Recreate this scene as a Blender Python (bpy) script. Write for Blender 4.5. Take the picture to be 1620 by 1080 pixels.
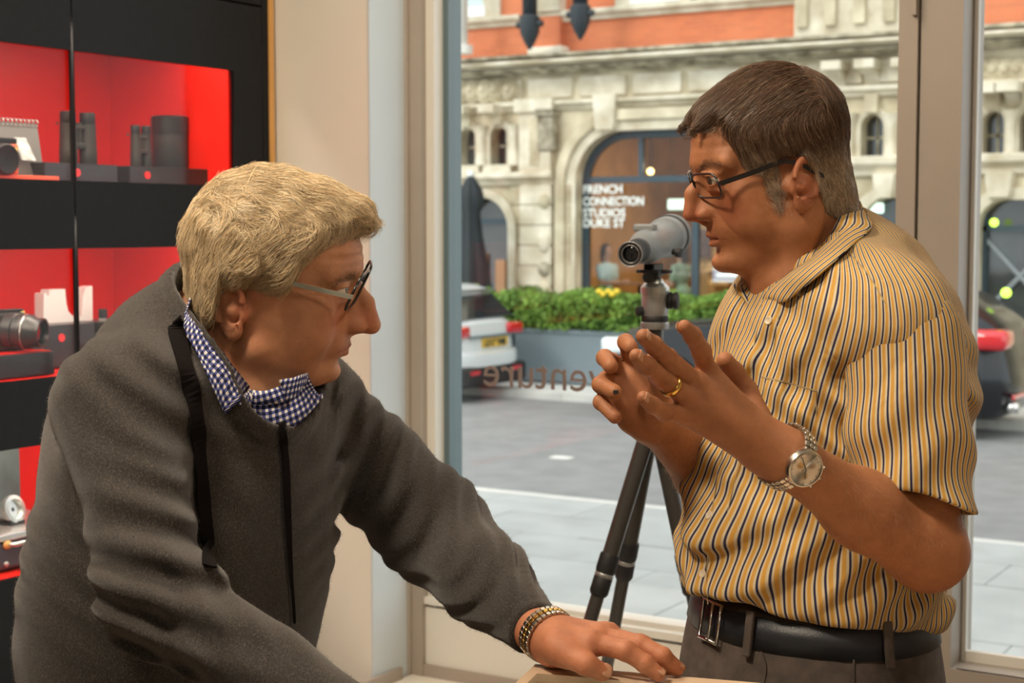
import bpy, bmesh, math, random
import numpy as np
from mathutils import Matrix, Vector, Quaternion
R = math.radians
random.seed(7); RNG = np.random.default_rng(7)
for o in list(bpy.data.objects): bpy.data.objects.remove(o)
scn = bpy.context.scene
COL = scn.collection
# ------------------------------------------------------------------ camera
CAMZ = 1.55; YAW = R(31.3); FPX = 2500.0; TILT = math.atan(182/2500)
cd = bpy.data.cameras.new('camera'); cam = bpy.data.objects.new('camera', cd); COL.objects.link(cam)
cd.sensor_width = 36; cd.lens = 36*FPX/1620; cd.clip_end = 200; cd.clip_start = .05
cam.location = (0, 0, CAMZ); cam.rotation_euler = (R(90)-TILT, 0, YAW)
cd.dof.use_dof = True; cd.dof.focus_distance = 1.84; cd.dof.aperture_fstop = 9.0; cd.dof.aperture_blades = 7
scn.camera = cam
# ------------------------------------------------------------------ world, lights, exposure
w = bpy.data.worlds.new('sky'); scn.world = w; w.use_nodes = True
wn = w.node_tree.nodes; wl = w.node_tree.links; bg = wn['Background']
tc = wn.new('ShaderNodeTexCoord'); wz = wn.new('ShaderNodeTexNoise'); wz.inputs['Scale'].default_value = 2.2; wz.inputs['Detail'].default_value = 4
wr = wn.new('ShaderNodeValToRGB'); wr.color_ramp.elements[0].color = (.82, .90, .97, 1); wr.color_ramp.elements[1].color = (1, 1, .97, 1)
wr.color_ramp.elements[0].position = .35; wr.color_ramp.elements[1].position = .65
wl.new(tc.outputs['Generated'], wz.inputs['Vector']); wl.new(wz.outputs['Fac'], wr.inputs['Fac']); wl.new(wr.outputs['Color'], bg.inputs['Color'])
bg.inputs['Strength'].default_value = 2.1
vs = scn.view_settings; vs.view_transform = 'Standard'; vs.look = 'None'; vs.gamma = 1; vs.use_curve_mapping = False; vs.exposure = 0.0
def area(name, loc, size, power, col, aim=None, sy=None, spread=180):
    l = bpy.data.lights.new(name, 'AREA'); l.energy = power; l.color = col; l.size = size; l.spread = R(spread)
    if sy: l.shape = 'RECTANGLE'; l.size_y = sy
    o = bpy.data.objects.new(name, l); COL.objects.link(o); o.location = loc
    if aim is not None: o.rotation_euler = (Vector(aim)-Vector(loc)).to_track_quat('-Z', 'Y').to_euler()
    return o
sunl = bpy.data.lights.new('sun', 'SUN'); sunl.energy = 1.3; sunl.angle = R(14); sunl.color = (1, .96, .88)
suno = bpy.data.objects.new('sun', sunl); COL.objects.link(suno); suno.rotation_euler = (R(52), 0, R(-20)); suno.location = (0, 5, 12)
WARM = (1.0, .84, .64)
area('ceiling_light_front', (-1.3, .5, 2.84), .3, 40, WARM, (-1.2, 1.6, 1.3))
area('ceiling_light_middle', (-1.7, 1.4, 2.84), .3, 18, WARM, (-1.5, 1.5, 1.2))
area('fill_light_rear', (.5, -.9, 2.84), .7, 10, (1, .86, .68), (-.6, 1.5, 1.0))  # unseen soft fill, added to lift the shaded sides
area('ceiling_light_cabinet', (-1.5, 2.5, 2.84), .4, 9, (1, .84, .62), (-2.3, 3.1, 1.6))
area('ceiling_light_side', (.2, 1.3, 2.84), .3, 10, WARM, (-.7, 1.8, 1.3))
# ------------------------------------------------------------------ helpers: pixels of the photograph to places at real distances
ca, sa = math.cos(YAW), math.sin(YAW)
FWD = Vector((-sa, ca, 0)); RGT = Vector((ca, sa, 0)); UP = Vector((0, 0, 1))
def ray(px, py):
    s = (px-810)/FPX; v = (540-py)/FPX
    f = math.cos(TILT)+math.sin(TILT)*v; z = -math.sin(TILT)+math.cos(TILT)*v
    return s/f, z/f                      # lateral and height per metre of forward distance
def P(px, py, d):                       # forward distance d
    s, z = ray(px, py); v = FWD*d+RGT*(s*d); v.z = CAMZ+z*d; return v
def PY(px, py, y):                      # on the plane world y
    s, z = ray(px, py); d = y/(ca+s*sa); return P(px, py, d)
def PX(px, py, x):
    s, z = ray(px, py); d = x/(-sa+s*ca); return P(px, py, d)
def PZ(px, py, z0):
    s, z = ray(px, py); return P(px, py, (z0-CAMZ)/z)
# ------------------------------------------------------------------ materials
def mat(name, col, rough=.5, metal=0, var=.0, vscale=20, bump=0, bscale=200, emit=None, es=0, spec=.5, coat=0, trans=0, detail=4, coord='Object', stretch=None, sss=0, col2=None, ior=None, alpha=1):
    m = bpy.data.materials.new(name); m.use_nodes = True; n = m.node_tree.nodes; l = m.node_tree.links
    b = n['Principled BSDF']; c = tuple(col)+(1,)
    b.inputs['Base Color'].default_value = c; b.inputs['Roughness'].default_value = rough; b.inputs['Metallic'].default_value = metal
    b.inputs['Specular IOR Level'].default_value = spec; b.inputs['Coat Weight'].default_value = coat
    b.inputs['Transmission Weight'].default_value = trans
    if ior: b.inputs['IOR'].default_value = ior
    if emit: b.inputs['Emission Color'].default_value = tuple(emit)+(1,); b.inputs['Emission Strength'].default_value = es
    if sss: b.inputs['Subsurface Weight'].default_value = sss; b.inputs['Subsurface Radius'].default_value = (.012, .005, .002); b.inputs['Subsurface Scale'].default_value = 1
    t = n.new('ShaderNodeTexCoord'); v = t.outputs[coord]
    if stretch:
        mp = n.new('ShaderNodeMapping'); mp.inputs['Scale'].default_value = stretch; l.new(v, mp.inputs['Vector']); v = mp.outputs['Vector']
    if var:
        z = n.new('ShaderNodeTexNoise'); z.inputs['Scale'].default_value = vscale; z.inputs['Detail'].default_value = detail; l.new(v, z.inputs['Vector'])
        r = n.new('ShaderNodeValToRGB'); r.color_ramp.elements[0].position = .32; r.color_ramp.elements[1].position = .68
        r.color_ramp.elements[0].color = tuple(min(1, x*(1-var)) for x in col)+(1,)
        r.color_ramp.elements[1].color = (tuple(col2)+(1,)) if col2 else tuple(min(1, x*(1+var)) for x in col)+(1,)
        l.new(z.outputs['Fac'], r.inputs['Fac']); l.new(r.outputs['Color'], b.inputs['Base Color'])
    if bump:
        z = n.new('ShaderNodeTexNoise'); z.inputs['Scale'].default_value = bscale; z.inputs['Detail'].default_value = 3; l.new(v, z.inputs['Vector'])
        u = n.new('ShaderNodeBump'); u.inputs['Strength'].default_value = bump; u.inputs['Distance'].default_value = .002; l.new(z.outputs['Fac'], u.inputs['Height']); l.new(u.outputs['Normal'], b.inputs['Normal'])
    return m
def glassmat(name, tint=(1, 1, 1), rough=0.0, refl=.03, grz=.9):
    m = bpy.data.materials.new(name); m.use_nodes = True; n = m.node_tree.nodes; l = m.node_tree.links; n.clear()
    o = n.new('ShaderNodeOutputMaterial'); mx = n.new('ShaderNodeMixShader'); tr = n.new('ShaderNodeBsdfTransparent'); g = n.new('ShaderNodeBsdfGlossy'); lw = n.new('ShaderNodeLayerWeight'); f = n.new('ShaderNodeMath'); f.operation = 'POWER'; f.inputs[1].default_value = 4.5
    lw.inputs['Blend'].default_value = .5; l.new(lw.outputs['Facing'], f.inputs[0]); f2 = n.new('ShaderNodeMath'); f2.operation = 'MULTIPLY_ADD'; f2.inputs[1].default_value = grz; f2.inputs[2].default_value = refl; l.new(f.outputs[0], f2.inputs[0]); f = f2
    g.inputs['Roughness'].default_value = rough; tr.inputs['Color'].default_value = tuple(tint)+(1,)
    l.new(f.outputs[0], mx.inputs[0]); l.new(tr.outputs[0], mx.inputs[1]); l.new(g.outputs[0], mx.inputs[2]); l.new(mx.outputs[0], o.inputs[0]); return m
# ------------------------------------------------------------------ mesh building
class MB:
    def __init__(s): s.v = []; s.f = []; s.u = {}
    def add(s, vs, fs):
        k = len(s.v); s.v += [tuple(x) for x in vs]; s.f += [tuple(i+k for i in f) for f in fs]; return s
    def box(s, x0, x1, y0, y1, z0, z1, M=None):
        vs = [Vector((x, y, z)) for x in (x0, x1) for y in (y0, y1) for z in (z0, z1)]
        if M is not None: vs = [M@q for q in vs]
        return s.add(vs, [(0, 1, 3, 2), (4, 6, 7, 5), (0, 4, 5, 1), (2, 3, 7, 6), (0, 2, 6, 4), (1, 5, 7, 3)])
    def rbox(s, x0, x1, y0, y1, z0, z1, r=.005, M=None, seg=2):       # box with rounded edges
        bm = bmesh.new(); bmesh.ops.create_cube(bm, size=1)
        for q in bm.verts: q.co = Vector(((x0+x1)/2+q.co.x*(x1-x0), (y0+y1)/2+q.co.y*(y1-y0), (z0+z1)/2+q.co.z*(z1-z0)))
        bmesh.ops.bevel(bm, geom=list(bm.edges), offset=r, segments=seg, profile=.5, affect='EDGES')
        vs = [(M@q.co if M is not None else q.co.copy()) for q in bm.verts]; bm.verts.index_update()
        fs = [[q.index for q in f.verts] for f in bm.faces]; bm.free(); return s.add(vs, fs)
    def tube(s, pts, rs, n=12, cap=True):
        pts = [Vector(p) for p in pts]
        if not hasattr(rs, '__len__'): rs = [rs]*len(pts)
        k = len(s.v); prev = None
        for i, p in enumerate(pts):
            d = (pts[min(i+1, len(pts)-1)]-pts[max(i-1, 0)]).normalized()
            if prev is None:
                a = Vector((0, 0, 1)) if abs(d.z) < .9 else Vector((1, 0, 0)); x = d.cross(a).normalized()
            else:
                x = (prev-d*prev.dot(d)).normalized()
            prev = x; y = d.cross(x)
            for j in range(n):
                t = 2*math.pi*j/n; s.v.append(tuple(p+(x*math.cos(t)+y*math.sin(t))*rs[i]))
        for i in range(len(pts)-1):
            for j in range(n):
                a = k+i*n+j; b = k+i*n+(j+1) % n; s.f.append((a, b, b+n, a+n))
        if cap: s.f.append(tuple(k+j for j in range(n))[::-1]); s.f.append(tuple(k+(len(pts)-1)*n+j for j in range(n)))
        return s
    def lathe(s, prof, M, n=24):          # prof: (radius, height) along local z
        k = len(s.v); m = len(prof)
        for r, h in prof:
            for j in range(n):
                t = 2*math.pi*j/n; s.v.append(tuple(M@Vector((r*math.cos(t), r*math.sin(t), h))))
        for i in range(m-1):
            for j in range(n):
                a = k+i*n+j; b = k+i*n+(j+1) % n; s.f.append((a, b, b+n, a+n))
        s.f.append(tuple(k+j for j in range(n))[::-1]); s.f.append(tuple(k+(m-1)*n+j for j in range(n))); return s
    def sph(s, c, r, n=12, m=8, M=None):
        c = Vector(c); r = Vector((r, r, r)) if not hasattr(r, '__len__') else Vector(r)
        k = len(s.v); q = []
        for i in range(1, m):
            a = math.pi*i/m
            for j in range(n):
                t = 2*math.pi*j/n; q.append(Vector((math.sin(a)*math.cos(t)*r.x, math.sin(a)*math.sin(t)*r.y, math.cos(a)*r.z)))
        q += [Vector((0, 0, r.z)), Vector((0, 0, -r.z))]
        s.v += [tuple(c+(M@x if M is not None else x)) for x in q]
        for i in range(m-2):
            for j in range(n):
                a = k+i*n+j; b = k+i*n+(j+1) % n; s.f.append((a, a+n, b+n, b))
        T = k+(m-1)*n
        for j in range(n):
            s.f.append((T, k+j, k+(j+1) % n)); s.f.append((T+1, k+(m-2)*n+(j+1) % n, k+(m-2)*n+j))
        return s
    def prism(s, poly, M, t0, t1):        # polygon in local xy, extruded along local z
        k = len(s.v); n = len(poly)
        for t in (t0, t1):
            for x, y in poly: s.v.append(tuple(M@Vector((x, y, t))))
        s.f.append(tuple(k+i for i in range(n))[::-1]); s.f.append(tuple(k+n+i for i in range(n)))
        for i in range(n): j = (i+1) % n; s.f.append((k+i, k+j, k+n+j, k+n+i))
        return s
    def build(s, name, m, parent=None, smooth=False):
        me = bpy.data.meshes.new(name); me.from_pydata(s.v, [], s.f); me.update()
        return link(name, me, m, parent, smooth)
def link(name, me, m, parent=None, smooth=False):
    o = bpy.data.objects.new(name, me); COL.objects.link(o)
    if m: me.materials.append(m)
    if smooth:
        me.shade_smooth() if smooth is True else me.shade_smooth()
        if smooth is not True:
            try: me.set_sharp_from_angle(angle=R(smooth))
            except Exception: pass
    if parent is not None: o.parent = parent; o.matrix_parent_inverse = Matrix.Translation(-ROOT(parent))
    return o
def ROOT(o): return Vector(o.location) if o.parent is None else Vector((0, 0, 0))
def empty(name, loc, label=None, cat=None, group=None):
    o = bpy.data.objects.new(name, None); COL.objects.link(o); o.location = loc; o.empty_display_size = .1
    return tag(o, label, cat, group)
def tag(o, label=None, cat=None, group=None, kind=None):
    if label: o['label'] = label
    if cat: o['category'] = cat
    if group: o['group'] = group
    if kind: o['kind'] = kind
    return o
def struct(o): o['kind'] = 'structure'; return o
def plate(outer, holes, M, t0, t1, res=None):       # flat plate with holes, local xy plane, from height t0 to t1
    cu = bpy.data.curves.new('tmp', 'CURVE'); cu.dimensions = '2D'; cu.fill_mode = 'BOTH'; cu.extrude = abs(t1-t0)/2
    for poly in [outer]+list(holes):
        sp = cu.splines.new('POLY'); sp.points.add(len(poly)-1); sp.use_cyclic_u = True
        for i, (x, y) in enumerate(poly): sp.points[i].co = (x, y, 0, 1)
    ob = bpy.data.objects.new('tmp', cu); me = bpy.data.meshes.new_from_object(ob)
    me.transform(M@Matrix.Translation((0, 0, (t0+t1)/2))); bpy.data.objects.remove(ob); bpy.data.curves.remove(cu)
    return me
def copy_tree(o, parent=None):
    c = o.copy(); COL.objects.link(c); c.parent = parent
    for ch in o.children: copy_tree(ch, c)
    return c
def frame(o, z, x=None):                  # matrix with given local z axis
    z = Vector(z).normalized(); x = Vector(x) if x is not None else (Vector((0, 0, 1)) if abs(z.z) < .9 else Vector((1, 0, 0)))
    x = (x-z*x.dot(z)).normalized(); y = z.cross(x); return Matrix.Translation(Vector(o))@Matrix((x, y, z)).transposed().to_4x4()
XZ = Matrix(((1, 0, 0, 0), (0, 0, 1, 0), (0, 1, 0, 0), (0, 0, 0, 1)))      # local (x,y,z) -> world (x,z,y)
YZ = Matrix(((0, 0, 1, 0), (1, 0, 0, 0), (0, 1, 0, 0), (0, 0, 0, 1)))      # local (x,y,z) -> world (z,x,y)
def text(name, body, m, M, size, parent=None, ext=.001, align='LEFT', bold=0):
    cu = bpy.data.curves.new(name, 'FONT'); cu.body = body; cu.size = size; cu.extrude = ext; cu.align_x = align; cu.offset = bold; cu.resolution_u = 3
    ob = bpy.data.objects.new('tmp', cu); me = bpy.data.meshes.new_from_object(ob); bpy.data.objects.remove(ob); me.transform(M)
    return link(name, me, m, parent)
# ================================================================== the shop interior
m_black = mat('cabinet_black', (.010, .011, .013), .6, spec=.18, var=.12, vscale=60)
m_red = mat('niche_red', (.78, .016, .010), .35, spec=.4)
m_cream = mat('cream_paint', (.76, .72, .64), .7, var=.03, vscale=3, bump=.1, bscale=300)
m_daylit = mat('white_paint_daylit', (.56, .62, .66), .6, var=.03, vscale=3, bump=.1, bscale=300)  # blue of the window daylight is mixed into this wall colour
m_frame = mat('beige_frame_paint_shaded', (.36, .31, .26), .5, var=.04, vscale=5)  # beige darkened to carry the shade of frames facing the room
m_framel = mat('pale_frame_paint', (.72, .70, .64), .45)
m_steel = mat('grey_steel', (.10, .15, .17), .45)
m_wood = mat('orange_oak', (.62, .33, .10), .5, var=.15, vscale=30, stretch=(1, 1, .1))
m_floor = mat('floor_oak', (.30, .22, .15), .45, var=.2, vscale=8, stretch=(1, 6, 1))
m_ceil = mat('ceiling_paint', (.75, .74, .7), .8, var=.02)
m_glass = glassmat('clear_glass', (.97, .985, .98))
m_cabglass = glassmat('cabinet_glass', (.98, .97, .97), refl=.008)
m_dark = mat('dark_rubber', (.012, .012, .013), .6)
m_chrome = mat('chrome', (.75, .75, .72), .18, 1)
m_gold = mat('gold', (.85, .55, .16), .2, 1)
GY = 3.36; CX = -2.6; PYF = 3.13
CZ = 2.9
struct(MB().box(-3.3, 2.8, -3.1, 3.7, -.12, 0).build('floor', m_floor))
struct(MB().box(-3.3, 2.8, -3.1, 3.7, CZ, CZ+.15).build('ceiling', m_ceil))
struct(MB().box(-3.3, -3.15, -3.1, 3.7, 0, CZ).build('wall_left', m_cream))
struct(MB().box(2.65, 2.8, -3.1, 3.7, 0, CZ).build('wall_right', m_cream))
struct(MB().box(-3.15, 2.65, -3.1, -2.95, 0, CZ).build('wall_back', m_cream))
xr = PY(585, 500, PYF).x                     # pillar corner
xw0 = PY(705, 400, GY).x; xw1 = PY(1441, 400, GY).x; xd0 = PY(1475, 300, GY).x; xd1 = PY(1542, 400, GY).x
zg = PY(880, 955, GY).z; zd = PY(1560, 1023, GY).z
# pillar: cream face to the room, white reveal with daylight painted into its colour
struct(MB().box(-3.15, xr-.001, PYF+.004, 3.385, 0, CZ).box(-3.15, -2.75, 3.385, 3.7, 0, CZ).build('wall_pillar', m_cream))
struct(MB().box(xr-.001, xr+.004, PYF, 3.30, 0, CZ).build('trim_reveal', m_daylit))
# window wall below and beside glass
struct(MB().box(xr, xd0-.004, 3.30, 3.385, 0, zg-.04).build('wall_front', m_framel))
struct(MB().box(xr, 2.65, 3.28, 3.66, 2.72, CZ).build('trim_head', m_framel))
struct(MB().box(xr+.004, xr+.014, 3.275, 3.30, 0, 2.72).box(xr+.014, xr+.046, 3.285, 3.31, 0, 2.72).build('trim_jamb', m_frame))
# window frame: four members and glass
wf = struct(empty('window_1', (0, GY, zg)))
MB().box(xr+.045, xw0+.0, 3.31, 3.362, zg-.04, 2.72).build('frame_stile', m_framel, wf)
MB().box(xw0-.01, xw0+.016, 3.35, 3.41, zg-.04, 2.72).build('frame_stile', m_steel, wf)
MB().box(xw1, xd0-.004, 3.25, 3.42, 0, 2.72).build('frame_stile', m_frame, wf)
MB().box(xw0-.04, xw1, 3.292, 3.42, zg-.03, zg-.012).box(xw0, xw1, 3.32, 3.35, zg-.012, zg).build('sill', m_framel, wf)
MB().box(xw0, xw1, 3.352, 3.364, zg-.02, 2.72).build('pane', m_glass, wf)
MB().box(xd0-.014, xd0-.004, 3.235, 3.25, PY(1470, 22, 3.24).z, 2.6).build('hinge', m_frame, wf)
xq1 = xd1+1.0; sc = .9
dr = struct(empty('door_1', (xd0, GY, 0)))
# the glazed door: stiles, rails, beads, pane
MB().box(xd0, xd1-.006, 3.26, 3.42, .01, 2.7).build('stile', m_frame, dr)
MB().box(xq1, xq1+.09, 3.26, 3.42, .01, 2.7).build('stile', m_frame, dr)
MB().box(xd1-.006, xq1, 3.26, 3.42, .01, zd-.03).build('bottom_rail', m_frame, dr)
MB().box(xd1-.006, xq1, 3.26, 3.42, 2.6, 2.7).build('top_rail', m_frame, dr)
MB().box(xd1-.004, xd1+.005, 3.335, 3.351, zd-.03, 2.6).box(xd1+.004, xq1, 3.335, 3.351, zd-.03, zd-.008).box(xd1+.005, xq1, 3.262, 3.272, zd-.04, zd-.03).build('glazing_bead', m_framel, dr)
MB().box(xd1, xq1, 3.352, 3.364, zd-.02, 2.6).build('pane', m_glass, dr)
MB().tube([(xq1+.04, 3.2, .95), (xq1+.04, 3.2, 1.25)], .012).tube([(xq1+.04, 3.2, .97), (xq1+.04, 3.27, .97)], .009).tube([(xq1+.04, 3.2, 1.23), (xq1+.04, 3.27, 1.23)], .009).build('pull_handle', m_chrome, dr, True)
struct(MB().box(xq1+.1, 2.65, 3.28, 3.66, 0, 2.72).build('wall_front_right', m_cream))
# platform under the window, and skirting
zp = PY(700, 1072, 3.3).z
struct(MB().box(xr+.01, xd0-.02, 2.2, 3.30, 0, zp).build('trim_platform', m_cream))
struct(MB().box(xr+.005, xr+.016, 2.2, 3.24, zp, zp+.03).box(xr+.016, xd0-.02, 3.288, 3.30, zp, zp+.03).build('baseboard_window', m_frame))
# vinyl word on the glass, seen from the inside (mirrored)
tl = PY(765, 612, GY-.012); tr_ = PY(946, 615, GY-.012)
mv = mat('brown_vinyl', (.22, .17, .15), .5)
body = 'adventure'
cu = bpy.data.curves.new('t', 'FONT'); cu.body = body; cu.size = 1; ob_ = bpy.data.objects.new('t', cu); me_ = bpy.data.meshes.new_from_object(ob_)
xs = [q.co.x for q in me_.vertices]; wd = max(xs)
cu.body = 'ad'; me2 = bpy.data.meshes.new_from_object(ob_); w2 = max(q.co.x for q in me2.vertices)
bpy.data.objects.remove(ob_)
sz = (tr_.x-tl.x)/(wd-w2-.03)
tw = text('window_lettering', body, mv, Matrix.Translation((tl.x+wd*sz*1.08, GY-.012, tl.z+.004))@Matrix.Diagonal((-1.08, 1, 1.08, 1))@XZ.copy()@Matrix.Diagonal((1, 1, -1, 1)), sz, ext=.0006)
tag(tw, 'brown mirrored lettering reading adventure stuck low on the shop window glass', 'lettering')

# ------------------------------------------------------------------ display cabinet
yc = lambda p: PX(p, 300, CX).y
y_r = yc(428); y_s = yc(118.5); y_in = yc(372); y_l = y_s-1.1
def zc(px_, py_): return PX(px_, py_, CX).z
ztop1 = zc(372, 112); zbot1 = zc(345, 293); ztop2 = zc(250, 391); zbot2 = zc(95, 595); ztop3 = zc(70, 703); zbot3 = zc(60, 905)
cab = empty('display_cabinet', (CX-.25, y_s, 0), 'tall black display cabinet with glazed red-lined niches on the left wall', 'cabinet')
D = CX-.42
z_niche = [(zbot1, ztop1), (zbot2, ztop2), (zbot3, ztop3)]
def cabfront(ya, yb, name, ins0, ins1):
    holes = [[(ya+ins0, a), (yb-ins1, a), (yb-ins1, b), (ya+ins0, b)] for a, b in z_niche]
    me = plate([(ya, .08), (yb, .08), (yb, zc(428, 15)), (ya, zc(428, 15))], holes, YZ, CX-.006, CX)
    return link(name, me, m_black, cab)
cabfront(y_l+.002, y_s-.0025, 'door', .10, .003)
cabfront(y_s+.0025, y_r-.028, 'door', .003, y_r-.028-y_in)
cabfront(y_l-1.2, y_l-.002, 'door', .10, .10)
ztp = zc(428, 15)
MB().box(CX-.018, CX, y_l-1.2, y_s-.0025, ztp+.006, 2.6).box(CX-.018, CX, y_s+.0025, y_r-.028, ztp+.006, 2.6).build('fascia', m_black, cab)
MB().box(CX-.40, CX, y_r-.025, y_r-.003, 0, 2.6).box(CX-.40, CX, y_l-1.22, y_l-1.2, 0, 2.6).box(CX-.4, CX-.02, y_l-1.2, y_r-.025, 0, .08).box(CX-.4, CX-.02, y_l-1.2, y_r-.025, 2.59, 2.6).build('carcass', m_black, cab)
MB().box(CX-.3, CX+.006, y_r-.003, y_r+.012, 0, 2.6).build('edge_strip', m_wood, cab)
mkr = MB()
for i, (a, b) in enumerate(z_niche):
    MB().box(D-.01, D, y_l-1.2, y_r-.025, a-.02, b+.09).box(D, CX-.02, y_in+.002, y_in+.012, a-.02, b+.09).box(D, CX-.02, y_l-1.2, y_in+.01, a-.014, a-.002).box(D, CX-.02, y_l-1.2, y_in+.01, b+.085, b+.095).build('niche_lining', m_red, cab)
    for (ya, yb) in ((y_s+.003, y_in), (y_l+.1, y_s-.003)):
        MB().box(CX-.012, CX-.007, ya, yb, a, b).build('glass_pane', m_cabglass, cab)
    o = area('niche_light', (CX-.06, (y_s+y_in)/2-.3, b+.078), .05, 4.6, (1, .86, .7), (D+.2, (y_s+y_in)/2-.3, 0), sy=1.3)
    MB().box(CX-.09, CX-.03, y_s-.5, y_in-.1, b+.079, b+.084).build('light_strip', m_framel, cab)
for o in [o for o in bpy.data.objects if o.name.startswith('niche_light')]: o.rotation_euler = (0, 0, 0)

def CXP(px_, py_, x): return PX(px_, py_, x)
m_plinth = mat('plinth_black', (.02, .018, .017), .3)
m_bbody = mat('optics_black', (.035, .032, .028), .5, bump=.3, bscale=900)
m_reddot = mat('red_dot', (.9, .03, .03), .3)
m_salmon = mat('salmon', (.85, .20, .10), .45)
m_paper = mat('white_acrylic', (.85, .84, .82), .4)
m_grey = mat('grey_card', (.16, .16, .15), .6)
m_lens = mat('lens_glass', (.01, .012, .015), .05, coat=1)
m_silver = mat('silver_trim', (.62, .66, .64), .3, .8)
S1 = zbot1
def plinth(pxa, pxb, pyt, x0, x1, zb, label, group=None):
    a = PX(pxa, pyt, x1); b = PX(pxb, pyt, x1)
    o = MB().rbox(x0, x1, a.y, b.y, zb, a.z, .002).build('display_plinth', m_plinth)
    tag(o, label, 'plinth'); return a.y, b.y, a.z
xf = CX-.09
p1 = plinth(70, 186, 256, xf-.16, xf, S1, 'glossy black plinth under the tall binoculars, upper niche')
p2 = plinth(205, 330, 262, xf-.18, xf, S1, 'glossy black plinth under the small binoculars and round case, upper niche')
def reddot(px_, py_, x, r, lab):
    c = PX(px_, py_, x); o = MB().lathe([(r, 0), (r, .002)], frame(c, (1, 0, 0)), 16).build('logo_badge', m_reddot); tag(o, lab, 'badge')
reddot(122, 273, xf, .009, 'round red badge on the plinth of the tall binoculars')
reddot(233, 277, xf, .009, 'round red badge on the plinth of the small binoculars')
# tall binoculars standing on their objectives
def binoc(pxs, pyt, zb, x, rad, name_l, dy2):
    t = PX(pxs[0], pyt, x); b0 = PX(pxs[1], pyt, x); h = t.z-zb
    bn = empty('binoculars', (x, (t.y+b0.y)/2, zb), name_l, 'binoculars')
    for c in (t, b0):
        M = Matrix.Translation((x, c.y, zb))
        MB().lathe([(rad*.9, 0), (rad, .004), (rad, h*.28), (rad*.97, h*.3), (rad*.93, h*.55), (rad*.9, h*.78)], M, 20).build('barrel', m_bbody, bn, 40)
        MB().lathe([(rad*.82, h*.78), (rad*.86, h*.8), (rad*.86, h*.97), (rad*.78, h), (rad*.55, h), (rad*.5, h*.97)], M, 20).build('eyecup', m_dark, bn, 40)
    ya, yb = sorted((t.y, b0.y))
    MB().rbox(x-.012, x+.012, ya, yb, zb+h*.3, zb+h*.42, .003).rbox(x-.01, x+.01, ya, yb, zb+h*.66, zb+h*.74, .003).tube([(x, (ya+yb)/2, zb+h*.3), (x, (ya+yb)/2, zb+h*.8)], .009).build('hinge', m_bbody, bn)
    MB().tube([(x-.012, ya-rad, zb+h*.77), (x-.005, ya-rad-.006, zb+h*.77)], .003).build('strap_lug', m_bbody, bn)
binoc((107, 138), 176, p1[2], xf-.08, .021, 'pair of tall dark binoculars standing upright behind the door joint', .05)
binoc((214, 231), 198, p2[2], xf-.05, .0135, 'pair of small compact binoculars beside the round black case', .03)
c = PX(270, 262, xf-.1); t = PX(270, 184, xf-.1); hh = t.z-p2[2]
cs = empty('lens_case', (c.x, c.y, p2[2]), 'tall round black leather case beside the small binoculars', 'case')
MB().lathe([(.042, 0), (.045, .004), (.045, hh*.66)], Matrix.Translation((c.x, c.y, p2[2])), 28).build('tub', m_bbody, cs, 40)
MB().lathe([(.047, hh*.66), (.047, hh*.97), (.043, hh), (.001, hh)], Matrix.Translation((c.x, c.y, p2[2])), 28).build('lid', m_plinth, cs, 40)
MB().rbox(c.x+.044, c.x+.049, c.y-.006, c.y+.006, p2[2]+hh*.55, p2[2]+hh*.72, .001).build('clasp', m_plinth, cs)
# spiral easel calendar with card, and salmon camera
q0 = PX(0, 280, xf-.03); q1 = PX(71, 280, xf-.03); q2 = PX(56, 196, xf-.08); q3 = PX(-60, 188, xf-.08)
ec = empty('easel_book', (xf-.05, q1.y-.1, S1), 'grey spiral-bound easel book with a white printed card, upper niche', 'book')
MB().add([(xf-.03, q1.y-.24, S1), (xf-.03, q1.y, S1), (xf-.075, q2.y, q2.z), (xf-.075, q1.y-.24, q2.z), (xf-.12, q1.y-.24, S1), (xf-.12, q1.y, S1)], [(0, 1, 2, 3), (1, 5, 2), (5, 4, 3, 2), (4, 0, 3), (0, 4, 5, 1)]).build('cover', m_grey, ec)
rb = MB()
for i in range(18): 
    yy = q2.y-.004-i*.012; rb.tube([(xf-.075+.008*math.cos(a), yy, q2.z+.008*math.sin(a)) for a in [k*math.pi/4 for k in range(8)]], .0018, 6)
rb.build('spiral_binding', m_silver, ec, True)
k0 = PX(23, 217, xf-.05); k1 = PX(56, 254, xf-.03)
MB().add([(xf-.028, k0.y, k1.z), (xf-.028, k1.y, k1.z), (xf-.05, k1.y-.008, k0.z), (xf-.05, k0.y, k0.z), (xf-.030, k0.y, k1.z), (xf-.030, k1.y, k1.z), (xf-.052, k1.y-.008, k0.z), (xf-.052, k0.y, k0.z)], [(0, 1, 2, 3), (7, 6, 5, 4), (0, 4, 5, 1), (1, 5, 6, 2), (2, 6, 7, 3), (3, 7, 4, 0)]).build('printed_card', mat('card_print', (.62, .78, .76), .5, var=.45, vscale=60, col2=(.9, .95, .92)), ec)
e1 = PX(24, 220, xf); e0 = PX(-60, 220, xf)
cm = empty('compact_camera', (xf, e1.y-.06, S1), 'salmon compact camera with a black round lens at the left frame edge', 'camera')
MB().rbox(xf-.02, xf+.01, e1.y-.12, e1.y, S1+.012, PX(24, 228, xf).z, .004).build('camera_body', m_salmon, cm)
MB().rbox(xf-.018, xf+.008, e1.y-.12, e1.y-.002, PX(24, 228, xf).z, PX(24, 219, xf).z, .002).build('top_plate', m_dark, cm)
lc = PX(3, 252, xf+.015)
MB().lathe([(.034, 0), (.034, .02), (.03, .024), (.022, .02), (.001, .014)], frame((xf+.01, lc.y, lc.z), (1, 0, 0)), 28).build('lens_barrel', m_dark, cm, 40)
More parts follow.
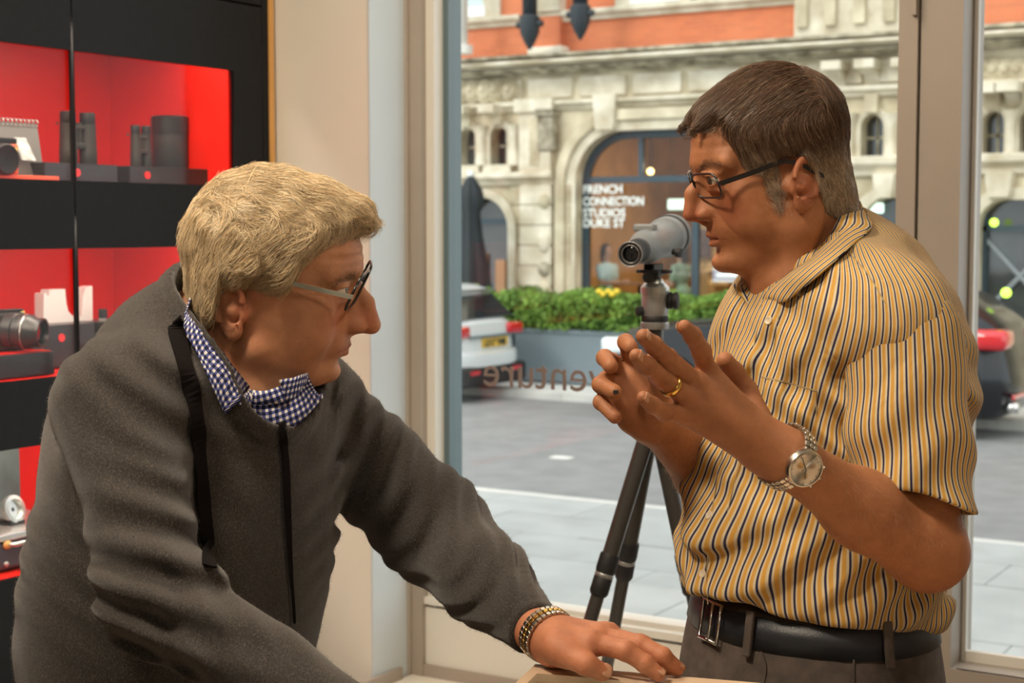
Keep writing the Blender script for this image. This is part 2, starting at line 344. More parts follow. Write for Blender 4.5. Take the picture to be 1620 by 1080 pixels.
MB().rbox(xf+.009, xf+.013, e1.y-.022, e1.y-.004, PX(24, 240, xf).z, PX(24, 233, xf).z, .001).build('flash_window', m_gold, cm)
MB().rbox(xf-.02, xf+.015, q1.y-.25, q1.y, S1, S1+.011, .001).build('display_tray', m_salmon); tag(bpy.data.objects['display_tray'], 'thin salmon tray under the compact camera', 'tray')
# middle niche: white acrylic stand, plinths, camera with big lens
S2 = zbot2
p3 = plinth(50, 150, 517, CX-.3, CX-.16, S2, 'black plinth with a red badge carrying the white stand, middle niche')
a = PX(150, 514, CX-.10); b = PX(260, 505, CX-.10)
p3b = plinth(118, 300, 518, CX-.16-.01-.13, CX-.16+.02, S2, 'black plinth behind the door joint carrying a small dark lens, middle niche') if False else None
stx = CX-.23
def st(px_, py_): q = PX(px_, py_, stx); return (q.y, q.z)
ou = [st(69, 514), st(69, 464), st(73, 463), st(74, 469), st(78, 468), st(79, 458), st(103, 457), st(105, 480), st(108, 492), st(115, 500), st(124, 504), st(130, 500), st(131, 470), st(135, 455), st(146, 452), st(147, 511)]
zz = p3[2]; ou = [(y, max(z, zz)) for y, z in ou]; ou[0] = (ou[0][0], zz); ou[-1] = (ou[-1][0], zz)
ws = MB().prism(ou, YZ, stx-.03, stx).build('acrylic_stand', m_paper); tag(ws, 'white acrylic stand with a scooped U-shaped cut-out, middle niche', 'stand')
g0 = PX(155, 516, CX-.2); 
sm = empty('small_lens', (CX-.2, PX(163, 510, CX-.2).y, p3[2]), 'tiny dark lens with a silver base right of the white stand', 'lens')
MB().lathe([(.010, 0), (.010, .006)], Matrix.Translation(sm.location), 16).build('mount', m_silver, sm)
MB().lathe([(.0105, .006), (.0105, .026), (.009, .028), (.001, .028)], Matrix.Translation(sm.location), 16).build('lens_barrel', m_dark, sm, 40)
MB().rbox(CX-.26, CX-.15, sm.location.y-.045, sm.location.y+.15, S2, p3[2], .002).build('display_plinth', m_plinth)
tag(bpy.data.objects['display_plinth.003'] if 'display_plinth.003' in bpy.data.objects else bpy.data.objects['display_plinth'], 'black plinth under the tiny lens, right of the white stand', 'plinth')
reddot(97, 534, CX-.16, .009, 'round red badge on the plinth below the white stand')
f1 = PX(86, 555, CX-.05); 
MB().rbox(CX-.17, CX-.05, f1.y-.3, f1.y, S2, f1.z, .002).build('camera_plinth', m_plinth); tag(bpy.data.objects['camera_plinth'], 'low black plinth with a red top under the big-lens camera', 'plinth')
MB().box(CX-.165, CX-.055, f1.y-.295, f1.y-.005, f1.z, f1.z+.002).build('red_mat', m_red); tag(bpy.data.objects['red_mat'], 'thin red mat on the low plinth under the big-lens camera', 'mat')
bc = empty('film_camera', (CX-.12, f1.y-.15, f1.z+.002), 'black camera with a large stepped lens pointing into the shop, middle niche', 'camera')
xk = CX-.12; tz = PX(30, 488, xk).z; y1 = PX(33, 488, xk).y
MB().rbox(xk-.02, xk+.015, y1-.15, y1, f1.z+.002, tz-.006, .006).build('camera_body', m_bbody, bc)
MB().rbox(xk-.015, xk+.012, y1-.148, y1-.002, tz-.006, tz, .002).build('top_plate', m_dark, bc)
MB().rbox(xk+.0, xk+.012, y1-.012, y1+.002, tz-.02, tz-.004, .002).build('strap_lug', m_gold, bc)
L0 = PX(0, 522, xk+.01); Ld = Vector((.8, .36, -.06)).normalized()
o0 = Vector((xk+.012, y1-.05, (tz+f1.z)/2+.002)); rr = (tz-f1.z)/2-.004
MB().lathe([(rr*.9, 0), (rr*.9, .02), (rr*.82, .022), (rr*.82, .034), (rr*.9, .036), (rr*.9, .055), (rr*.74, .065), (rr*.76, .082), (rr*.66, .082), (rr*.6, .07), (.001, .066)], frame(o0, Ld), 28).build('lens_barrel', mat('lens_barrel_black', (.03, .035, .036), .35), bc, 40)
MB().tube([o0+Ld*.045+Vector((0, .0, 0))+frame((0, 0, 0), Ld)@Vector((math.cos(a)*rr*.91, math.sin(a)*rr*.91, 0)) for a in [k*math.pi/6 for k in range(13)]], .0012, 5).build('focus_ring', m_silver, bc)
MB().tube([o0+Ld*.07, o0+Ld*.072], rr*.55, 20).build('front_glass', m_lens, bc)
# bottom niche: hard case with handle, silver-ringed lens on top, dark picture behind
S3 = zbot3
h1 = PX(120, 820, CX-.09); zt = PX(40, 838, CX-.06).z
hc = empty('hard_case', (CX-.14, h1.y-.2, S3), 'slate hard case with a metal rim, latch and handle, bottom niche', 'case')
MB().rbox(CX-.26, CX-.06, h1.y-.42, h1.y, S3+.004, zt-.016, .008).build('case_body', mat('case_slate', (.06, .07, .09), .5, bump=.2), hc)
MB().rbox(CX-.263, CX-.057, h1.y-.423, h1.y+.003, zt-.016, zt, .003).build('metal_rim', m_silver, hc)
ha = PX(13, 862, CX-.055); hb = PX(90, 852, CX-.04)
MB().tube([(CX-.06, ha.y+.0, ha.z), (CX-.045, ha.y+.012, ha.z), (CX-.04, ha.y+.03, ha.z+.002), (CX-.04, hb.y, hb.z), (CX-.06, hb.y+.02, hb.z)], .005).build('handle', m_silver, hc, True)
MB().sph((CX-.057, ha.y, ha.z), (.005, .012, .009)).build('handle_mount', m_wood, hc, True)
lt = PX(66, 842, CX-.06); MB().rbox(CX-.062, CX-.05, lt.y-.012, lt.y+.012, lt.z-.03, lt.z+.012, .002).build('latch', m_silver, hc)
MB().sph((CX-.058, PX(9, 892, CX-.06).y, PX(9, 892, CX-.06).z), (.004, .006, .006)).build('rivet', m_silver, hc, True)
l0 = PX(18, 800, CX-.14); lr = empty('silver_lens', (l0.x, l0.y, zt), 'silver-ringed lens lying on the slate hard case', 'lens')
Lf = Vector((.9, .1, .25)).normalized(); rb_ = .031
cz_ = zt+rb_*1.02; c0 = Vector((CX-.14, l0.y, cz_))
MB().lathe([(rb_*.75, -.045), (rb_*.75, -.01), (rb_, 0), (rb_, .012), (rb_*.72, .014), (rb_*.66, .004)], frame(c0, Lf), 30).build('lens_barrel', m_silver, lr, 40)
MB().lathe([(rb_*.66, -.002), (rb_*.6, .004), (rb_*.3, .002), (.001, .006)], frame(c0, Lf), 30).build('front_glass', m_lens, lr, True)
MB().box(CX-.18, CX-.12, l0.y-.02, l0.y+.02, zt, zt+.008).build('foot', m_dark, lr)
i0 = PX(28, 760, CX-.3); 
pt = MB().box(CX-.33, CX-.315, i0.y-.4, i0.y+.02, S3, z_niche[2][1]-.0).build('picture_panel', mat('teal_print', (.10, .16, .16), .3, var=.5, vscale=7)); tag(pt, 'dark teal picture panel standing at the back of the bottom niche', 'picture')
# ================================================================== the street
ZS = -.75; ZP = -.65
FY = 21.5
m_asph = mat('asphalt', (.23, .235, .235), .75, var=.12, vscale=3, bump=.3, bscale=60)
m_slab = mat('paving_stone', (.40, .42, .41), .8, var=.1, vscale=2.5, bump=.2, bscale=40)
m_kerb = mat('kerb_stone', (.62, .62, .58), .8, var=.1, vscale=4)
m_stone = mat('portland_stone', (.58, .47, .29), .85, var=.40, vscale=1.9, detail=8, col2=(.76, .68, .50), bump=.3, bscale=30)
m_stone2 = mat('portland_stone_pale', (.66, .57, .40), .85, var=.22, vscale=2.6, detail=8, col2=(.84, .78, .64))
m_sdark = mat('weathered_stone', (.22, .19, .12), .9, var=.3, vscale=5, col2=(.55, .50, .38))
m_blue = mat('dark_blue_paint', (.035, .065, .085), .4)
m_winglass = mat('dark_window_glass', (.05, .055, .055), .08, spec=.8, var=.4, vscale=1.5)
m_vinyl = mat('white_vinyl', (.9, .95, .92), .5)
m_iron = mat('cast_iron', (.02, .028, .035), .5)
def brickmat():
    m = mat('red_brick', (.60, .13, .045), .85); n = m.node_tree.nodes; l = m.node_tree.links; b = n['Principled BSDF']
    t = n.new('ShaderNodeTexCoord'); mp = n.new('ShaderNodeMapping'); mp.inputs['Rotation'].default_value = (R(-90), 0, 0); l.new(t.outputs['Object'], mp.inputs['Vector'])
    k = n.new('ShaderNodeTexBrick'); k.inputs['Scale'].default_value = 4.4; k.inputs['Color1'].default_value = (.66, .15, .05, 1); k.inputs['Color2'].default_value = (.50, .10, .04, 1); k.inputs['Mortar'].default_value = (.45, .25, .15, 1)
    k.inputs['Mortar Size'].default_value = .012; k.inputs['Row Height'].default_value = .32; k.inputs['Brick Width'].default_value = 1.0; l.new(mp.outputs[0], k.inputs['Vector'])
    z = n.new('ShaderNodeTexNoise'); z.inputs['Scale'].default_value = .8; z.inputs['Detail'].default_value = 3; l.new(t.outputs['Object'], z.inputs['Vector'])
    mx = n.new('ShaderNodeMix'); mx.data_type = 'RGBA'; mx.inputs['B'].default_value = (.72, .27, .13, 1); l.new(z.outputs['Fac'], mx.inputs['Factor']); l.new(k.outputs['Color'], mx.inputs['A']); l.new(mx.outputs['Result'], b.inputs['Base Color']); return m
m_brick = brickmat()
YK = PZ(1000, 800, ZP).y                      # near kerb
struct(MB().box(-40, 25, YK+.12, 18.2, ZS-.2, ZS).build('road', m_asph))
struct(MB().box(-40, 25, 3.72, YK, ZP-.2, ZP-.02).build('pavement_base', m_asph))
pv = struct(empty('pavement', (0, 8, ZP)))
for j in range(9):
    y0 = 5.0+j*(YK-5.0)/9; y1 = 5.0+(j+1)*(YK-5.0)/9
    for i in range(16):
        x0 = -9.6+i*.95+(.45 if j % 2 else 0); dz = random.uniform(-.003, .002)
        MB().box(x0+.004, x0+.946, y0+.004, y1-.004, ZP-.03, ZP+dz).build('paving_slab', m_slab, pv)
struct(MB().box(-40, -9.6, 3.72, YK, ZP-.03, ZP).box(5.7, 25, 3.72, YK, ZP-.03, ZP).box(-9.6, 5.7, 3.72, 5.0, ZP-.03, ZP).build('pavement_plain', m_slab))
kb = struct(empty('kerb', (0, YK, ZS)))
for i in range(14): MB().box(-11+i*.95+.004, -11+(i+1)*.95-.004, YK, YK+.12, ZS-.1, ZP).build('kerb_stone', m_kerb, kb)
struct(MB().box(-40, 25, 18.2, FY+.1, ZS-.2, ZP-.02).build('far_pavement', m_kerb))
k2 = struct(empty('far_kerb', (0, 18.2, ZS)))
for i in range(12): MB().box(-15+i*.95+.004, -15+(i+1)*.95-.004, 18.1, 18.24, ZS-.1, ZP).build('kerb_stone', m_kerb, k2)
m_line = mat('road_paint', (.75, .75, .70), .7, var=.15, vscale=6)
tag(MB().box(-10.9, -9.5, 14.3, 14.38, ZS, ZS+.004).build('road_marking', m_line), 'thin worn white parking line painted on the road between the cars', 'road marking')
pz = PZ(888, 724, ZS); tag(MB().rbox(pz.x-.1, pz.x+.12, pz.y-.08, pz.y+.06, ZS, ZS+.01, .004).build('road_stud', m_line), 'small pale stud on the grey road', 'road stud')
# ---- facade opposite
def F(px_, py_, y=FY): q = PY(px_, py_, y); return q.x, q.z
def arch(xa, xb, z0, z1, n=10):               # round-headed opening
    r = (xb-xa)/2; c = (xa+xb)/2; return [(xa, z0), (xb, z0)]+[(c+r*math.cos(t), z1-r+r*math.sin(t)) for t in [math.pi*k/n for k in range(n+1)]]
def flatarch(xa, xb, z0, z1, r, n=8):         # opening with rounded upper corners
    return [(xa, z0), (xb, z0)]+[(xb-r+r*math.cos(t), z1-r+r*math.sin(t)) for t in [math.pi/2*k/n for k in range(n+1)]]+[(xa+r-r*math.sin(t), z1-r+r*math.cos(t)) for t in [math.pi/2*k/n for k in range(n+1)]]
fac = empty('stone_building', (-9, FY, ZS), 'pale carved stone and red brick building across the street', 'building')
zc0 = F(780, 119)[1]; zc1 = zc0+.26             # cornice bottom / top
zf = F(960, 160)[1]                            # upper ledge
zs0 = F(860, 292)[1]; zs1 = F(860, 272)[1]     # string course
XL, XR = -22, 3
X = lambda p: F(p, 300)[0]
openings = []
small = [(729, 755, 203, 262), (778, 805, 200, 261), (1362, 1398, 182, 253), (1424, 1458, 180, 252), (1553, 1588, 177, 250), (1611, 1645, 175, 249)]
sm_ = []
for a, b, t, bo in small: sm_.append((X(a), X(b), F(a, bo)[1], F(a, t)[1]))
for sh in (-6.9, ): 
    pass
for k in range(3): sm_.append((-16.3-1.1*k, -15.75-1.1*k, sm_[0][2], sm_[0][3]))
for k in range(3): sm_.append((-3.4+1.3*k, -2.75+1.3*k, sm_[-4][2], sm_[-4][3]))
big = (X(912), X(1262), ZP, F(1000, 206)[1])
lowers = [(X(722), X(807), ZP+.5, F(780, 312)[1]), (X(1368), X(1470), ZP+.5, F(1400, 313)[1]), (X(1550), X(1685), ZP+.5, F(1585, 316)[1])]
holes = [arch(*s) for s in sm_]+[arch(l[0], l[1], l[2], l[3]) if i == 0 else flatarch(l[0], l[1], l[2], l[3], .35) for i, l in enumerate(lowers)]+[flatarch(big[0], big[1], big[2], big[3], .78)]
link('stone_wall', plate([(XL, ZP), (XR, ZP), (XR, zc0+.2), (XL, zc0+.2)], holes, XZ, FY, FY+.32), m_stone, fac)
MB().box(XL, XR, FY+.05, FY+.4, zc0+.2, 11).build('brick_wall', m_brick, fac)
# small windows: glass, surround, sill, hood
for a, b, z0, z1 in sm_:
    wv = MB().box(a, b, FY+.22, FY+.24, z0, z1).build('window', m_winglass, fac)
    MB().box((a+b)/2-.018, (a+b)/2+.018, FY+.2, FY+.23, z0, z1).box(a, b, FY+.2, FY+.23, (z0+z1)/2-.02, (z0+z1)/2+.02).build('glazing_bar', m_sdark, wv)
    r = (b-a)/2; c = (a+b)/2
    q = [(a-.1, z0), (a, z0)]; ou = [(c+(r+.1)*math.cos(t), z1-r+(r+.1)*math.sin(t)) for t in [math.pi*k/10 for k in range(11)]]; inn = [(c+r*math.cos(t), z1-r+r*math.sin(t)) for t in [math.pi*k/10 for k in range(10, -1, -1)]]
    MB().prism([(b+.1, z0)]+ou+[(a-.1, z0), (a, z0)]+inn+[(b, z0)], XZ, FY-.06, FY+.02).build('window_surround', m_stone2, fac)
    MB().box(a-.1, b+.1, FY-.12, FY+.1, z0-.12, z0).build('window_sill', m_stone2, fac)
    MB().box(c-.09, c+.09, FY-.14, FY, z1+.02, z1+.28).build('keystone', m_stone, fac)
# colonettes between the small windows
for p, t, bo in ((766, 200, 262), (717, 200, 262), (818, 198, 262), (1346, 180, 262), (1411, 180, 255), (1600, 175, 252), (1541, 178, 252)):
    x, z0 = F(p, bo); z1 = F(p, t)[1]
    MB().lathe([(.10, 0), (.10, .08), (.075, .12), (.07, z1-z0-.16), (.11, z1-z0-.05), (.13, z1-z0)], Matrix.Translation((x, FY-.08, z0)), 10).build('column', m_stone2, fac, 40)
# ledges
def ledge(z0, z1, out, m=m_stone2, xa=XL, xb=XR, nm='ledge', y=FY):
    h = z1-z0
    MB().prism([(y+.1, z0), (y-out*.35, z0), (y-out*.5, z0+h*.3), (y-out*.8, z0+h*.45), (y-out, z0+h*.6), (y-out, z1-.02), (y-out*.9, z1), (y+.1, z1)], Matrix(((0, 0, 1, 0), (1, 0, 0, 0), (0, 1, 0, 0), (0, 0, 0, 1))), xa, xb).build(nm, m, fac)
ledge(zs0, zs1, .22, xb=big[0]-.35); ledge(zs0+.05, zs1+.12, .22, xa=big[1]+.35); ledge(zf-.1, zf+.04, .16, nm='frieze_ledge')
ledge(zc0-.04, zc0+.06, .30, nm='cornice', m=m_sdark); ledge(zc0+.13, zc0+.25, .40, nm='cornice', m=m_sdark); ledge(zc0+.04, zc0+.15, .50, nm='cornice')
# frieze panels and corbels
zz0, zz1 = zf+.08, zc0-.1
for p in range(13):
    x = -14.6+p*.92
    if x < -6.4: MB().rbox(x, x+.8, FY-.05, FY+.02, zz0, zz1, .02).build('frieze_panel', m_stone2, fac)
random.seed(3)
for a, b, py0, py1 in ((722, 820, 125, 165), (1546, 1640, 97, 132)):
    n = 5
    for k in range(n):
        x, z = F(a+(b-a)*(k+.5)/n, (py0+py1)/2); 
        MB().sph((x, FY-.08, z), (.15, .10, .15), 10, 7).sph((x, FY-.16, z+.03), (.07, .06, .07), 8, 6).lathe([(.17, -.02), (.19, .02), (.16, .03)], frame((x, FY-.06, z), (0, -1, 0)), 12).build('rosette', m_stone, fac, True)
for p, t, bo in ((1382, 97, 120), (1330, 100, 135), (1440, 95, 118), (742, 170, 190), (790, 168, 188), (1568, 135, 150), (1605, 133, 148)):
    x, z1 = F(p, t); z0 = F(p, bo)[1]
    MB().box(x-.14, x+.14, FY-.42, FY, z1-.12, z1).prism([(FY-.36, z1-.12), (FY, z1-.12), (FY, z0-.15), (FY-.12, z0)], Matrix(((0, 0, 1, 0), (1, 0, 0, 0), (0, 1, 0, 0), (0, 0, 0, 1))), x-.10, x+.10).build('corbel', m_stone2, fac)
# main pilaster left of the big arch, built of blocks
pa, pb = X(829), X(878); zt = F(850, 178)[1]
for k in range(9):
    z0 = ZP+k*(zs0-ZP)/9
    MB().rbox(pa, pb, FY-.14, FY+.02, z0+.006, z0+(zs0-ZP)/9-.006, .012).build('stone_block', m_stone2, fac)
    MB().rbox(X(880), big[0]-.05, FY-.07, FY+.02, z0+.006, z0+(zs0-ZP)/9-.006, .012).build('stone_block', m_stone, fac)
    MB().rbox(X(809), X(827), FY-.05, FY+.02, z0+.006, z0+(zs0-ZP)/9-.006, .012).build('stone_block', m_stone, fac)
MB().box(pa, pb, FY-.16, FY, zs1, zt).box(pa-.06, pb+.06, FY-.22, FY, zt, zt+.2).build('pilaster', m_stone2, fac)
xa_, z_ = F(860, 240); zq = F(860, 186)[1]; MB().rbox(X(859), X(884), FY-.20, FY, z_, zq, .03).rbox(X(857), X(886), FY-.23, FY, zq, zq+.12, .02).build('carved_bracket', m_sdark, fac)
MB().box(X(846), X(862), FY-.175, FY, zs1+.1, zt-.1).build('recess_panel', m_stone, fac)
for py_, m in ((318, m_stone), (383, m_stone2), (425, m_sdark), (455, m_stone)):
    x, z = F(868, py_); MB().sph((x, FY-.14, z), (.11, .07, .17 if py_ == 383 else .12), 10, 7).build('carved_boss', m, fac, True)
# arch moulding of big opening
def archmould(o, r, wdt, out, m, nm):
    a, b, z0, z1 = o; pts_o = flatarch(a-wdt, b+wdt, z0, z1+wdt, r+wdt)[2:]; pts_i = flatarch(a, b, z0, z1, r)[2:]
    MB().prism([(b, z0), (b+wdt, z0)]+pts_o+[(a-wdt, z0), (a, z0)]+pts_i[::-1], XZ, FY-out, FY+.02).build(nm, m, fac)
archmould((big[0], big[1], big[2], big[3]), .78, .16, .06, m_stone2, 'arch_moulding'); archmould((big[0]-.16, big[1]+.16, big[2], big[3]+.16), .94, .16, .12, m_stone, 'arch_moulding')
archmould(lowers[1], .35, .16, .08, m_stone2, 'arch_moulding'); archmould(lowers[2], .35, .16, .08, m_stone2, 'arch_moulding'); archmould(lowers[0], (lowers[0][1]-lowers[0][0])/2-.01, .14, .08, m_stone2, 'arch_moulding')
for p, t, bo, w_ in ((965, 150, 206, .2), (1585, 272, 312, .18), (1404, 275, 313, .15)):
    x, z1 = F(p, t); z0 = F(p, bo)[1]; MB().prism([(x-w_*.75, z0), (x+w_*.75, z0), (x+w_, z1), (x-w_, z1)], XZ, FY-.2, FY).build('keystone', m_stone2, fac)
# upper storey: string course, brick pilaster, windows, balustrade
zu0 = F(780, 43)[1]; zu1 = F(780, 27)[1]
xbal = X(1258)
ledge(zu0, zu1, .16, xb=X(826), nm='upper_string_course', y=FY+.05); ledge(zu0, zu1, .16, xa=X(843), xb=xbal, nm='upper_string_course', y=FY+.05)
MB().box(X(852), X(890), FY-.1, FY+.1, F(870, 75)[1], 11).build('brick_pilaster', m_brick, fac)
MB().rbox(X(843), X(898), FY-.2, FY+.1, F(870, 95)[1], F(870, 75)[1], .04).build('pilaster_base', m_stone2, fac)
MB().box(X(855), X(892), FY-.16, FY+.1, zu1, 11).build('stone_pier', m_stone2, fac)
for a, b in ((733, 766), (1000, 1072), (1120, 1190)):
    xa_, xb_ = X(a), X(b); uw = MB().box(xa_, xb_, FY+.02, FY+.06, zu1+.18, zu1+2.2).build('upper_window', mat('pale_glass', (.55, .68, .66), .1), fac)
    MB().box(xa_-.04, xb_+.04, FY-.04, FY+.1, zu1+.02, zu1+.18).build('sill', m_paper, uw)
    MB().box(xa_-.3, xa_, FY-.02, FY+.1, zu1, zu1+2.4).box(xb_, xb_+.3, FY-.02, FY+.1, zu1, zu1+2.4).build('surround', m_stone2, uw)
MB().box(xbal, XR, FY-.2, FY+.1, zc1+.02, zc1+1.4).build('balustrade_panel', m_stone2, fac) if False else None
x2 = X(1440)+.25
MB().box(xbal, x2, FY-.12, FY+.1, zc0+.26, zc0+1.7).build('balcony_panel', m_stone2, fac)
for k in range(5):
    x = xbal+.05+k*(x2-xbal)/4.6; MB().box(x, x+.16, FY-.2, FY, zc0+.4, zc0+1.7).build('balcony_pier', m_stone, fac)
# big window: dark frame, transom, mullions, panes
fo = flatarch(big[0], big[1], big[2], big[3], .78); zt_ = F(1000, 288)[1]; zt2 = F(1000, 278)[1]
fi = 0.11
h_up = flatarch(big[0]+fi, X(1001), zt2, big[3]-fi, .68)
xm = X(1001); xm2 = X(1008); xp = X(1087); xp2 = X(1097)
def quad(a, b, c, d): return [(a, c), (b, c), (b, d), (a, d)]
# upper lights (left light keeps the curved corner)
ul = [(big[0]+fi, zt2), (xm, zt2), (xm, big[3]-fi)]+[(big[0]+fi+.68-.68*math.sin(t), big[3]-fi-.68+.68*math.cos(t)) for t in [math.pi/2*k/8 for k in range(9)]]
cw = empty('cafe_window', (big[0], FY+.2, ZP), 'large dark blue framed shop window under the wide stone arch', 'window')
link('frame', plate(fo, [ul, quad(xm2, big[1]-1.0, zt2, big[3]-fi), quad(big[0]+fi, xp, ZP+.3, zt_), quad(xp2, big[1]-fi, ZP+.3, zt_)], XZ, FY+.18, FY+.27), m_blue, cw)
MB().box(big[0], big[1], FY+.22, FY+.23, ZP, big[3]).build('pane', glassmat('window_glass', (.95, .96, .95), refl=.02), cw)
# lettering on the pane
x0, z0 = F(922, 309, FY+.17); 
fr = Matrix.Translation((0, FY+.17, 0))
for i, (tx, pyb, pxr) in enumerate((('FRENCH', 306, 984), ('CONNECTION', 325, 1018), ('STUDIOS', 343, 989), ('DUKE ST', 359, 988))):
    a = PY(922, pyb, FY+.17); b = PY(pxr, pyb, FY+.17); cu = bpy.data.curves.new('t', 'FONT'); cu.body = tx; cu.size = 1; ob = bpy.data.objects.new('t', cu); me = bpy.data.meshes.new_from_object(ob); wx = max(q.co.x for q in me.vertices); bpy.data.objects.remove(ob)
    kx = (b.x-a.x)/wx; kz = .175
    text('letter_line', tx, m_vinyl, Matrix.Translation((a.x, FY+.17, a.z))@Matrix.Diagonal((kx, 1, kz*1.05, 1))@XZ.copy()@Matrix.Diagonal((1, 1, -1, 1)), 1, cw, ext=.004, bold=.025)
# other openings: frames and dark panes
for i, l in enumerate(lowers):
    wv = empty('shop_window', (l[0], FY+.2, ZP), ['arched shop window behind the folded black parasol', 'dark shop window right of the striped shirt, under the small arches', 'dark shop window with crossed bars seen through the door glass'][i], 'window')
    MB().box(l[0], l[1], FY+.26, FY+.28, l[2], l[3]).build('pane', m_winglass, wv)
    MB().box(l[0], l[1], FY+.18, FY+.26, l[3]-.42, l[3]-.34).box(l[0], l[0]+.06, FY+.18, FY+.26, l[2], l[3]).box(l[1]-.06, l[1], FY+.18, FY+.26, l[2], l[3]).build('frame', m_blue, wv)
    if i == 2:
        for s_ in (0, .7):
            MB().tube([(l[0]+s_, FY+.24, l[2]+.5), (l[0]+s_+1.0, FY+.24, l[3]-.5)], .035, 6).tube([(l[0]+s_+1.0, FY+.24, l[2]+.5), (l[0]+s_, FY+.24, l[3]-.5)], .035, 6).build('cross_bar', mat('grey_bar', (.25, .28, .30), .4), wv)
    else:
        c = (l[0]+l[1])/2
        MB().rbox(c-.35, c-.05, FY+.20, FY+.255, l[2]+.3, l[3]-.9, .02).rbox(c+.1, c+.3, FY+.20, FY+.255, l[2]+.2, l[3]-1.0, .02).build('shutter_board', mat('brown_board', (.45, .24, .12), .5), wv)
# cafe interior
m_ochre = mat('ochre_wall', (.52, .30, .12), .7, var=.25, vscale=1.5)
ci = struct(empty('cafe_room', (-9, 24, ZP)))
MB().box(big[0]-.6, big[1]+.6, 26.0, 26.1, ZP, 3.6).build('back_wall', m_ochre, ci)
MB().box(big[0]-.7, big[0]-.6, FY+.33, 26.1, ZP, 3.6).box(big[1]+.6, big[1]+.7, FY+.33, 26.1, ZP, 3.6).build('side_wall', m_ochre, ci)
MB().box(big[0]-.6, big[1]+.6, FY+.33, 26, ZP-.1, ZP).build('cafe_floor', m_floor, ci)
MB().box(big[0]-.6, big[1]+.6, FY+.33, 26, 3.6, 3.7).build('cafe_ceiling', m_grey, ci)
MB().box(X(1000), X(1045), 25.7, 25.95, ZP, 3.0).box(X(955), X(975), 24.9, 25.2, ZP, 3.6).build('cafe_pillar', mat('pale_wood', (.62, .47, .28), .6), ci)
MB().box(X(1010), X(1080), 24.5, 25.0, ZP, ZP+1.1).build('counter_front', mat('dark_wood', (.10, .05, .03), .5), ci)
for k, (x, y) in enumerate(((-9.8, 23.2), (-8.2, 24.0), (-7.6, 22.8))):
    o = area('cafe_light', (x, y, 3.5), .8, 55, (1, .78, .5)); o.rotation_euler = (0, 0, 0)
m_glow = mat('lamp_glow', (1, .8, .4), .5, emit=(1, .72, .3), es=6)
m_white_e = mat('screen_glow', (.8, 1, .9), .5, emit=(.75, 1, .88), es=1.6)
def lamp(px_, py_, y, r, lab, m=m_glow):
    q = PY(px_, py_, y); e = empty('globe_lamp', q, lab, 'lamp')
    MB().sph(q, r, 14, 10).build('globe', m, e, True); MB().tube([q+Vector((0, 0, r)), q+Vector((0, 0, 1.0))], .012, 6).build('cord', m_iron, e)
lamp(1029, 271, 23.5, .055, 'small glowing amber lamp above the cafe transom'); lamp(1434, 230, FY-.35, .05, 'glowing amber lamp beside the door stile')
q = PY(1074, 323, 24.5); tag(MB().rbox(q.x-.22, q.x+.35, 24.5, 24.55, q.z-.09, q.z+.09, .02).build('light_box', m_white_e), 'bright white lit sign box inside the cafe, left of the nose', 'sign')
q = PY(1404, 330, 22.4); 
tag(MB().rbox(q.x-.2, q.x+.2, FY+.1, FY+.14, q.z-.07, q.z+.07, .02).build('light_box', m_white_e), 'white lit sign box in the window right of the shirt collar', 'sign')
# green lights seen through the door glass
mgr = mat('green_glow', (.5, .9, .1), .5, emit=(.55, .9, .08), es=3)
for px_, py_, r, lab in ((1573, 352, .045, 'round yellow-green lamp high in the crossed-bar window'), (1592, 463, .045, 'round yellow-green lamp low by the black car roof')):
    q = PY(px_, py_, FY-.1 if py_ < 400 else 17.9); tag(MB().lathe([(r*1.2, 0), (r*1.2, .02), (r*.9, .03), (r*.8, .05), (.001, .06)], frame(q, (0, -1, 0)), 16).build('signal_lamp', mgr, None, True), lab, 'lamp')
# drainpipe, hanging brackets
q = PY(731, 80, FY-.68); dp = empty('drainpipe', q, 'white drainpipe with a wide collar at the upper left of the facade', 'pipe')
MB().tube([(q.x, q.y, q.z), (q.x, q.y, 10.5)], .09, 12).build('pipe', m_framel, dp, True); MB().tube([(q.x, q.y, q.z-.05), (q.x, q.y, q.z+.08)], .17, 12).build('collar', m_framel, dp)
for p, py_, lab in ((838, 66, 'thick black iron bracket hanging left of the brick pilaster'), (918, 50, 'black iron bracket hanging right of the brick pilaster')):
    q = PY(p, py_, FY-.75); hb_ = empty('iron_bracket', q, lab, 'bracket')
    MB().lathe([(.02, -.12), (.09, 0), (.15, .14), (.16, .36), (.12, .4)], Matrix.Translation(q), 12).build('finial', m_iron, hb_, 40)
    MB().tube([q+Vector((0, 0, .36)), q+Vector((0, 0, 5))], .115, 12).build('post', m_iron, hb_, True)
    MB().tube([q+Vector((-.22, 0, .26)), q+Vector((.22, 0, .26))], .05, 8).tube([q+Vector((0, 0, .3)), q+Vector((0, .3, .3))], .05, 8).build('cross_arm', m_iron, hb_)
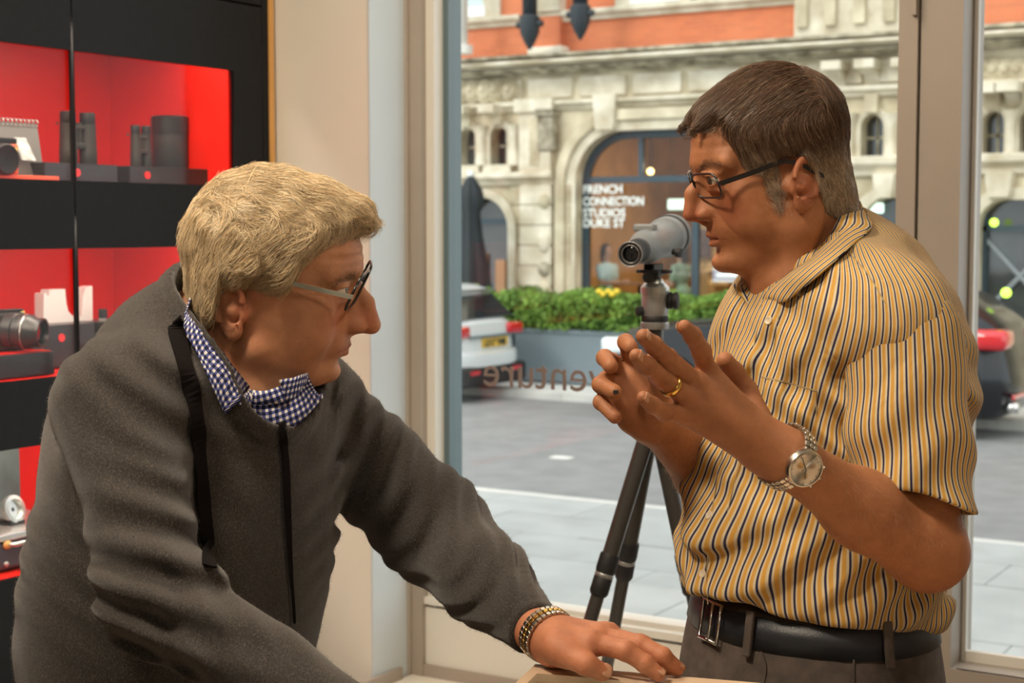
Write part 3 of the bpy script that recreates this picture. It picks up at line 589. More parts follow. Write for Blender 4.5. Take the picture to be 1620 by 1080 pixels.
# folded parasol
q = PY(745, 470, 20.6); base = Vector((q.x, 20.6, ZP)); zt3 = PY(745, 275, 20.6).z
um = empty('folded_parasol', base, 'folded black parasol standing in front of the arched window', 'parasol')
H = zt3-ZP; pr = []
MB().tube([base, base+Vector((0, 0, H))], .03, 10).build('pole', m_steel, um, True)
k_ = MB(); n_ = 28; ringz = [(.30, .05), (.32, .23), (.42, .27), (.55, .22), (.68, .16), (.80, .13), (.86, .19), (.92, .15), (.985, .05)]
vs_ = []; fs_ = []
for i, (hz, r) in enumerate(ringz):
    for j in range(n_):
        t = 2*math.pi*j/n_; rr_ = r*(1+.22*math.cos(7*t+hz*3)); vs_.append((base.x+rr_*math.cos(t), base.y+rr_*math.sin(t), base.z+hz*H+(.05*math.cos(7*t) if i == 0 else 0)))
for i in range(len(ringz)-1):
    for j in range(n_): a = i*n_+j; b = i*n_+(j+1) % n_; fs_.append((a, b, b+n_, a+n_))
MB().add(vs_, fs_).build('canopy', mat('black_canvas', (.018, .025, .03), .8), um, True)
MB().sph(base+Vector((0, 0, H)), .06).build('finial', m_paper, um, True); MB().rbox(base.x-.35, base.x+.35, base.y-.35, base.y+.35, ZP, ZP+.08, .02).build('base_plate', m_iron, um)
# planters with hedges
m_plant = mat('planter_grey', (.20, .25, .28), .6, var=.05)
m_leaf = mat('leaf_green', (.09, .26, .03), .6, var=.6, vscale=3.5, col2=(.30, .50, .08))
m_hsoil = mat('hedge_core', (.02, .05, .01), .9)
x0 = X(770)-.2
rg = np.random.default_rng(5)
for k in range(4):
    xa_ = x0+k*2.05; xb_ = xa_+2.0; zpT = PY(880, 521, 19.3).z; zhT = PY(880, 468, 19.3).z
    pe = empty('planter', ((xa_+xb_)/2, 19.5, ZP), ['grey planter with a clipped green hedge, first from the white car', 'grey planter with a green hedge, second from the white car', 'grey planter with a green hedge behind the black car bonnet', 'grey planter with a green hedge behind the black car roof'][k], 'planter', 'planters along the far pavement')
    MB().rbox(xa_, xb_, 19.3, 19.8, ZP, zpT, .02).build('trough', m_plant, pe); MB().rbox(xa_-.02, xb_+.02, 19.28, 19.82, zpT-.06, zpT, .01).build('rim', m_plant, pe)
    MB().rbox(xa_+.05, xb_-.05, 19.36, 19.74, zpT, zhT-.1, .06).build('hedge_core', m_hsoil, pe)
    n_ = 5200; c = np.stack([rg.uniform(xa_+.01, xb_-.01, n_), rg.uniform(19.24, 19.86, n_), zpT+.0+(zhT-zpT)*rg.uniform(0, 1, n_)**.8], 1)
    c[:, 2] += .05*np.sin(c[:, 0]*5.3+k)*((c[:, 2]-zpT)/(zhT-zpT)); side = rg.integers(0, 3, n_); c[side == 0, 1] = 19.26+rg.uniform(-.05, .05, (side == 0).sum()); c[side == 1, 2] = zhT+.05*np.sin(c[side == 1, 0]*5.3+k)+rg.uniform(-.06, .07, (side == 1).sum())
    d = rg.normal(size=(n_, 3)); d /= np.linalg.norm(d, axis=1)[:, None]; e = np.cross(d, rg.normal(size=(n_, 3))); e /= np.linalg.norm(e, axis=1)[:, None]; L_ = rg.uniform(.025, .05, n_)[:, None]
    V4 = np.stack([c-d*L_, c+e*L_*.45, c+d*L_, c-e*L_*.45], 1).reshape(-1, 3)
    me = bpy.data.meshes.new('hedge_leaves'); me.from_pydata(V4.tolist(), [], np.arange(n_*4).reshape(-1, 4).tolist()); lo = link('hedge_leaves', me, m_leaf, pe); lo['kind'] = 'stuff'
    if k == 1:
        for j in range(5):
            q = PY(948+j*7, 461+(j % 2)*5, 19.3); MB().sph(q, (.05, .05, .04), 8, 6).build('yellow_flower', mat('yellow_petal', (.85, .62, .05), .6), pe, True)
# ---- cars
m_carw = mat('car_white', (.72, .76, .77), .25, coat=.6); m_cark = mat('car_black', (.008, .010, .013), .22, coat=.35, spec=.3); m_tyre = mat('tyre', (.015, .015, .016), .8)
m_cglass = mat('car_glass', (.02, .025, .028), .06, spec=.8, coat=.5); m_tail = mat('tail_lamp_red', (.62, .01, .02), .15, coat=1); m_plate = mat('yellow_plate', (.80, .50, .06), .45); m_hl = mat('headlamp', (.85, .9, .92), .1, coat=1)
def car(name, xr_, yn, yf, prof, mm, label, Mx=None):
    # prof: outline from low rear, over the roof, to the low front: (u, z, half-width factor)
    e = empty(name, (xr_, (yn+yf)/2, ZS), label, 'car'); yc_ = (yn+yf)/2; hw = (yf-yn)/2
    ns = 13; vs, fs = [], []; n = len(prof)
    for j in range(ns):
        s = -1+2*j/(ns-1); a = abs(s)
        for (u, z, wf_, rd) in prof:
            ii = a**5; vs.append((xr_-(u+(rd*ii*(1 if u < 2.2 else -1))), yc_+hw*wf_*(s*(1-.04*(1-ii))), ZS+z-(.06*a**6 if z > .9 else -.02*a**6)))
    for j in range(ns-1):
        for i in range(n): k = (i+1) % n; fs.append((j*n+i, (j+1)*n+i, (j+1)*n+k, j*n+k))
    fs.append(tuple(range(n))); fs.append(tuple(range((ns-1)*n, ns*n))[::-1])
    body = MB().add(vs, fs).build('body', mm, e, 35)
    return e, yc_, hw
def wheel(e, x, y, r, side):
    M = frame((x, y, ZS+r), (0, side, 0))
    t = MB().lathe([(r*.62, -.1), (r*.96, -.11), (r, -.07), (r, .07), (r*.96, .11), (r*.64, .11), (r*.62, .09)], M, 28).build('wheel', m_tyre, e, 40)
    MB().lathe([(r*.62, .085), (r*.6, .095), (r*.2, .07), (.001, .075)], M, 20).build('rim', m_silver, t, True)
    a = MB(); pts = [(x+(r+.06)*math.cos(q), y+side*.09, ZS+r+(r+.06)*math.sin(q)) for q in [math.pi*k/12 for k in range(-1, 14)]]; a.tube(pts, .05, 8).build('wheel_arch', m_tyre, e, True)
ynear = 16.9; xw_ = PY(727, 560, ynear).x; wcar = 1.78
prof = [(.16, .24, .93, .2), (.03, .34, .97, .25), (0, .52, .98, .25), (.02, .62, 1, .25), (.10, .66, .99, .22), (.11, .84, .97, .2), (.13, 1.02, .94, .2), (.20, 1.08, .92, .18), (.52, 1.40, .78, .12), (.40, 1.46, .76, .1), (.62, 1.52, .76, .1), (1.5, 1.56, .77, .1), (2.4, 1.5, .77, .1), (3.2, 1.02, .93, .1), (4.1, .82, .95, .2), (4.3, .6, .97, .3), (4.3, .3, .95, .3), (4.0, .2, .93, .2)]
e, yc_, hw = car('white_hatchback', xw_, ynear, ynear+wcar, prof, m_carw, 'white hatchback parked at the left, seen from behind with its yellow plate')
def rear(name, u0, u1, z0, z1, y0, y1, m, th=.02):   # thin shaped piece on the rear, following its slope
    MB().add([(xw_-u0+th, yc_+y0, ZS+z0), (xw_-u0+th, yc_+y1, ZS+z0), (xw_-u1+th, yc_+y1*(.9 if z1 > 1.3 else 1), ZS+z1), (xw_-u1+th, yc_+y0*(.9 if z1 > 1.3 else 1), ZS+z1), (xw_-u0-.03, yc_+y0, ZS+z0), (xw_-u0-.03, yc_+y1, ZS+z0), (xw_-u1-.03, yc_+y1, ZS+z1), (xw_-u1-.03, yc_+y0, ZS+z1)], [(0, 1, 2, 3), (7, 6, 5, 4), (0, 4, 5, 1), (1, 5, 6, 2), (2, 6, 7, 3), (3, 7, 4, 0)]).build(name, m, e)
rear('rear_window', .20, .49, 1.09, 1.38, -.70, .70, m_cglass, .03)
for s in (-1, 1):
    y0 = s*.48; y1 = s*.86
    MB().rbox(xw_-.30, xw_-.085, min(yc_+y0, yc_+y1), max(yc_+y0, yc_+y1), ZS+.84, ZS+1.0, .035).build('tail_lamp', m_tail, e, True)
    MB().rbox(xw_-.06, xw_+.012, yc_+s*.52-.12, yc_+s*.52+.12, ZS+.36, ZS+.42, .01).build('reflector', m_tail, e)
MB().box(xw_-.10, xw_-.075, yc_-.20, yc_+.42, ZS+.70, ZS+.82).build('number_plate', m_plate, e) 
MB().rbox(xw_-.3, xw_+.006, yc_-.80, yc_+.80, ZS+.20, ZS+.47, .05).build('lower_bumper', m_tyre, e)
MB().rbox(xw_-.115, xw_-.07, yc_-.5, yc_+.62, ZS+.835, ZS+.862, .008).build('trim_strip', m_steel, e)
text('plate_number', 'LD17 YMR', m_iron, Matrix.Translation((xw_-.073, yc_-.17, ZS+.72))@YZ, .12, e, ext=.001, bold=.006)
MB().add([(xw_-.8, ynear+.11, ZS+1.06), (xw_-2.9, ynear+.07, ZS+1.06), (xw_-2.4, ynear+.23, ZS+1.42), (xw_-1.0, ynear+.23, ZS+1.44), (xw_-.8, ynear+.16, ZS+1.06), (xw_-2.9, ynear+.12, ZS+1.06), (xw_-2.4, ynear+.28, ZS+1.42), (xw_-1.0, ynear+.28, ZS+1.44)], [(0, 1, 2, 3), (7, 6, 5, 4), (0, 4, 5, 1), (1, 5, 6, 2), (2, 6, 7, 3), (3, 7, 4, 0)]).build('side_window', m_cglass, e)
for x in (-.85, -3.45): wheel(e, xw_+x, ynear+.06, .33, -1); wheel(e, xw_+x, ynear+wcar-.06, .33, 1)
# black estate car: rear at the right edge, bonnet at the left
xb1 = PY(1597, 560, ynear).x; xb0 = PY(936, 560, ynear).x; LB = xb1-xb0
prof2 = [(u_, z_*1.13 if z_ > .4 else z_, a_, b_) for u_, z_, a_, b_ in [(.2, .22, .93, .2), (.03, .34, .97, .3), (0, .55, 1, .3), (.04, .72, 1, .3), (.10, .95, .98, .3), (.16, 1.10, .93, .25), (.55, 1.36, .76, .12), (.9, 1.44, .74, .1), (1.8, 1.48, .74, .1), (2.5, 1.43, .74, .1), (LB-1.55, 1.07, .92, .1), (LB-.9, 1.03, .95, .2), (LB-.28, .93, .95, .3), (LB-.02, .62, .96, .4), (LB, .35, .95, .4), (LB-.3, .2, .93, .2)]]
e, yc_, hw = car('black_estate_car', xb1, ynear, ynear+1.85, prof2, m_cark, 'black estate car parked behind both windows, red tail lamp at the right')
for s in (-1, 1):
    MB().rbox(xb1-.62, xb1-.04, min(yc_+s*.50, yc_+s*.930), max(yc_+s*.50, yc_+s*.930), ZS+.98, ZS+1.2, .07).build('tail_lamp', m_tail, e, True)
    MB().rbox(xb1-LB+.10, xb1-LB+.52, min(yc_+s*.55, yc_+s*.90), max(yc_+s*.55, yc_+s*.90), ZS+.76, ZS+.96, .05).build('headlamp', m_hl, e, True)
    MB().tube([(xb1-.1, yc_+s*.62, ZS+.36), (xb1+.03, yc_+s*.62, ZS+.36)], .06, 14).build('exhaust', m_chrome, e, True)
    yy = yc_+s*.86
    MB().add([(xb1-.7, yy, ZS+1.19), (xb1-LB+1.9, yy, ZS+1.19), (xb1-2.5, yy-s*.17, ZS+1.53), (xb1-.95, yy-s*.17, ZS+1.53), (xb1-.7, yy-s*.05, ZS+1.19), (xb1-LB+1.9, yy-s*.05, ZS+1.19), (xb1-2.5, yy-s*.22, ZS+1.53), (xb1-.95, yy-s*.22, ZS+1.53)], [(0, 1, 2, 3), (7, 6, 5, 4), (0, 4, 5, 1), (1, 5, 6, 2), (2, 6, 7, 3), (3, 7, 4, 0)]).build('side_window', m_cglass, e)
MB().box(xb1-LB+1.05, xb1-LB+1.9, 0, 0, 0, 0) 
MB().rbox(xb1-.02, xb1+.012, yc_-.7, yc_+.8, ZS+.45, ZS+.50, .01).build('reflector', m_tail, e)
for x in (-.9, -LB+.95): wheel(e, xb1+x, ynear+.06, .35, -1); wheel(e, xb1+x, ynear+1.79, .35, 1)
# own building above the shop front, so the near pavement sees only half the sky
struct(MB().box(-9, 7, 3.3, 3.66, CZ+.15, 7.5).build('wall_own_upper', m_stone)); struct(MB().box(-9, -3.3, 3.3, 3.66, ZP, CZ+.15).box(2.8, 7, 3.3, 3.66, ZP, CZ+.15).box(-3.3, 2.8, 3.67, 3.7, ZP, -.0).build('wall_own_lower', m_stone))
# ================================================================== figures: smooth solids meshed in numpy
# stage coordinates: s to the right, d forward (horizontal, along the view), z up
f32 = np.float32
def ST(px_, py_, d):
    s, z = ray(px_, py_); return np.array([s*d, d, CAMZ+z*d])
def S2W(A):
    A = np.asarray(A, float); return np.stack([A[..., 0]*ca-A[..., 1]*sa, A[..., 0]*sa+A[..., 1]*ca, A[..., 2]], -1)
def smin(a, b, k):
    h = np.clip(.5+.5*(b-a)/k, 0, 1); return b+(a-b)*h-k*h*(1-h)
def smax(a, b, k): return -smin(-a, -b, k)
def cap(P_, a, b, ra, rb=None):
    rb = ra if rb is None else rb; a = np.asarray(a, f32); ab = np.asarray(b, f32)-a; q = P_-a
    t = np.clip(q@ab/max(float(ab@ab), 1e-12), 0, 1); return np.sqrt(((q-t[:, None]*ab)**2).sum(1))-(ra+(rb-ra)*t)
def ell(P_, c, r, Rm_=None):
    q = P_-np.asarray(c, f32)
    if Rm_ is not None: q = q@np.asarray(Rm_, f32)
    r = np.asarray(r, f32); k0 = np.sqrt(((q/r)**2).sum(1)); k1 = np.sqrt(((q/(r*r))**2).sum(1)); return k0*(k0-1)/np.maximum(k1, 1e-6)
def sphd(P_, c, r): return np.sqrt(((P_-np.asarray(c, f32))**2).sum(1))-r
def chain(P_, pts, rs, k):
    d = None
    for i in range(len(pts)-1):
        e = cap(P_, pts[i], pts[i+1], rs[i], rs[i+1]); d = e if d is None else smin(d, e, k)
    return d
def rotz(a): c, s = math.cos(a), math.sin(a); return np.array([[c, -s, 0], [s, c, 0], [0, 0, 1]])
def rot3(yaw, pitch, roll):
    cy, sy = math.cos(yaw), math.sin(yaw); cp, sp = math.cos(pitch), math.sin(pitch); cr, sr = math.cos(roll), math.sin(roll)
    return np.array([[cy, -sy, 0], [sy, cy, 0], [0, 0, 1]])@np.array([[cp, 0, sp], [0, 1, 0], [-sp, 0, cp]])@np.array([[1, 0, 0], [0, cr, -sr], [0, sr, cr]])
def nz(P_, fr, seed=0.):
    x, y, z = P_[:, 0]*fr+seed, P_[:, 1]*fr+seed*1.7, P_[:, 2]*fr-seed
    a = np.sin(x*1.0+1.3*np.sin(y*.7+z*.5))+np.sin(y*1.1+1.1*np.sin(z*.8+x*.6))+np.sin(z*.9+1.2*np.sin(x*.75-y*.4)); return a/3
def mesh_sdf(f, lo, hi, h):
    lo = np.array(lo, float); hi = np.array(hi, float); B = 8
    nb = np.ceil((hi-lo)/h/B).astype(int); n = nb*B
    g = np.stack(np.meshgrid(*[np.arange(k) for k in nb], indexing='ij'), -1).reshape(-1, 3)
    c = (lo+(g*B+B/2)*h).astype(f32); dc = np.concatenate([f(c[i:i+100000]) for i in range(0, len(c), 100000)])
    keep = np.abs(dc) < B*h*1.25
    V = np.repeat(np.repeat(np.repeat(dc.reshape(nb), B, 0), B, 1), B, 2).astype(f32)
    o = np.stack(np.meshgrid(*[np.arange(B)]*3, indexing='ij'), -1).reshape(-1, 3)
    K = g[keep]
    for i in range(0, len(K), 300):
        idx = (K[i:i+300, None, :]*B+o[None]).reshape(-1, 3); V[idx[:, 0], idx[:, 1], idx[:, 2]] = f((lo+idx*h).astype(f32))
    S = V < 0; S[0] = S[-1] = False; S[:, 0] = S[:, -1] = False; S[:, :, 0] = S[:, :, -1] = False
    V = np.where(S, V, np.maximum(V, 1e-6))
    nx, ny, nz_ = n
    cnt = np.zeros((nx-1, ny-1, nz_-1), np.int8)
    for a in (0, 1):
        for b in (0, 1):
            for c_ in (0, 1): cnt += S[a:nx-1+a, b:ny-1+b, c_:nz_-1+c_]
    act = np.argwhere((cnt > 0) & (cnt < 8)); vid = -np.ones(cnt.shape, np.int64); vid[act[:, 0], act[:, 1], act[:, 2]] = np.arange(len(act))
    acc = np.zeros((len(act), 3)); w_ = np.zeros(len(act)); C8 = [(a, b, c_) for a in (0, 1) for b in (0, 1) for c_ in (0, 1)]
    for p in C8:
        for ax in range(3):
            if p[ax]: continue
            q = list(p); q[ax] = 1
            v0 = V[act[:, 0]+p[0], act[:, 1]+p[1], act[:, 2]+p[2]]; v1 = V[act[:, 0]+q[0], act[:, 1]+q[1], act[:, 2]+q[2]]
            m = (v0 < 0) != (v1 < 0); t = np.where(m, v0/np.where(m, v0-v1, 1), 0)
            pt = np.tile(np.array(p, float), (len(act), 1)); pt[:, ax] = t; acc[m] += pt[m]; w_[m] += 1
    X = lo+(act+acc/np.maximum(w_, 1)[:, None])*h
    F = []
    for ax in range(3):
        sl0 = [slice(1, -1)]*3; sl1 = [slice(1, -1)]*3; sl0[ax] = slice(0, -1); sl1[ax] = slice(1, None)
        s0 = S[tuple(sl0)]; s1 = S[tuple(sl1)]; e = np.argwhere(s0 != s1)
        inv = s0[e[:, 0], e[:, 1], e[:, 2]]
        e = e.copy(); u, v = [(1, 2), (2, 0), (0, 1)][ax]
        e[:, u] += 1; e[:, v] += 1
        def cell(du, dv):
            k = e.copy(); k[:, u] += du; k[:, v] += dv; return vid[k[:, 0], k[:, 1], k[:, 2]]
        q = np.stack([cell(-1, -1), cell(0, -1), cell(0, 0), cell(-1, 0)], 1)
        q[~inv] = q[~inv][:, ::-1]; F.append(q)
    F = np.concatenate(F); F = F[(F >= 0).all(1)]; return X, F
def np_mesh(name, X, F, attrs=None):
    me = bpy.data.meshes.new(name); X = np.asarray(X, f32); F = np.asarray(F, np.int32)
    me.vertices.add(len(X)); me.vertices.foreach_set('co', X.ravel()); me.loops.add(F.size); me.loops.foreach_set('vertex_index', F.ravel())
    me.polygons.add(len(F)); me.polygons.foreach_set('loop_start', np.arange(len(F), dtype=np.int32)*F.shape[1])
    me.update(calc_edges=True); me.shade_smooth()
    for k, v in (attrs or {}).items():
        v = np.asarray(v, f32)
        if v.ndim == 2:
            a = me.color_attributes.new(k, 'FLOAT_COLOR', 'POINT'); c = np.ones((len(X), 4), f32); c[:, :3] = v; a.data.foreach_set('color', c.ravel())
        else: a = me.attributes.new(k, 'FLOAT', 'POINT'); a.data.foreach_set('value', v)
    return me
def join_np(parts):
    Xs, Fs, k = [], [], 0
    for X, F in parts: Xs.append(X); Fs.append(F+k); k += len(X)
    return np.concatenate(Xs), np.concatenate(Fs)
def bounds(pts, pad):
    p = np.array(pts, float); return p.min(0)-pad, p.max(0)+pad
CAMS = np.array([0, 0, CAMZ])
def hit(f, px_, py_, d0=1.2, d1=2.6, off=0.0):      # first point of a solid met by the line of sight through a pixel
    u = ST(px_, py_, 1.0)-CAMS; ds = np.arange(d0, d1, .002); Q = (CAMS+u*ds[:, None]).astype(f32); v = f(Q)
    i = np.argmax(v < off) if (v < off).any() else int(np.argmin(v)); return CAMS+u*ds[i]
def hits(f, pts, off=0.0): return np.array([hit(f, p[0], p[1], off=off) for p in pts])
def gradf(f, Q, e=.0015):
    Q = Q.astype(f32); g = np.stack([f(Q+np.eye(3, dtype=f32)[i]*e)-f(Q-np.eye(3, dtype=f32)[i]*e) for i in range(3)], 1); return g/np.maximum(np.linalg.norm(g, axis=1), 1e-9)[:, None]
def spline(P_, n):                                   # Catmull-Rom through points
    P_ = np.array(P_, float); Q = np.vstack([2*P_[0]-P_[1], P_, 2*P_[-1]-P_[-2]]); out = []
    for t in np.linspace(0, len(P_)-1, n):
        i = min(int(t), len(P_)-2); u = t-i; a, b, c, d = Q[i:i+4]
        out.append(.5*((2*b)+(-a+c)*u+(2*a-5*b+4*c-d)*u*u+(-a+3*b-3*c+d)*u**3))
    return np.array(out)
def strip(f, pix, width, name, m, parent, off=.003, n=40, thick=.0022, attrs=None, d0=1.2):     # a band lying on a solid, following a pixel path
    pp = spline([p[:2] for p in pix], n); c = hits(lambda Q: f(Q)-off, pp); c = c.copy()
    for _ in range(3): c[1:-1] = (c[:-2]+2*c[1:-1]+c[2:])/4
    nr = gradf(f, c); tg = np.gradient(c, axis=0); tg /= np.linalg.norm(tg, axis=1)[:, None]; sd = np.cross(tg, nr); sd /= np.linalg.norm(sd, axis=1)[:, None]
    w_ = np.interp(np.linspace(0, 1, n), np.linspace(0, 1, len(width)), width)[:, None]/2
    rings = [c-sd*w_, c-sd*w_+nr*thick, c+sd*w_+nr*thick, c+sd*w_]; X = np.stack(rings, 1).reshape(-1, 3); F = []
    for i in range(n-1):
        for j in range(4): k = (j+1) % 4; F.append((i*4+j, i*4+k, (i+1)*4+k, (i+1)*4+j))
    F += [(0, 1, 2, 3), ((n-1)*4+3, (n-1)*4+2, (n-1)*4+1, (n-1)*4)]
    me = bpy.data.meshes.new(name); me.from_pydata(S2W(X).tolist(), [], F); return link(name, me, m, parent)
def W(p): return Vector(S2W(np.array(p)))
# ------------------------------------------------------------------ head in its own frame, in centimetres: x forward, y to the figure's left, z up, origin between the ears
def make_head(q):
    eyo = q.get('eye', .42)
    g = lambda k, d: q.get(k, d)
    nt = g('tip', (12.2, 0, -1.3)); na = g('nasion', (9.6, 0, 2.9)); sub = g('sub', (10.6, 0, -2.6)); ch = g('chin', (8.6, 0, -7.9)); cw = g('cheek', 1.0); mo = g('mouth', .1); jw = g('jaw', 1.0)
    bo = g('brow', 0); ex0 = g('eyex', 0)
    def f(L):
        A = L.copy(); A[:, 1] = np.abs(A[:, 1])           # mirrored for paired features
        bk = g('back', 9.7); d = ell(L, (8.5-(8.5+bk)/2, 0, 5.0), ((8.5+bk)/2, 7.6, 8.0)); d = smin(d, ell(L, (3.2+g('fore', 0), 0, 5.2), (6.6, 6.4, 6.6)), 1.5)
        d = smin(d, ell(L, (3.6, 0, -1.4), (6.2, 6.1, 7.0)), 2.2)
        d = smin(d, cap(A, (.8, 5.4*jw, -4.8), (ch[0]-1.6, 1.6, ch[2]-.2), 1.5*jw, 1.3), 2.5)
        d = smin(d, cap(A, (.2, 5.9, .5), (.8, 5.4*jw, -4.8), 1.5, 1.5), 2.0)
        d = smin(d, ell(L, (ch[0]-.3, 0, ch[2]), (1.6, 2.1, 1.5)), 1.2)
        d = smin(d, cap(A, (9.0+bo, .8, 4.1), (7.3+bo*.7, 5.0, 4.1), .75, .8), 1.6)          # brow
        d = smin(d, ell(A, (6.0, 4.5, .0), (2.2*cw, 1.7*cw, 1.7*cw)), 1.8)              # cheekbone
        d = smin(d, ell(A, (5.2, 4.3, -3.2), (2.6*cw, 1.9*cw, 2.6*cw)), 2.0)
        d = smin(d, ell(L, (8.2, 0, -4.0), (2.0, 2.7, 2.6)), 1.4)                         # muzzle
        d = smax(d, -ell(A, (9.7+ex0, 3.3, 2.35), (2.1, 1.9, 1.25)), 1.1)                      # eye socket
        # lids
        lid = sphd(A, (7.35+ex0, 3.2, 2.4), 1.36); lid = smax(lid, -ell(A, (8.35+ex0, 3.35, 2.3), (1.35, 1.45, g('eye', .42))), .12); d = smin(d, lid, .35)
        d = smin(d, cap(A, (8.75+ex0, 2.3, 3.25), (7.4+ex0*.8, 4.7, 3.1), .22, .3), .5)              # lid fold
        d = smin(d, cap(A, (8.3+ex0, 2.2, 1.15), (7.5+ex0, 4.2, .95), .25, .25), .7)              # bag below the eye
        # nose
        mid = ((na[0]+nt[0])/2+g('hump', .15), 0, (na[2]+nt[2])/2+.3)
        n_ = chain(L, [na, mid, nt], [.62, .78, g('tipr', 1.0)], .6); n_ = smin(n_, ell(A, (nt[0]-1.55, 1.25, nt[2]-.25), (1.05, .68, .75)), .5)
        n_ = smin(n_, cap(L, (na[0]-1.3, 0, na[2]-.6), (nt[0]-2.3, 0, nt[2]+.3), 1.0, 1.55), .9); n_ = smin(n_, cap(L, (nt[0]-.5, 0, nt[2]-.45), sub, .5, .45), .5)
        n_ = smax(n_, -ell(A, (nt[0]-1.35, .62, nt[2]-1.25), (.7, .35, .55)), .2)
        d = smin(d, n_, .75)
        d = d+.10*np.exp(-(cap(A, (nt[0]-2.6, 2.5, nt[2]-.2), (8.0, 3.7, -4.4), 0, 0)/.34)**2)        # fold from nose to mouth
        # lips
        ux, lx, uz = g('ulip', 10.35), g('llip', 10.1), g('lipz', -4.2)
        up = cap(A, (ux, 0, uz+.12), (ux-1.9, 2.5, uz-.35), .42, .2); lo_ = cap(A, (lx, 0, uz-.85-mo), (ux-1.95, 2.3, uz-.5), .52, .2)
        d = smin(d, up, .4); d = smin(d, lo_, .45)
        d = smax(d, -cap(A, (ux+.4, 0, uz-.36-mo/2), (ux-1.7, 2.7, uz-.45), .06+mo*.5, .05), .12)
        d = smax(d, -ell(L, (lx+.25, 0, uz-2.15), (.75, 1.7, .45)), .8)                       # dent above the chin
        # temple hollow
        d = smax(d, -ell(A, (6.0, 8.3, 4.2), (2.6, 1.6, 2.6)), 1.4)
        # ears
        E = A-np.array(g('ear', (-.6, 7.25, .2)), f32); c_, s_ = math.cos(.42), math.sin(.42); ex = E[:, 0]*c_+E[:, 1]*s_; ey = -E[:, 0]*s_+E[:, 1]*c_
        c2, s2 = math.cos(g('eart', .18)), math.sin(g('eart', .18)); x2 = ex*c2+E[:, 2]*s2; z2 = -ex*s2+E[:, 2]*c2; es = g('ears', 1.0); Q = np.stack([x2, ey, z2], 1)/es
        e = ell(Q, (-.4, .55, .35), (1.75, .42, 2.75)); e = smin(e, ell(Q, (-.1, .45, -2.1), (1.05, .42, 1.1)), .5)
        t = np.sqrt((Q[:, 0]+.45)**2/1.62**2+(Q[:, 2]-.5)**2/2.55**2); ring = np.sqrt(((t-1)*1.75)**2+(Q[:, 1]-1.0)**2)-.33; ring = np.where((Q[:, 2] < -1.4) | ((Q[:, 0] > .7) & (Q[:, 2] < .9)), ring+.35, ring); e = smin(e, ring, .25)
        t2 = np.sqrt((Q[:, 0]+.1)**2/1.0**2+(Q[:, 2]-.1)**2/1.7**2); r2 = np.sqrt(((t2-1)*1.1)**2+(Q[:, 1]-.82)**2)-.17; r2 = np.where(Q[:, 0] > .35, r2+.3, r2); e = smin(e, r2, .3)
        e = smax(e, -ell(Q, (.1, 1.15, -.25), (.9, 1.0, 1.2)), .15); e = smax(e, -ell(Q, (-.35, 1.15, 1.6), (.95, .55, .5)), .2)
        e = smin(e, ell(Q, (1.0, .35, -.45), (.42, .38, .6)), .25); e = smin(e, cap(Q, (.2, -.6, 0), (-.2, .4, 0), 1.3, 1.0)-.0, .3)
        d = smin(d, e*es, .35)
        # forehead creases and age wrinkles, eyes' crow's feet
        w1 = g('wr', .03)
        fm = np.clip((L[:, 0]-5.5)/2, 0, 1)*np.clip((L[:, 2]-4.8)/.8, 0, 1)*np.clip((9.0-L[:, 2])/1, 0, 1); d = d+fm*w1*np.sin(L[:, 2]*5.2+.25*A[:, 1])
        cf = np.clip(1-np.abs(A[:, 1]-5.6)/1.3, 0, 1)*np.clip(1-np.abs(L[:, 2]-2)/1.8, 0, 1)*np.clip((L[:, 0]-3.2)/1, 0, 1); d = d+cf*w1*np.sin(np.arctan2(L[:, 2]-2.2, 8.5-L[:, 0])*22)
        d = d+.02*nz(L, 1.6, 3.)
        return d
    return f
def skinmat(name, base, dark, rough=.5):
    m = mat(name, base, rough, sss=.10, spec=.35); n = m.node_tree.nodes; l = m.node_tree.links; b = n['Principled BSDF']
    a = n.new('ShaderNodeAttribute'); a.attribute_name = 'col'; t = n.new('ShaderNodeTexCoord')
    z = n.new('ShaderNodeTexNoise'); z.inputs['Scale'].default_value = 42; z.inputs['Detail'].default_value = 6; z.inputs['Roughness'].default_value = .65; l.new(t.outputs['Object'], z.inputs['Vector'])
    r = n.new('ShaderNodeValToRGB'); r.color_ramp.elements[0].position = .3; r.color_ramp.elements[1].position = .66; r.color_ramp.elements[0].color = tuple(dark)+(1,); r.color_ramp.elements[1].color = (1.05, 1.05, 1.03, 1); l.new(z.outputs['Fac'], r.inputs['Fac'])
    mx = n.new('ShaderNodeMix'); mx.data_type = 'RGBA'; mx.blend_type = 'MULTIPLY'; mx.inputs['Factor'].default_value = 1; l.new(a.outputs['Color'], mx.inputs['A']); l.new(r.outputs['Color'], mx.inputs['B']); l.new(mx.outputs['Result'], b.inputs['Base Color'])
    v = n.new('ShaderNodeTexVoronoi'); v.inputs['Scale'].default_value = 900; l.new(t.outputs['Object'], v.inputs['Vector']); z2 = n.new('ShaderNodeTexNoise'); z2.inputs['Scale'].default_value = 260; z2.inputs['Detail'].default_value = 5; l.new(t.outputs['Object'], z2.inputs['Vector'])
    ad = n.new('ShaderNodeMath'); l.new(v.outputs['Distance'], ad.inputs[0]); l.new(z2.outputs['Fac'], ad.inputs[1]); u = n.new('ShaderNodeBump'); u.inputs['Strength'].default_value = .28; u.inputs['Distance'].default_value = .0012; l.new(ad.outputs[0], u.inputs['Height']); l.new(u.outputs['Normal'], b.inputs['Normal'])
    return m
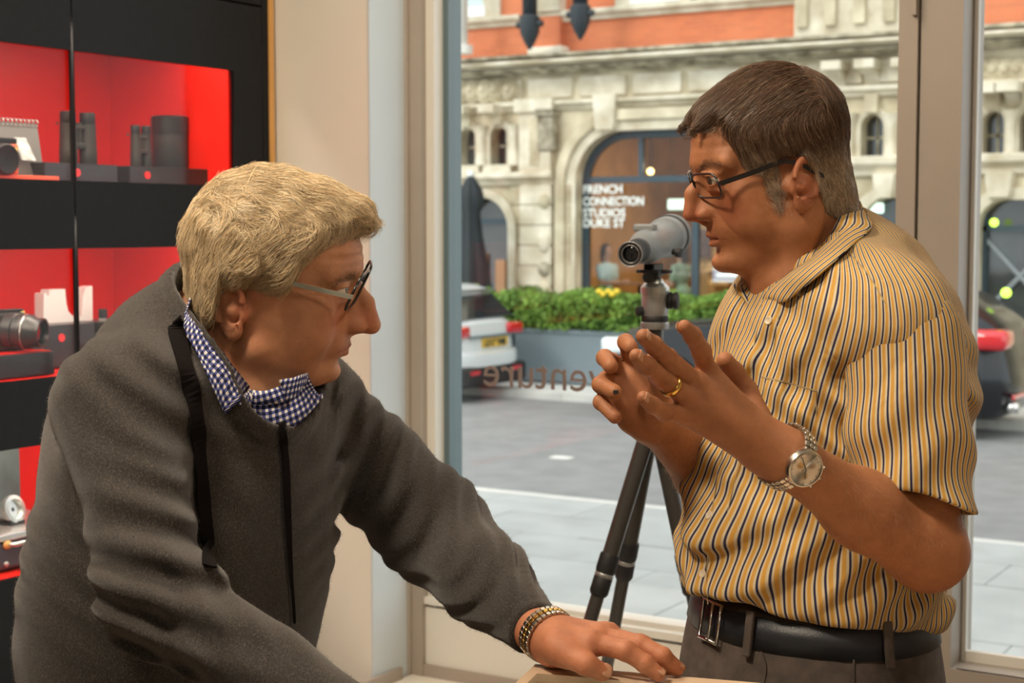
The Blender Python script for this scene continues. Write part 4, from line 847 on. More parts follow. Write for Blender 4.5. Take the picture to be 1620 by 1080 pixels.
def head_color(L, skin, lip, ruddy, scalp, hairmask):
    A = np.abs(L[:, 1]); c = np.tile(np.array(skin, f32), (len(L), 1)); ru = np.array(ruddy, f32)
    def blend(w_, col): w2 = np.clip(w_, 0, 1)[:, None]; return c*(1-w2)+np.array(col, f32)*w2
    c = blend(.55*np.exp(-((L[:, 0]-8)**2/9+(A-4)**2/4+(L[:, 2]+1)**2/5)), ru); c = blend(.7*np.exp(-((L[:, 0]-12)**2/3+A**2/3+(L[:, 2]+1.6)**2/3)), ru)
    c = blend(.6*np.clip((A-7.2)/.8, 0, 1)*np.exp(-((L[:, 0]+.6)**2/6+L[:, 2]**2/14)), ru)
    return c
def eyes(cf_, Rm_, sc, parent, ex0=0, look=(1, 0, 0), iris=(.10, .07, .04)):
    mw = mat('eye_white', (.72, .66, .60), .15, coat=.6); mi = mat('iris', iris, .15, coat=1); mp_ = mat('pupil', (.01, .01, .01), .1, coat=1)
    for s in (-1, 1):
        c = cf_+Rm_@(np.array([7.35+ex0, 3.2*s, 2.4])*.01*sc); e = MB().sph(W(c), .0126*sc, 20, 14).build('eye', mw, parent, True)
        lk = Rm_@np.array(look); lk = lk/np.linalg.norm(lk); M = frame(W(c), S2W(lk))
        r = .0122*sc; MB().lathe([(.0060*sc, r*.868), (.0056*sc, r*.93), (.003*sc, r*1.01), (.0001, r*1.03)], M, 20).build('iris', mi, e, True); MB().lathe([(.0026*sc, r*.99), (.0024*sc, r*1.035), (.0001, r*1.045)], M, 16).build('pupil', mp_, e, True)
def strands(name, roots, fhead, dirfn, length, nseg, rad, colfn, m, parent, lift=.0, seed=1, clump=0.0, noise=.12):
    rg_ = np.random.default_rng(seed); n = len(roots); p = roots.astype(np.float64).copy(); path = [p.copy()]; L_ = length if hasattr(length, '__len__') else np.full(n, length)
    jit = rg_.normal(size=(n, 3))*noise
    for k in range(nseg):
        nr = gradf(fhead, p); dv = dirfn(p, k/nseg)+jit; dv = dv-nr*(dv*nr).sum(1)[:, None]; dv /= np.maximum(np.linalg.norm(dv, axis=1), 1e-6)[:, None]
        lf = lift[k] if hasattr(lift, '__len__') else lift
        st = dv+nr*lf; st /= np.linalg.norm(st, axis=1)[:, None]; p = p+st*(L_/nseg)[:, None]
        dd = fhead(p.astype(f32)); pen = np.minimum(dd-.0006, 0); p = p-nr*pen[:, None]; path.append(p.copy())
    path = np.stack(path, 1); tg = np.gradient(path, axis=1); tg /= np.maximum(np.linalg.norm(tg, axis=2), 1e-9)[..., None]
    a = np.cross(tg, rg_.normal(size=(n, 1, 3))); a /= np.maximum(np.linalg.norm(a, axis=2), 1e-9)[..., None]; b = np.cross(tg, a)
    tp = np.linspace(1, .35, nseg+1)[None, :, None]; R_ = (rad*rg_.uniform(.7, 1.3, n))[:, None, None]*tp
    rings = [path+R_*(a*math.cos(t)+b*math.sin(t)) for t in (0, 2.094, 4.189)]; X = np.stack(rings, 2).reshape(-1, 3)
    base = (np.arange(n)*(nseg+1)*3)[:, None, None]+(np.arange(nseg)*3)[None, :, None]; j = np.arange(3)[None, None, :]; k = (np.arange(3)+1) % 3
    F = np.stack([base+j, base+k[None, None, :], base+k[None, None, :]+3, base+j+3], -1).reshape(-1, 4)
    col = np.repeat(colfn(roots, rg_), (nseg+1)*3, axis=0)
    me = np_mesh(name, S2W(X), F, {'col': col}); return link(name, me, m, parent)
def hairmat(name, rough=.5):
    m = mat(name, (.5, .4, .3), rough, spec=.5); n = m.node_tree.nodes; l = m.node_tree.links; a = n.new('ShaderNodeAttribute'); a.attribute_name = 'col'; l.new(a.outputs['Color'], n['Principled BSDF'].inputs['Base Color']); return m
def local(f, c, Rm_, sc):                       # a solid given in head centimetres, evaluated on stage points
    Rf = np.asarray(Rm_, f32); c = np.asarray(c, f32)
    return lambda Q: f(((Q-c)@Rf)/(f32(.01*sc)))*f32(.01*sc)
def palm_hand(Q, wrist, rw, mcps, rm, fingers, thumb, kf=.004, palmk=.012):
    # fingers: list of (points, radii) starting at the knuckle; the palm is spanned between wrist and knuckles
    d = None
    for m_, r in zip(mcps, rm):
        e = cap(Q, wrist, m_, rw, r); d = e if d is None else smin(d, e, palmk)
    fd = None
    for pts, rs in fingers:
        e = chain(Q, pts, rs, .003)
        for j in range(1, len(pts)-1): e = smin(e, sphd(Q, pts[j], rs[j]*1.06), .002)
        fd = e if fd is None else smin(fd, e, .0012)
    d = smin(d, fd, .006); t = chain(Q, thumb[0], thumb[1], .005); return smin(d, t, .006)
def nails(name, specs, m, parent):              # small curved plates on the finger tips: (tip, towards-back-of-finger, finger direction, width, length, radius)
    for c, up, ax, wd, ln, r in specs:
        c = np.array(c); ax = np.array(ax, float); ax /= np.linalg.norm(ax); up = np.array(up, float); up -= ax*(up@ax); up /= np.linalg.norm(up); sd = np.cross(ax, up)
        X, F = [], []
        for i in range(6):
            for j in range(7):
                u = i/5-.5; v = j/6-.5; a = v*1.9*(1-.35*max(0, u)**2*4*0); kk = 1-.25*(abs(u)*2)**4
                X.append(c+ax*(u*ln)+sd*(math.sin(a)*wd*.62*kk)+up*(r*.55+math.cos(a)*r*.50))
        for i in range(5):
            for j in range(6): k = i*7+j; F.append((k, k+1, k+8, k+7))
        me = np_mesh(name, S2W(np.array(X)), np.array(F)); o = link(name, me, m, parent); md = o.modifiers.new('s', 'SOLIDIFY'); md.thickness = .0005
def clothmat(name, build, rough=.8, bump=.15, bscale=900):
    m = mat(name, (.5, .5, .5), rough, bump=bump, bscale=bscale, spec=.25); n = m.node_tree.nodes; l = m.node_tree.links; b = n['Principled BSDF']
    a = n.new('ShaderNodeAttribute'); a.attribute_name = 'u'; v = n.new('ShaderNodeAttribute'); v.attribute_name = 'v'; l.new(build(n, l, a.outputs['Fac'], v.outputs['Fac']), b.inputs['Base Color'])
    bp = [q for q in n if q.bl_idname == 'ShaderNodeBump'][0]; t = n.new('ShaderNodeTexCoord'); mp = n.new('ShaderNodeMapping'); mp.inputs['Scale'].default_value = (1, 1, .55); mp.inputs['Rotation'].default_value = (.3, .5, .4)
    z = n.new('ShaderNodeTexNoise'); z.inputs['Scale'].default_value = 24; z.inputs['Detail'].default_value = 2.5; z.inputs['Distortion'].default_value = .8; l.new(t.outputs['Object'], mp.inputs['Vector']); l.new(mp.outputs[0], z.inputs['Vector'])
    u2 = n.new('ShaderNodeBump'); u2.inputs['Strength'].default_value = .55; u2.inputs['Distance'].default_value = .012; l.new(z.outputs['Fac'], u2.inputs['Height']); l.new(u2.outputs['Normal'], bp.inputs['Normal']); return m
def loft2(A_, B_, name, m, parent, nv=8, th=.0014, bulge=0.0, u0=0, dirv=None):  # sheet between two stage polylines
    A_ = np.array(A_); B_ = np.array(B_); n = len(A_); X, U, V = [], [], []
    la = np.concatenate([[0], np.cumsum(np.linalg.norm(np.diff((A_+B_)/2, axis=0), axis=1))])
    for j in range(nv+1):
        t = j/nv; row = A_*(1-t)+B_*t
        if bulge: row = row+np.array(dirv)*bulge*math.sin(math.pi*t)
        X.append(row); U.append(la+u0); V.append(np.linalg.norm(B_-A_, axis=1)*t)
    X = np.array(X).reshape(-1, 3); F = [(j*n+i, j*n+i+1, (j+1)*n+i+1, (j+1)*n+i) for j in range(nv) for i in range(n-1)]
    me = np_mesh(name, S2W(X), np.array(F), {'u': np.array(U).ravel(), 'v': np.array(V).ravel()}); o = link(name, me, m, parent); md = o.modifiers.new('s', 'SOLIDIFY'); md.thickness = th; md.offset = 0; return o

def leaf(f, up_pix, lo_pix, off, name, m, parent, n=26, nv=8, th=.0018, tail=0.0):   # a collar leaf laid over whatever solid lies behind its outline
    U_, L_ = spline([(p[0], p[1]) for p in up_pix], n), spline([(p[0], p[1]) for p in lo_pix], n); G = np.zeros((nv+1, n, 3))
    for j in range(nv+1):
        row = U_*(1-j/nv)+L_*(j/nv); c = hits(f, row); G[j] = c+gradf(f, c)*off
    for _ in range(4):
        H = G.copy(); H[1:-1, 1:-1] = (G[:-2, 1:-1]+G[2:, 1:-1]+G[1:-1, :-2]+G[1:-1, 2:])/4; H[0, 1:-1] = (G[0, :-2]+G[0, 2:])/2; H[-1, 1:-1] = (G[-1, :-2]+G[-1, 2:])/2; G = H
    u = np.zeros((nv+1, n)); u[:, 1:] = np.cumsum(np.linalg.norm(np.diff(G, axis=1), axis=2), axis=1); u = np.tile(u.mean(0), (nv+1, 1)); v = np.zeros((nv+1, n)); v[1:] = np.cumsum(np.linalg.norm(np.diff(G, axis=0), axis=2), axis=0)
    F = [(j*n+i, j*n+i+1, (j+1)*n+i+1, (j+1)*n+i) for j in range(nv) for i in range(n-1)]
    o = link(name, np_mesh(name, S2W(G.reshape(-1, 3)), np.array(F), {'u': u.ravel(), 'v': v.ravel()}), m, parent); md = o.modifiers.new('s', 'SOLIDIFY'); md.thickness = th; md.offset = 0; return o
# ================================================================== the man in the striped shirt
RP = empty('person', S2W(np.array([.36, 1.90, 0.])), 'man in a yellow and navy striped short-sleeved shirt gesturing with both hands', 'person')
hR = rot3(R(187), R(12), R(-4)); hC = np.array([.3215, 1.88, 1.603]); hS = .975
qR = dict(back=7.9, fore=.7, brow=.8, eyex=1.55, tip=(12.1, 0, -1.5), nasion=(10.0, 0, 2.7), sub=(10.5, 0, -2.8), chin=(9.2, 0, -7.9), mouth=.34, ulip=10.25, llip=10.0, lipz=-4.5, hump=.35, tipr=.88, cheek=.93, jaw=1.0, eye=.44, ears=1.0, ear=(.7, 7.3, -.1), wr=.02)
fhR = make_head(qR); headR = local(fhR, hC, hR, hS)
HR = lambda x, y, z: hC+hR@(np.array([x, y, z])*.01*hS)
nkR = [HR(-2.5, 0, -1.0), ST(1300, 430, 1.92), ST(1330, 560, 1.93)]
headneck = lambda Q: bodyR(Q)
def bodyR(Q):
    d = headR(Q); n_ = chain(Q, nkR, [.056, .060, .085], .03); n_ = smin(n_, cap(Q, HR(4.5, 0, -6.5), ST(1238, 440, 1.88), .030, .045), .035)
    n_ = smin(n_, cap(Q, HR(-1, 5.0, -3), ST(1245, 470, 1.84), .014, .014), .02); return smin(d, n_, .022)
chL = S = None
# arms
eL = ST(1462, 868, 1.69); wL = ST(1240, 722, 1.60); shL = ST(1436, 525, 1.735)
eR_ = ST(1195, 812, 2.02); wR_ = ST(1036, 660, 1.86); shR = ST(1262, 510, 2.06)
# near (left) hand, back of the hand to the camera
dl = 1.575
mL = [ST(1119, 590, 1.60), ST(1101, 606, 1.575), ST(1088, 630, 1.565), ST(1083, 655, 1.57)]
fL = [([mL[0], ST(1110, 556, 1.575), ST(1096, 531, 1.555), ST(1083, 517, 1.545)], [.0105, .0095, .0088, .0072]),
      ([mL[1], ST(1056, 567, 1.54), ST(1034, 546, 1.515), ST(1018, 532, 1.50)], [.0105, .0098, .0088, .0074]),
      ([mL[2], ST(1046, 597, 1.54), ST(1024, 579, 1.51), ST(1007, 563, 1.495)], [.0105, .0096, .0086, .0072]),
      ([mL[3], ST(1051, 652, 1.54), ST(1033, 641, 1.52), ST(1018, 629, 1.51)], [.0100, .0086, .0078, .0066])]
tL = ([ST(1215, 690, 1.615), ST(1178, 620, 1.64), ST(1160, 590, 1.635), ST(1147, 570, 1.62)], [.014, .0135, .0115, .0090])
palmL = ST(1208, 704, 1.60)
def handL(Q):
    d = palm_hand(Q, palmL, .021, mL, [.0125, .012, .0115, .011], fL, tL, palmk=.016)
    d = smin(d, cap(Q, ST(1190, 690, 1.61), ST(1125, 625, 1.60), .017, .013), .012)
    # tendons and knuckles on the back of the hand
    for m_ in mL: d = smin(d, sphd(Q, m_+np.array([0, -.0035, .001]), .0088), .006); d = smin(d, cap(Q, palmL+np.array([0, -.0165, .0]), m_+np.array([0, -.0088, 0]), .0025, .0025), .006)
    return d
# far (right) hand, palm towards us, fingers curled forward
mR = [ST(1010, 585, 1.855), ST(996, 598, 1.85), ST(988, 618, 1.84), ST(990, 642, 1.835)]
fR = [([mR[0], ST(996, 558, 1.845), ST(990, 541, 1.815), ST(998, 549, 1.79)], [.0105, .0098, .0092, .0086]),
      ([mR[1], ST(968, 572, 1.85), ST(957, 566, 1.815), ST(966, 579, 1.785)], [.0105, .0100, .0095, .0088]),
      ([mR[2], ST(960, 600, 1.845), ST(950, 608, 1.805), ST(972, 620, 1.775)], [.0105, .0100, .0095, .0090]),
      ([mR[3], ST(960, 632, 1.84), ST(951, 636, 1.805), ST(973, 659, 1.785)], [.0100, .0092, .0088, .0082])]
tR = ([ST(1030, 655, 1.83), ST(1045, 615, 1.79), ST(1040, 590, 1.765), ST(1030, 572, 1.75)], [.016, .013, .0115, .0095])
palmR = ST(1030, 655, 1.862)
def handR(Q):
    d = palm_hand(Q, palmR, .024, mR, [.013, .0125, .012, .0125], fR, tR, palmk=.018); d = smin(d, cap(Q, ST(1000, 660, 1.85), ST(990, 640, 1.845), .018, .014), .015); return d
def armL(Q):
    d = chain(Q, [shL, eL], [.048, .040], .02); d = smin(d, cap(Q, eL+np.array([.006, 0, -.004]), ST(1365, 806, 1.655), .0415, .0365), .02); d = smin(d, cap(Q, ST(1365, 806, 1.655), wL, .0365, .0262), .03); d = smin(d, cap(Q, wL, palmL, .0265, .021), .02)
    return d+.0006*nz(Q, 90., 2.)
def armR(Q):
    d = chain(Q, [shR, eR_], [.045, .042], .02); d = smin(d, cap(Q, eR_, ST(1120, 745, 1.94), .044, .040), .02); d = smin(d, cap(Q, ST(1120, 745, 1.94), wR_, .040, .0275), .02); return smin(d, cap(Q, wR_, palmR, .0275, .024), .02)+.0006*nz(Q, 90., 5.)
fAL = lambda Q: smin(armL(Q), handL(Q), .010); fAR = lambda Q: smin(armR(Q), handR(Q), .010)
# torso solid: forward axis turned towards the camera
tA = R(205.5); tRm = rotz(tA)
chest = ST(1303, 650, 1.90); belly = ST(1280, 900, 1.89); hipc = ST(1272, 1100, 1.89)
def torsoR(Q):
    d = ell(Q, chest, (.128, .175, .22), tRm); d = smin(d, ell(Q, belly, (.133, .165, .20), tRm), .08)
    d = smin(d, cap(Q, shL+np.array([-.02, .03, .008]), shR+np.array([0, -.03, .01]), .058), .06)
    for s in (shL+np.array([-.01, .0, .01]), shR+np.array([0, 0, .01])): d = smin(d, cap(Q, ST(1318, 400, 1.93), s, .045, .050), .05)
    d = smin(d, ell(Q, ST(1400, 600, 1.93), (.075, .12, .15), tRm), .08)       # shoulder blades
    return d
def uR(Q):          # stripe coordinate: arc length round the torso axis
    ax = ST(1312, 700, 1.905); q = (Q-ax)@tRm; z = Q[:, 2]
    lean = (z-ax[2])*-.02; th = np.arctan2(q[:, 1]/.17, q[:, 0]/.13+lean); sl = np.clip((1.35-th)/.5, 0, 1)*np.clip((th+1.2)/.5, 0, 1)*np.clip((z-1.10)/.12, 0, 1); return th*.158-.22*(z-1.2)*sl+.0045*nz(Q, 30., 3.)*np.clip((1.45-z)/.15, .2, 1)+.0014*nz(Q, 80., 6.)
def foldsR(Q):
    z = Q[:, 2]; q = (Q-chest)@tRm; a = 0
    a = a+.0032*np.sin(q[:, 1]*120+3*np.sin(z*19)+z*26)*np.clip((1.20-z)/.12, 0, 1)                      # gathers above the belt
    a = a+.0040*np.sin((z*1.0+q[:, 0]*.9)*95+2.2*np.sin(q[:, 1]*14+1))*np.clip(1-np.abs(z-1.17)/.16, 0, 1)
    s_ = np.exp(-(((Q-ST(1370, 690, 1.78))**2).sum(1))/.011); a = a+.008*s_*np.sin((Q[:, 0]*.75+z*.65)*150+1.5*np.sin(z*24))
    s_ = np.exp(-(((Q-ST(1165, 560, 1.83))**2).sum(1))/.016); a = a+.0034*s_*np.sin((Q[:, 0]*1.0-z*.5)*150)
    s_ = np.exp(-(((Q-ST(1380, 440, 1.84))**2).sum(1))/.009); a = a+.004*s_*np.sin((Q[:, 0]*.5+z*1.0)*130)
    s_ = np.exp(-(((Q-ST(1110, 840, 1.84))**2).sum(1))/.006); a = a-.016*s_
    a = a+.0024*np.sin((z*.8-q[:, 1]*.6)*75+2.5*np.sin(z*17+q[:, 1]*12))*np.clip((1.45-z)/.1, 0, 1)
    return a*1.5+.003*nz(Q, 34., 1.)
hemz = ST(1300, 988, 1.78)[2]
def shirtR(Q):
    d = torsoR(Q)-.004+foldsR(Q)
    d = smin(d, ell(Q, ST(1285, 925, 1.89), (.145, .168, .085), tRm)+foldsR(Q)*1.2, .03)               # blousing above the belt
    q = (Q-belly)@tRm; hz = hemz+.004*np.sin(q[:, 1]*40)+.022*np.clip(q[:, 0]/.13, -1, 1)
    d = smax(d, (hz-Q[:, 2])*.9, .010)
    d = np.maximum(d, -cap(Q, ST(1285, 415, 1.915), ST(1262, 330, 1.90), .068, .080))                         # neck opening
    return d
def sleeve_axis(): return shL, ST(1447, 800, 1.69)
def slL(Q):
    a, b = shL, ST(1446, 790, 1.70); ax = (b-a)/np.linalg.norm(b-a); q = Q-a.astype(f32); t = q@ax.astype(f32); L_ = np.linalg.norm(b-a)
    fold = .004*np.sin(t*70+3*np.sin(Q[:, 0]*30))*np.clip((t-.02)/.1, 0, 1)+.0035*nz(Q, 45., 7.)
    o = cap(Q, a+ax*.006+np.array([-.004, .004, .002]), b+ax*.05, .0635, .0680)+fold; o = smax(o, t-(L_+.004*np.sin(Q[:, 0]*55)-.03*(Q[:, 0]-b[0])/.066*-.5), .003)
    inn = cap(Q, a+ax*.14, b+ax*.09, .052, .0660)+fold; o = np.maximum(o, -inn)
    pl = (Q-ST(1345, 600, 1.72).astype(f32))[:, 0]; return o
def slR(Q):
    a, b = shR, eR_+(shR-eR_)*.2; return np.maximum(cap(Q, a, b, .058, .062)+.003*nz(Q, 45., 9.), ((Q-b.astype(f32))@((b-a)/np.linalg.norm(b-a)).astype(f32)))
def usl(Q):
    a, b = shL, ST(1446, 790, 1.70); ax = (b-a)/np.linalg.norm(b-a); e1 = np.cross(ax, [0, 1, 0]); e1 /= np.linalg.norm(e1); e2 = np.cross(ax, e1); q = Q-a
    return np.arctan2(q@e1, (q@e2))*.062+.0012*nz(Q, 40., 3.)
def stripe(n, l, u, v):
    m = n.new('ShaderNodeMath'); m.operation = 'MULTIPLY'; m.inputs[1].default_value = 1/.0098; l.new(u, m.inputs[0]); f = n.new('ShaderNodeMath'); f.operation = 'FRACT'; l.new(m.outputs[0], f.inputs[0])
    r = n.new('ShaderNodeValToRGB'); cr = r.color_ramp; cr.interpolation = 'LINEAR'; W_ = (.56, .48, .33, 1); N_ = (.022, .022, .06, 1); Y_ = (.55, .30, .06, 1)
    cr.elements[0].position = 0; cr.elements[0].color = W_; cr.elements[1].position = 1; cr.elements[1].color = W_
    for p, c in ((.08, W_), (.12, N_), (.30, N_), (.34, W_), (.46, W_), (.52, Y_), (.84, Y_), (.90, W_)): e = cr.elements.new(p); e.color = c
    l.new(f.outputs[0], r.inputs['Fac']); return r.outputs['Color']
m_shirt = clothmat('striped_cotton', stripe, .8, .12, 1400)
X_, F_ = mesh_sdf(shirtR, *bounds([ST(1080, 500, 1.9), ST(1560, 500, 1.9), chest+[0, .3, .3], chest-[0, .3, .1], ST(1300, 1010, 1.8), ST(1300, 300, 1.9)], .02), .0036)
shirt = link('shirt', np_mesh('shirt', S2W(X_), F_, {'u': uR(X_), 'v': X_[:, 2]}), m_shirt, RP)
X_, F_ = mesh_sdf(slL, *bounds([shL, ST(1446, 790, 1.70)], .10), .0028)
link('sleeve', np_mesh('sleeve', S2W(X_), F_, {'u': usl(X_), 'v': X_[:, 2]}), m_shirt, shirt)
X_, F_ = mesh_sdf(slR, *bounds([shR, eR_], .09), .004)
link('sleeve', np_mesh('sleeve', S2W(X_), F_, {'u': uR(X_)*.8, 'v': X_[:, 2]}), m_shirt, shirt)
shR_s = lambda Q: np.minimum(shirtR(Q), slL(Q))
def shirt_patch(name, pix, n=14, off=.0035, u=None): pass
# collar, traced leaf over the near shoulder, stand inside, far leaf
m_coll = clothmat('striped_cotton_collar', lambda n, l, u, v: stripe(n, l, v, u), .8, .12, 1400)
def onf(f, pts, off):
    c = np.array([hit(f, p[0], p[1]) for p in pts]); return c+gradf(f, c)*off
upx = [(1322, 345), (1300, 378), (1274, 408), (1244, 438), (1218, 462)]; lox = [(1379, 366), (1350, 396), (1310, 434), (1264, 470)]
nu = onf(headneck, upx, .006); sl_ = onf(shR_s, lox, .007)
up = spline([ST(1343, 313, 1.955)]+list(nu)+[ST(1204, 480, nu[-1][1]+.01)], 30)
lo = spline([ST(1366, 334, 1.975)]+list(sl_), 26); lo = np.vstack([lo, spline([sl_[-1], ST(1240, 478, sl_[-1][1]+.012), ST(1210, 484, nu[-1][1]+.008)], 5)[1:]])
loft2(up, lo, 'collar', m_coll, shirt, 10, .0018, .010, dirv=(0.1, -.75, .55))
up2 = spline([ST(1343, 313, 1.955), ST(1300, 335, 1.99), ST(1240, 390, 1.985), ST(1206, 425, 1.93), ST(1190, 446, 1.89), ST(1200, 476, 1.865)], 20); lo2 = spline([ST(1366, 334, 1.975), ST(1320, 372, 2.03), ST(1235, 430, 2.02), ST(1180, 452, 1.96), ST(1160, 452, 1.90), ST(1190, 488, 1.858)], 20)
loft2(up2, lo2, 'collar', m_coll, shirt, 6, .0016, .004, dirv=(-.2, .6, .5))
m_btn = mat('shirt_button', (.62, .52, .38), .3)
def button(f, px_, py_, r, parent, m=None):
    c = hit(f, px_, py_); n_ = gradf(f, c[None])[0]; M = frame(W(c-n_*.0005), S2W(n_)); MB().lathe([(r, 0), (r, .0012), (r*.85, .0024), (r*.7, .0018), (.0003, .0018)], M, 16).build('button', m or m_btn, parent, True)
for p in ((1216, 507), (1122, 815), (1112, 907)): button(shR_s, p[0], p[1], .0052, shirt)
c_ = ST(1265, 462, 1.795); MB().lathe([(.0045, 0), (.0045, .0014), (.003, .002), (.0003, .002)], frame(W(c_), S2W(np.array([0, -1, .3]))), 14).build('button', m_btn, shirt, True)
# placket edge, pocket edges, yoke and armhole seams as thin raised strips of plain brown cloth
m_seam = mat('seam_brown_cloth', (.36, .27, .14), .9)
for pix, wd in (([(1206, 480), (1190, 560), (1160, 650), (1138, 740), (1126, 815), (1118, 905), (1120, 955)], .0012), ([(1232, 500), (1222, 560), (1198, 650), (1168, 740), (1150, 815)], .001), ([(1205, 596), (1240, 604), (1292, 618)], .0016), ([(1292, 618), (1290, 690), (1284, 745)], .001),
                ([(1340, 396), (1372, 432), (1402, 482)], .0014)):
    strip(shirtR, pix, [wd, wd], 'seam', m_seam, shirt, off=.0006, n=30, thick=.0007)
# trousers, belt, buckle, loops
m_trs = mat('brown_trousers', (.085, .065, .055), .85, var=.25, vscale=60, bump=.25, bscale=700)
waist = ST(1282, 985, 1.89)
lgL = ST(1325, 1100, 1.82); lgR = ST(1235, 1100, 1.96)
def trR(Q):
    d = ell(Q, ST(1278, 1120, 1.89), (.142, .185, .17), tRm); z = Q[:, 2]; d = smin(d, ell(Q, waist, (.131, .165, .15), tRm), .05); d = smax(d, z-(waist[2]+.040), .004)
    for s, fx in ((lgL, .09), (lgR, -.09)):
        k = np.array([s[0]-.02, s[1], .50]); a = np.array([s[0]+.01, s[1], .06]); d = smin(d, smin(cap(Q, s, k, .092, .068), cap(Q, k, a, .068, .055), .03), .04)
    d = np.maximum(d, .035-z); q = (Q-waist)@tRm
    return d+.002*nz(Q, 30., 4.)+.0022*np.sin(q[:, 1]*70)*np.clip((z-.75)/.1, 0, 1)*np.clip((1.03-z)/.05, 0, 1)
X_, F_ = mesh_sdf(trR, *bounds([lgL+[.12, 0, 0], lgR-[.12, 0, 0], [lgL[0], 1.7, 0], waist+[0, .2, .05], waist+[0, -.2, 0]], .06), .006)
trs = link('trousers', np_mesh('trousers', S2W(X_), F_), m_trs, RP)
m_belt = mat('navy_leather', (.018, .022, .030), .42, bump=.2, bscale=500)
def ring_band(f, c, z0, z1, th, tilt, n=90, cut=None):
    X, F = [], []
    for i in range(n):
        a = 2*math.pi*i/n; dr = np.array([math.cos(a), math.sin(a), 0]); zt = tilt[0]*dr[0]+tilt[1]*dr[1]
        ts = np.arange(.05, .26, .001)
        for z in (z0, z1):
            Q = (np.array([c[0], c[1], z+zt])+dr*ts[:, None]).astype(f32); v = f(Q); r = ts[np.argmax(v > 0)] if (v > 0).any() else .15
            for o in (.0, th): X.append(np.array([c[0], c[1], z+zt])+dr*(r+o))
    X = np.array(X)
    # smooth radius
    for i in range(n):
        k = (i+1) % n; a, b = i*4, k*4; F += [(a+1, b+1, b+3, a+3), (a, a+2, b+2, b), (a+2, a+3, b+3, b+2), (a, b, b+1, a+1)]
    return X, np.array(F)
bz = ST(1300, 1008, 1.76)[2]
wf_ = lambda Q: np.minimum(ell(Q, waist, (.135, .168, .12), tRm), 1)
X_, F_ = ring_band(wf_, waist, bz-.018, bz+.018, .004, (-.0, 0)); belt = link('belt', np_mesh('belt', S2W(X_), F_), m_belt, RP)
def on_belt(px_): 
    u = ST(px_, 1000, 1.0)-CAMS; ds = np.arange(1.5, 2.1, .001); Q = (CAMS+u*ds[:, None]); Q[:, 2] = bz; v = wf_(Q.astype(f32))-.004; i = np.argmax(v < 0) if (v < 0).any() else int(np.argmin(v)); n_ = gradf(wf_, Q[i][None])[0]; return Q[i], n_
c_, n_ = on_belt(1128); t_ = np.cross([0, 0, 1], n_); M = frame(W(c_+n_*.003), S2W(n_), S2W(t_))
def rectring(M, w_, h_, r): return MB().tube([M@Vector(p) for p in ((-w_, -h_, 0), (w_, -h_, 0.002), (w_, h_, 0.002), (-w_, h_, 0), (-w_, -h_, 0), (w_, -h_, 0.002))], r, 8)
rectring(M, .021, .0225, .0024).tube([M@Vector((.004, -.022, .003)), M@Vector((.004, .022, .003))], .002, 8).build('buckle', m_chrome, belt, True)
for p in (1188, 1404):
    c_, n_ = on_belt(p); t_ = np.cross([0, 0, 1], n_); M = frame(W(c_+n_*.004), S2W(n_), S2W(t_)); MB().rbox(-.0055, .0055, -.027, .026, -.003, .003, .002, M).build('belt_loop', m_trs, trs)
c_ = None
strip(trR, [(1205, 1030), (1213, 1055), (1208, 1085)], [.002, .002], 'pocket_seam', m_trs, trs, off=.0008, n=12, thick=.002); strip(trR, [(1352, 1030), (1350, 1050), (1350, 1090)], [.002, .002], 'pocket_seam', m_trs, trs, off=.0008, n=12, thick=.002)
m_shoe = mat('black_shoe', (.012, .011, .01), .35)
for s in (lgL, lgR):
    fw = tRm[:, 0]; a = np.array([s[0]+.01, s[1], .05]); sh = lambda Q: smax(smin(cap(Q, a-fw*.03, a+fw*.14+[0, 0, -.015], .042, .036), cap(Q, a, a+[0, 0, .06], .045, .045), .03), -(Q[:, 2]-.002), .004)
    X_, F_ = mesh_sdf(sh, *bounds([a-fw*.08, a+fw*.2, a+[0, 0, .09], [a[0], a[1], 0]], .06), .006); link('shoe', np_mesh('shoe', S2W(X_), F_), m_shoe, RP)
# skin: one mesh, fine where it shows
SK = (.39, .165, .078); RUD = (.38, .105, .06)
m_skinR = skinmat('tanned_skin', SK, (.80, .76, .72), .5)
X1, F1 = mesh_sdf(bodyR, *bounds([HR(-10, 0, 0), HR(13, 0, 0), HR(0, 0, 14), HR(0, 9, 0), HR(0, -9, 0), ST(1300, 520, 1.92)], .012), .0018)
X2, F2 = mesh_sdf(fAL, *bounds([shL+[0, 0, -.12], eL+[.02, 0, -.03], wL, palmL]+[p for f_ in fL for p in f_[0]]+tL[0], .035), .0016)
X3, F3 = mesh_sdf(fAR, *bounds([eR_+[.02, 0, 0], wR_, palmR]+[p for f_ in fR for p in f_[0]]+tR[0], .035), .0017)
def coreR(Q):
    d = torsoR(Q)+.040; d = smin(d, trR(Q)+.032, .02); d = smin(d, chain(Q, nkR, [.05, .054, .075], .03), .03); d = smin(d, cap(Q, shL, eL, .044, .036), .03); return np.maximum(smin(d, cap(Q, shR, eR_, .04, .036), .03), -(Q[:, 2]-.07))
X4, F4 = mesh_sdf(coreR, *bounds([eL, eR_, chest+[0, .2, .3], hipc+[0, -.2, 0], [hipc[0], hipc[1], .06]], .08), .010)
X4 = X4[:, :]; Xb, Fb = join_np([(X1, F1), (X2, F2), (X3, F3), (X4, F4)])
L1 = ((Xb-hC)@hR)/(.01*hS)
colR = head_color(L1, SK, None, RUD, None, None); hl = np.arange(len(Xb)) < len(X1)
def lipmask(L, q): A = np.abs(L[:, 1]); z = L[:, 2]-q['lipz']+.35; return np.clip((L[:, 0]-8.6)/.5, 0, 1)*np.clip(1.2-(z/(.75))**2-(A/2.6)**2, 0, 1)
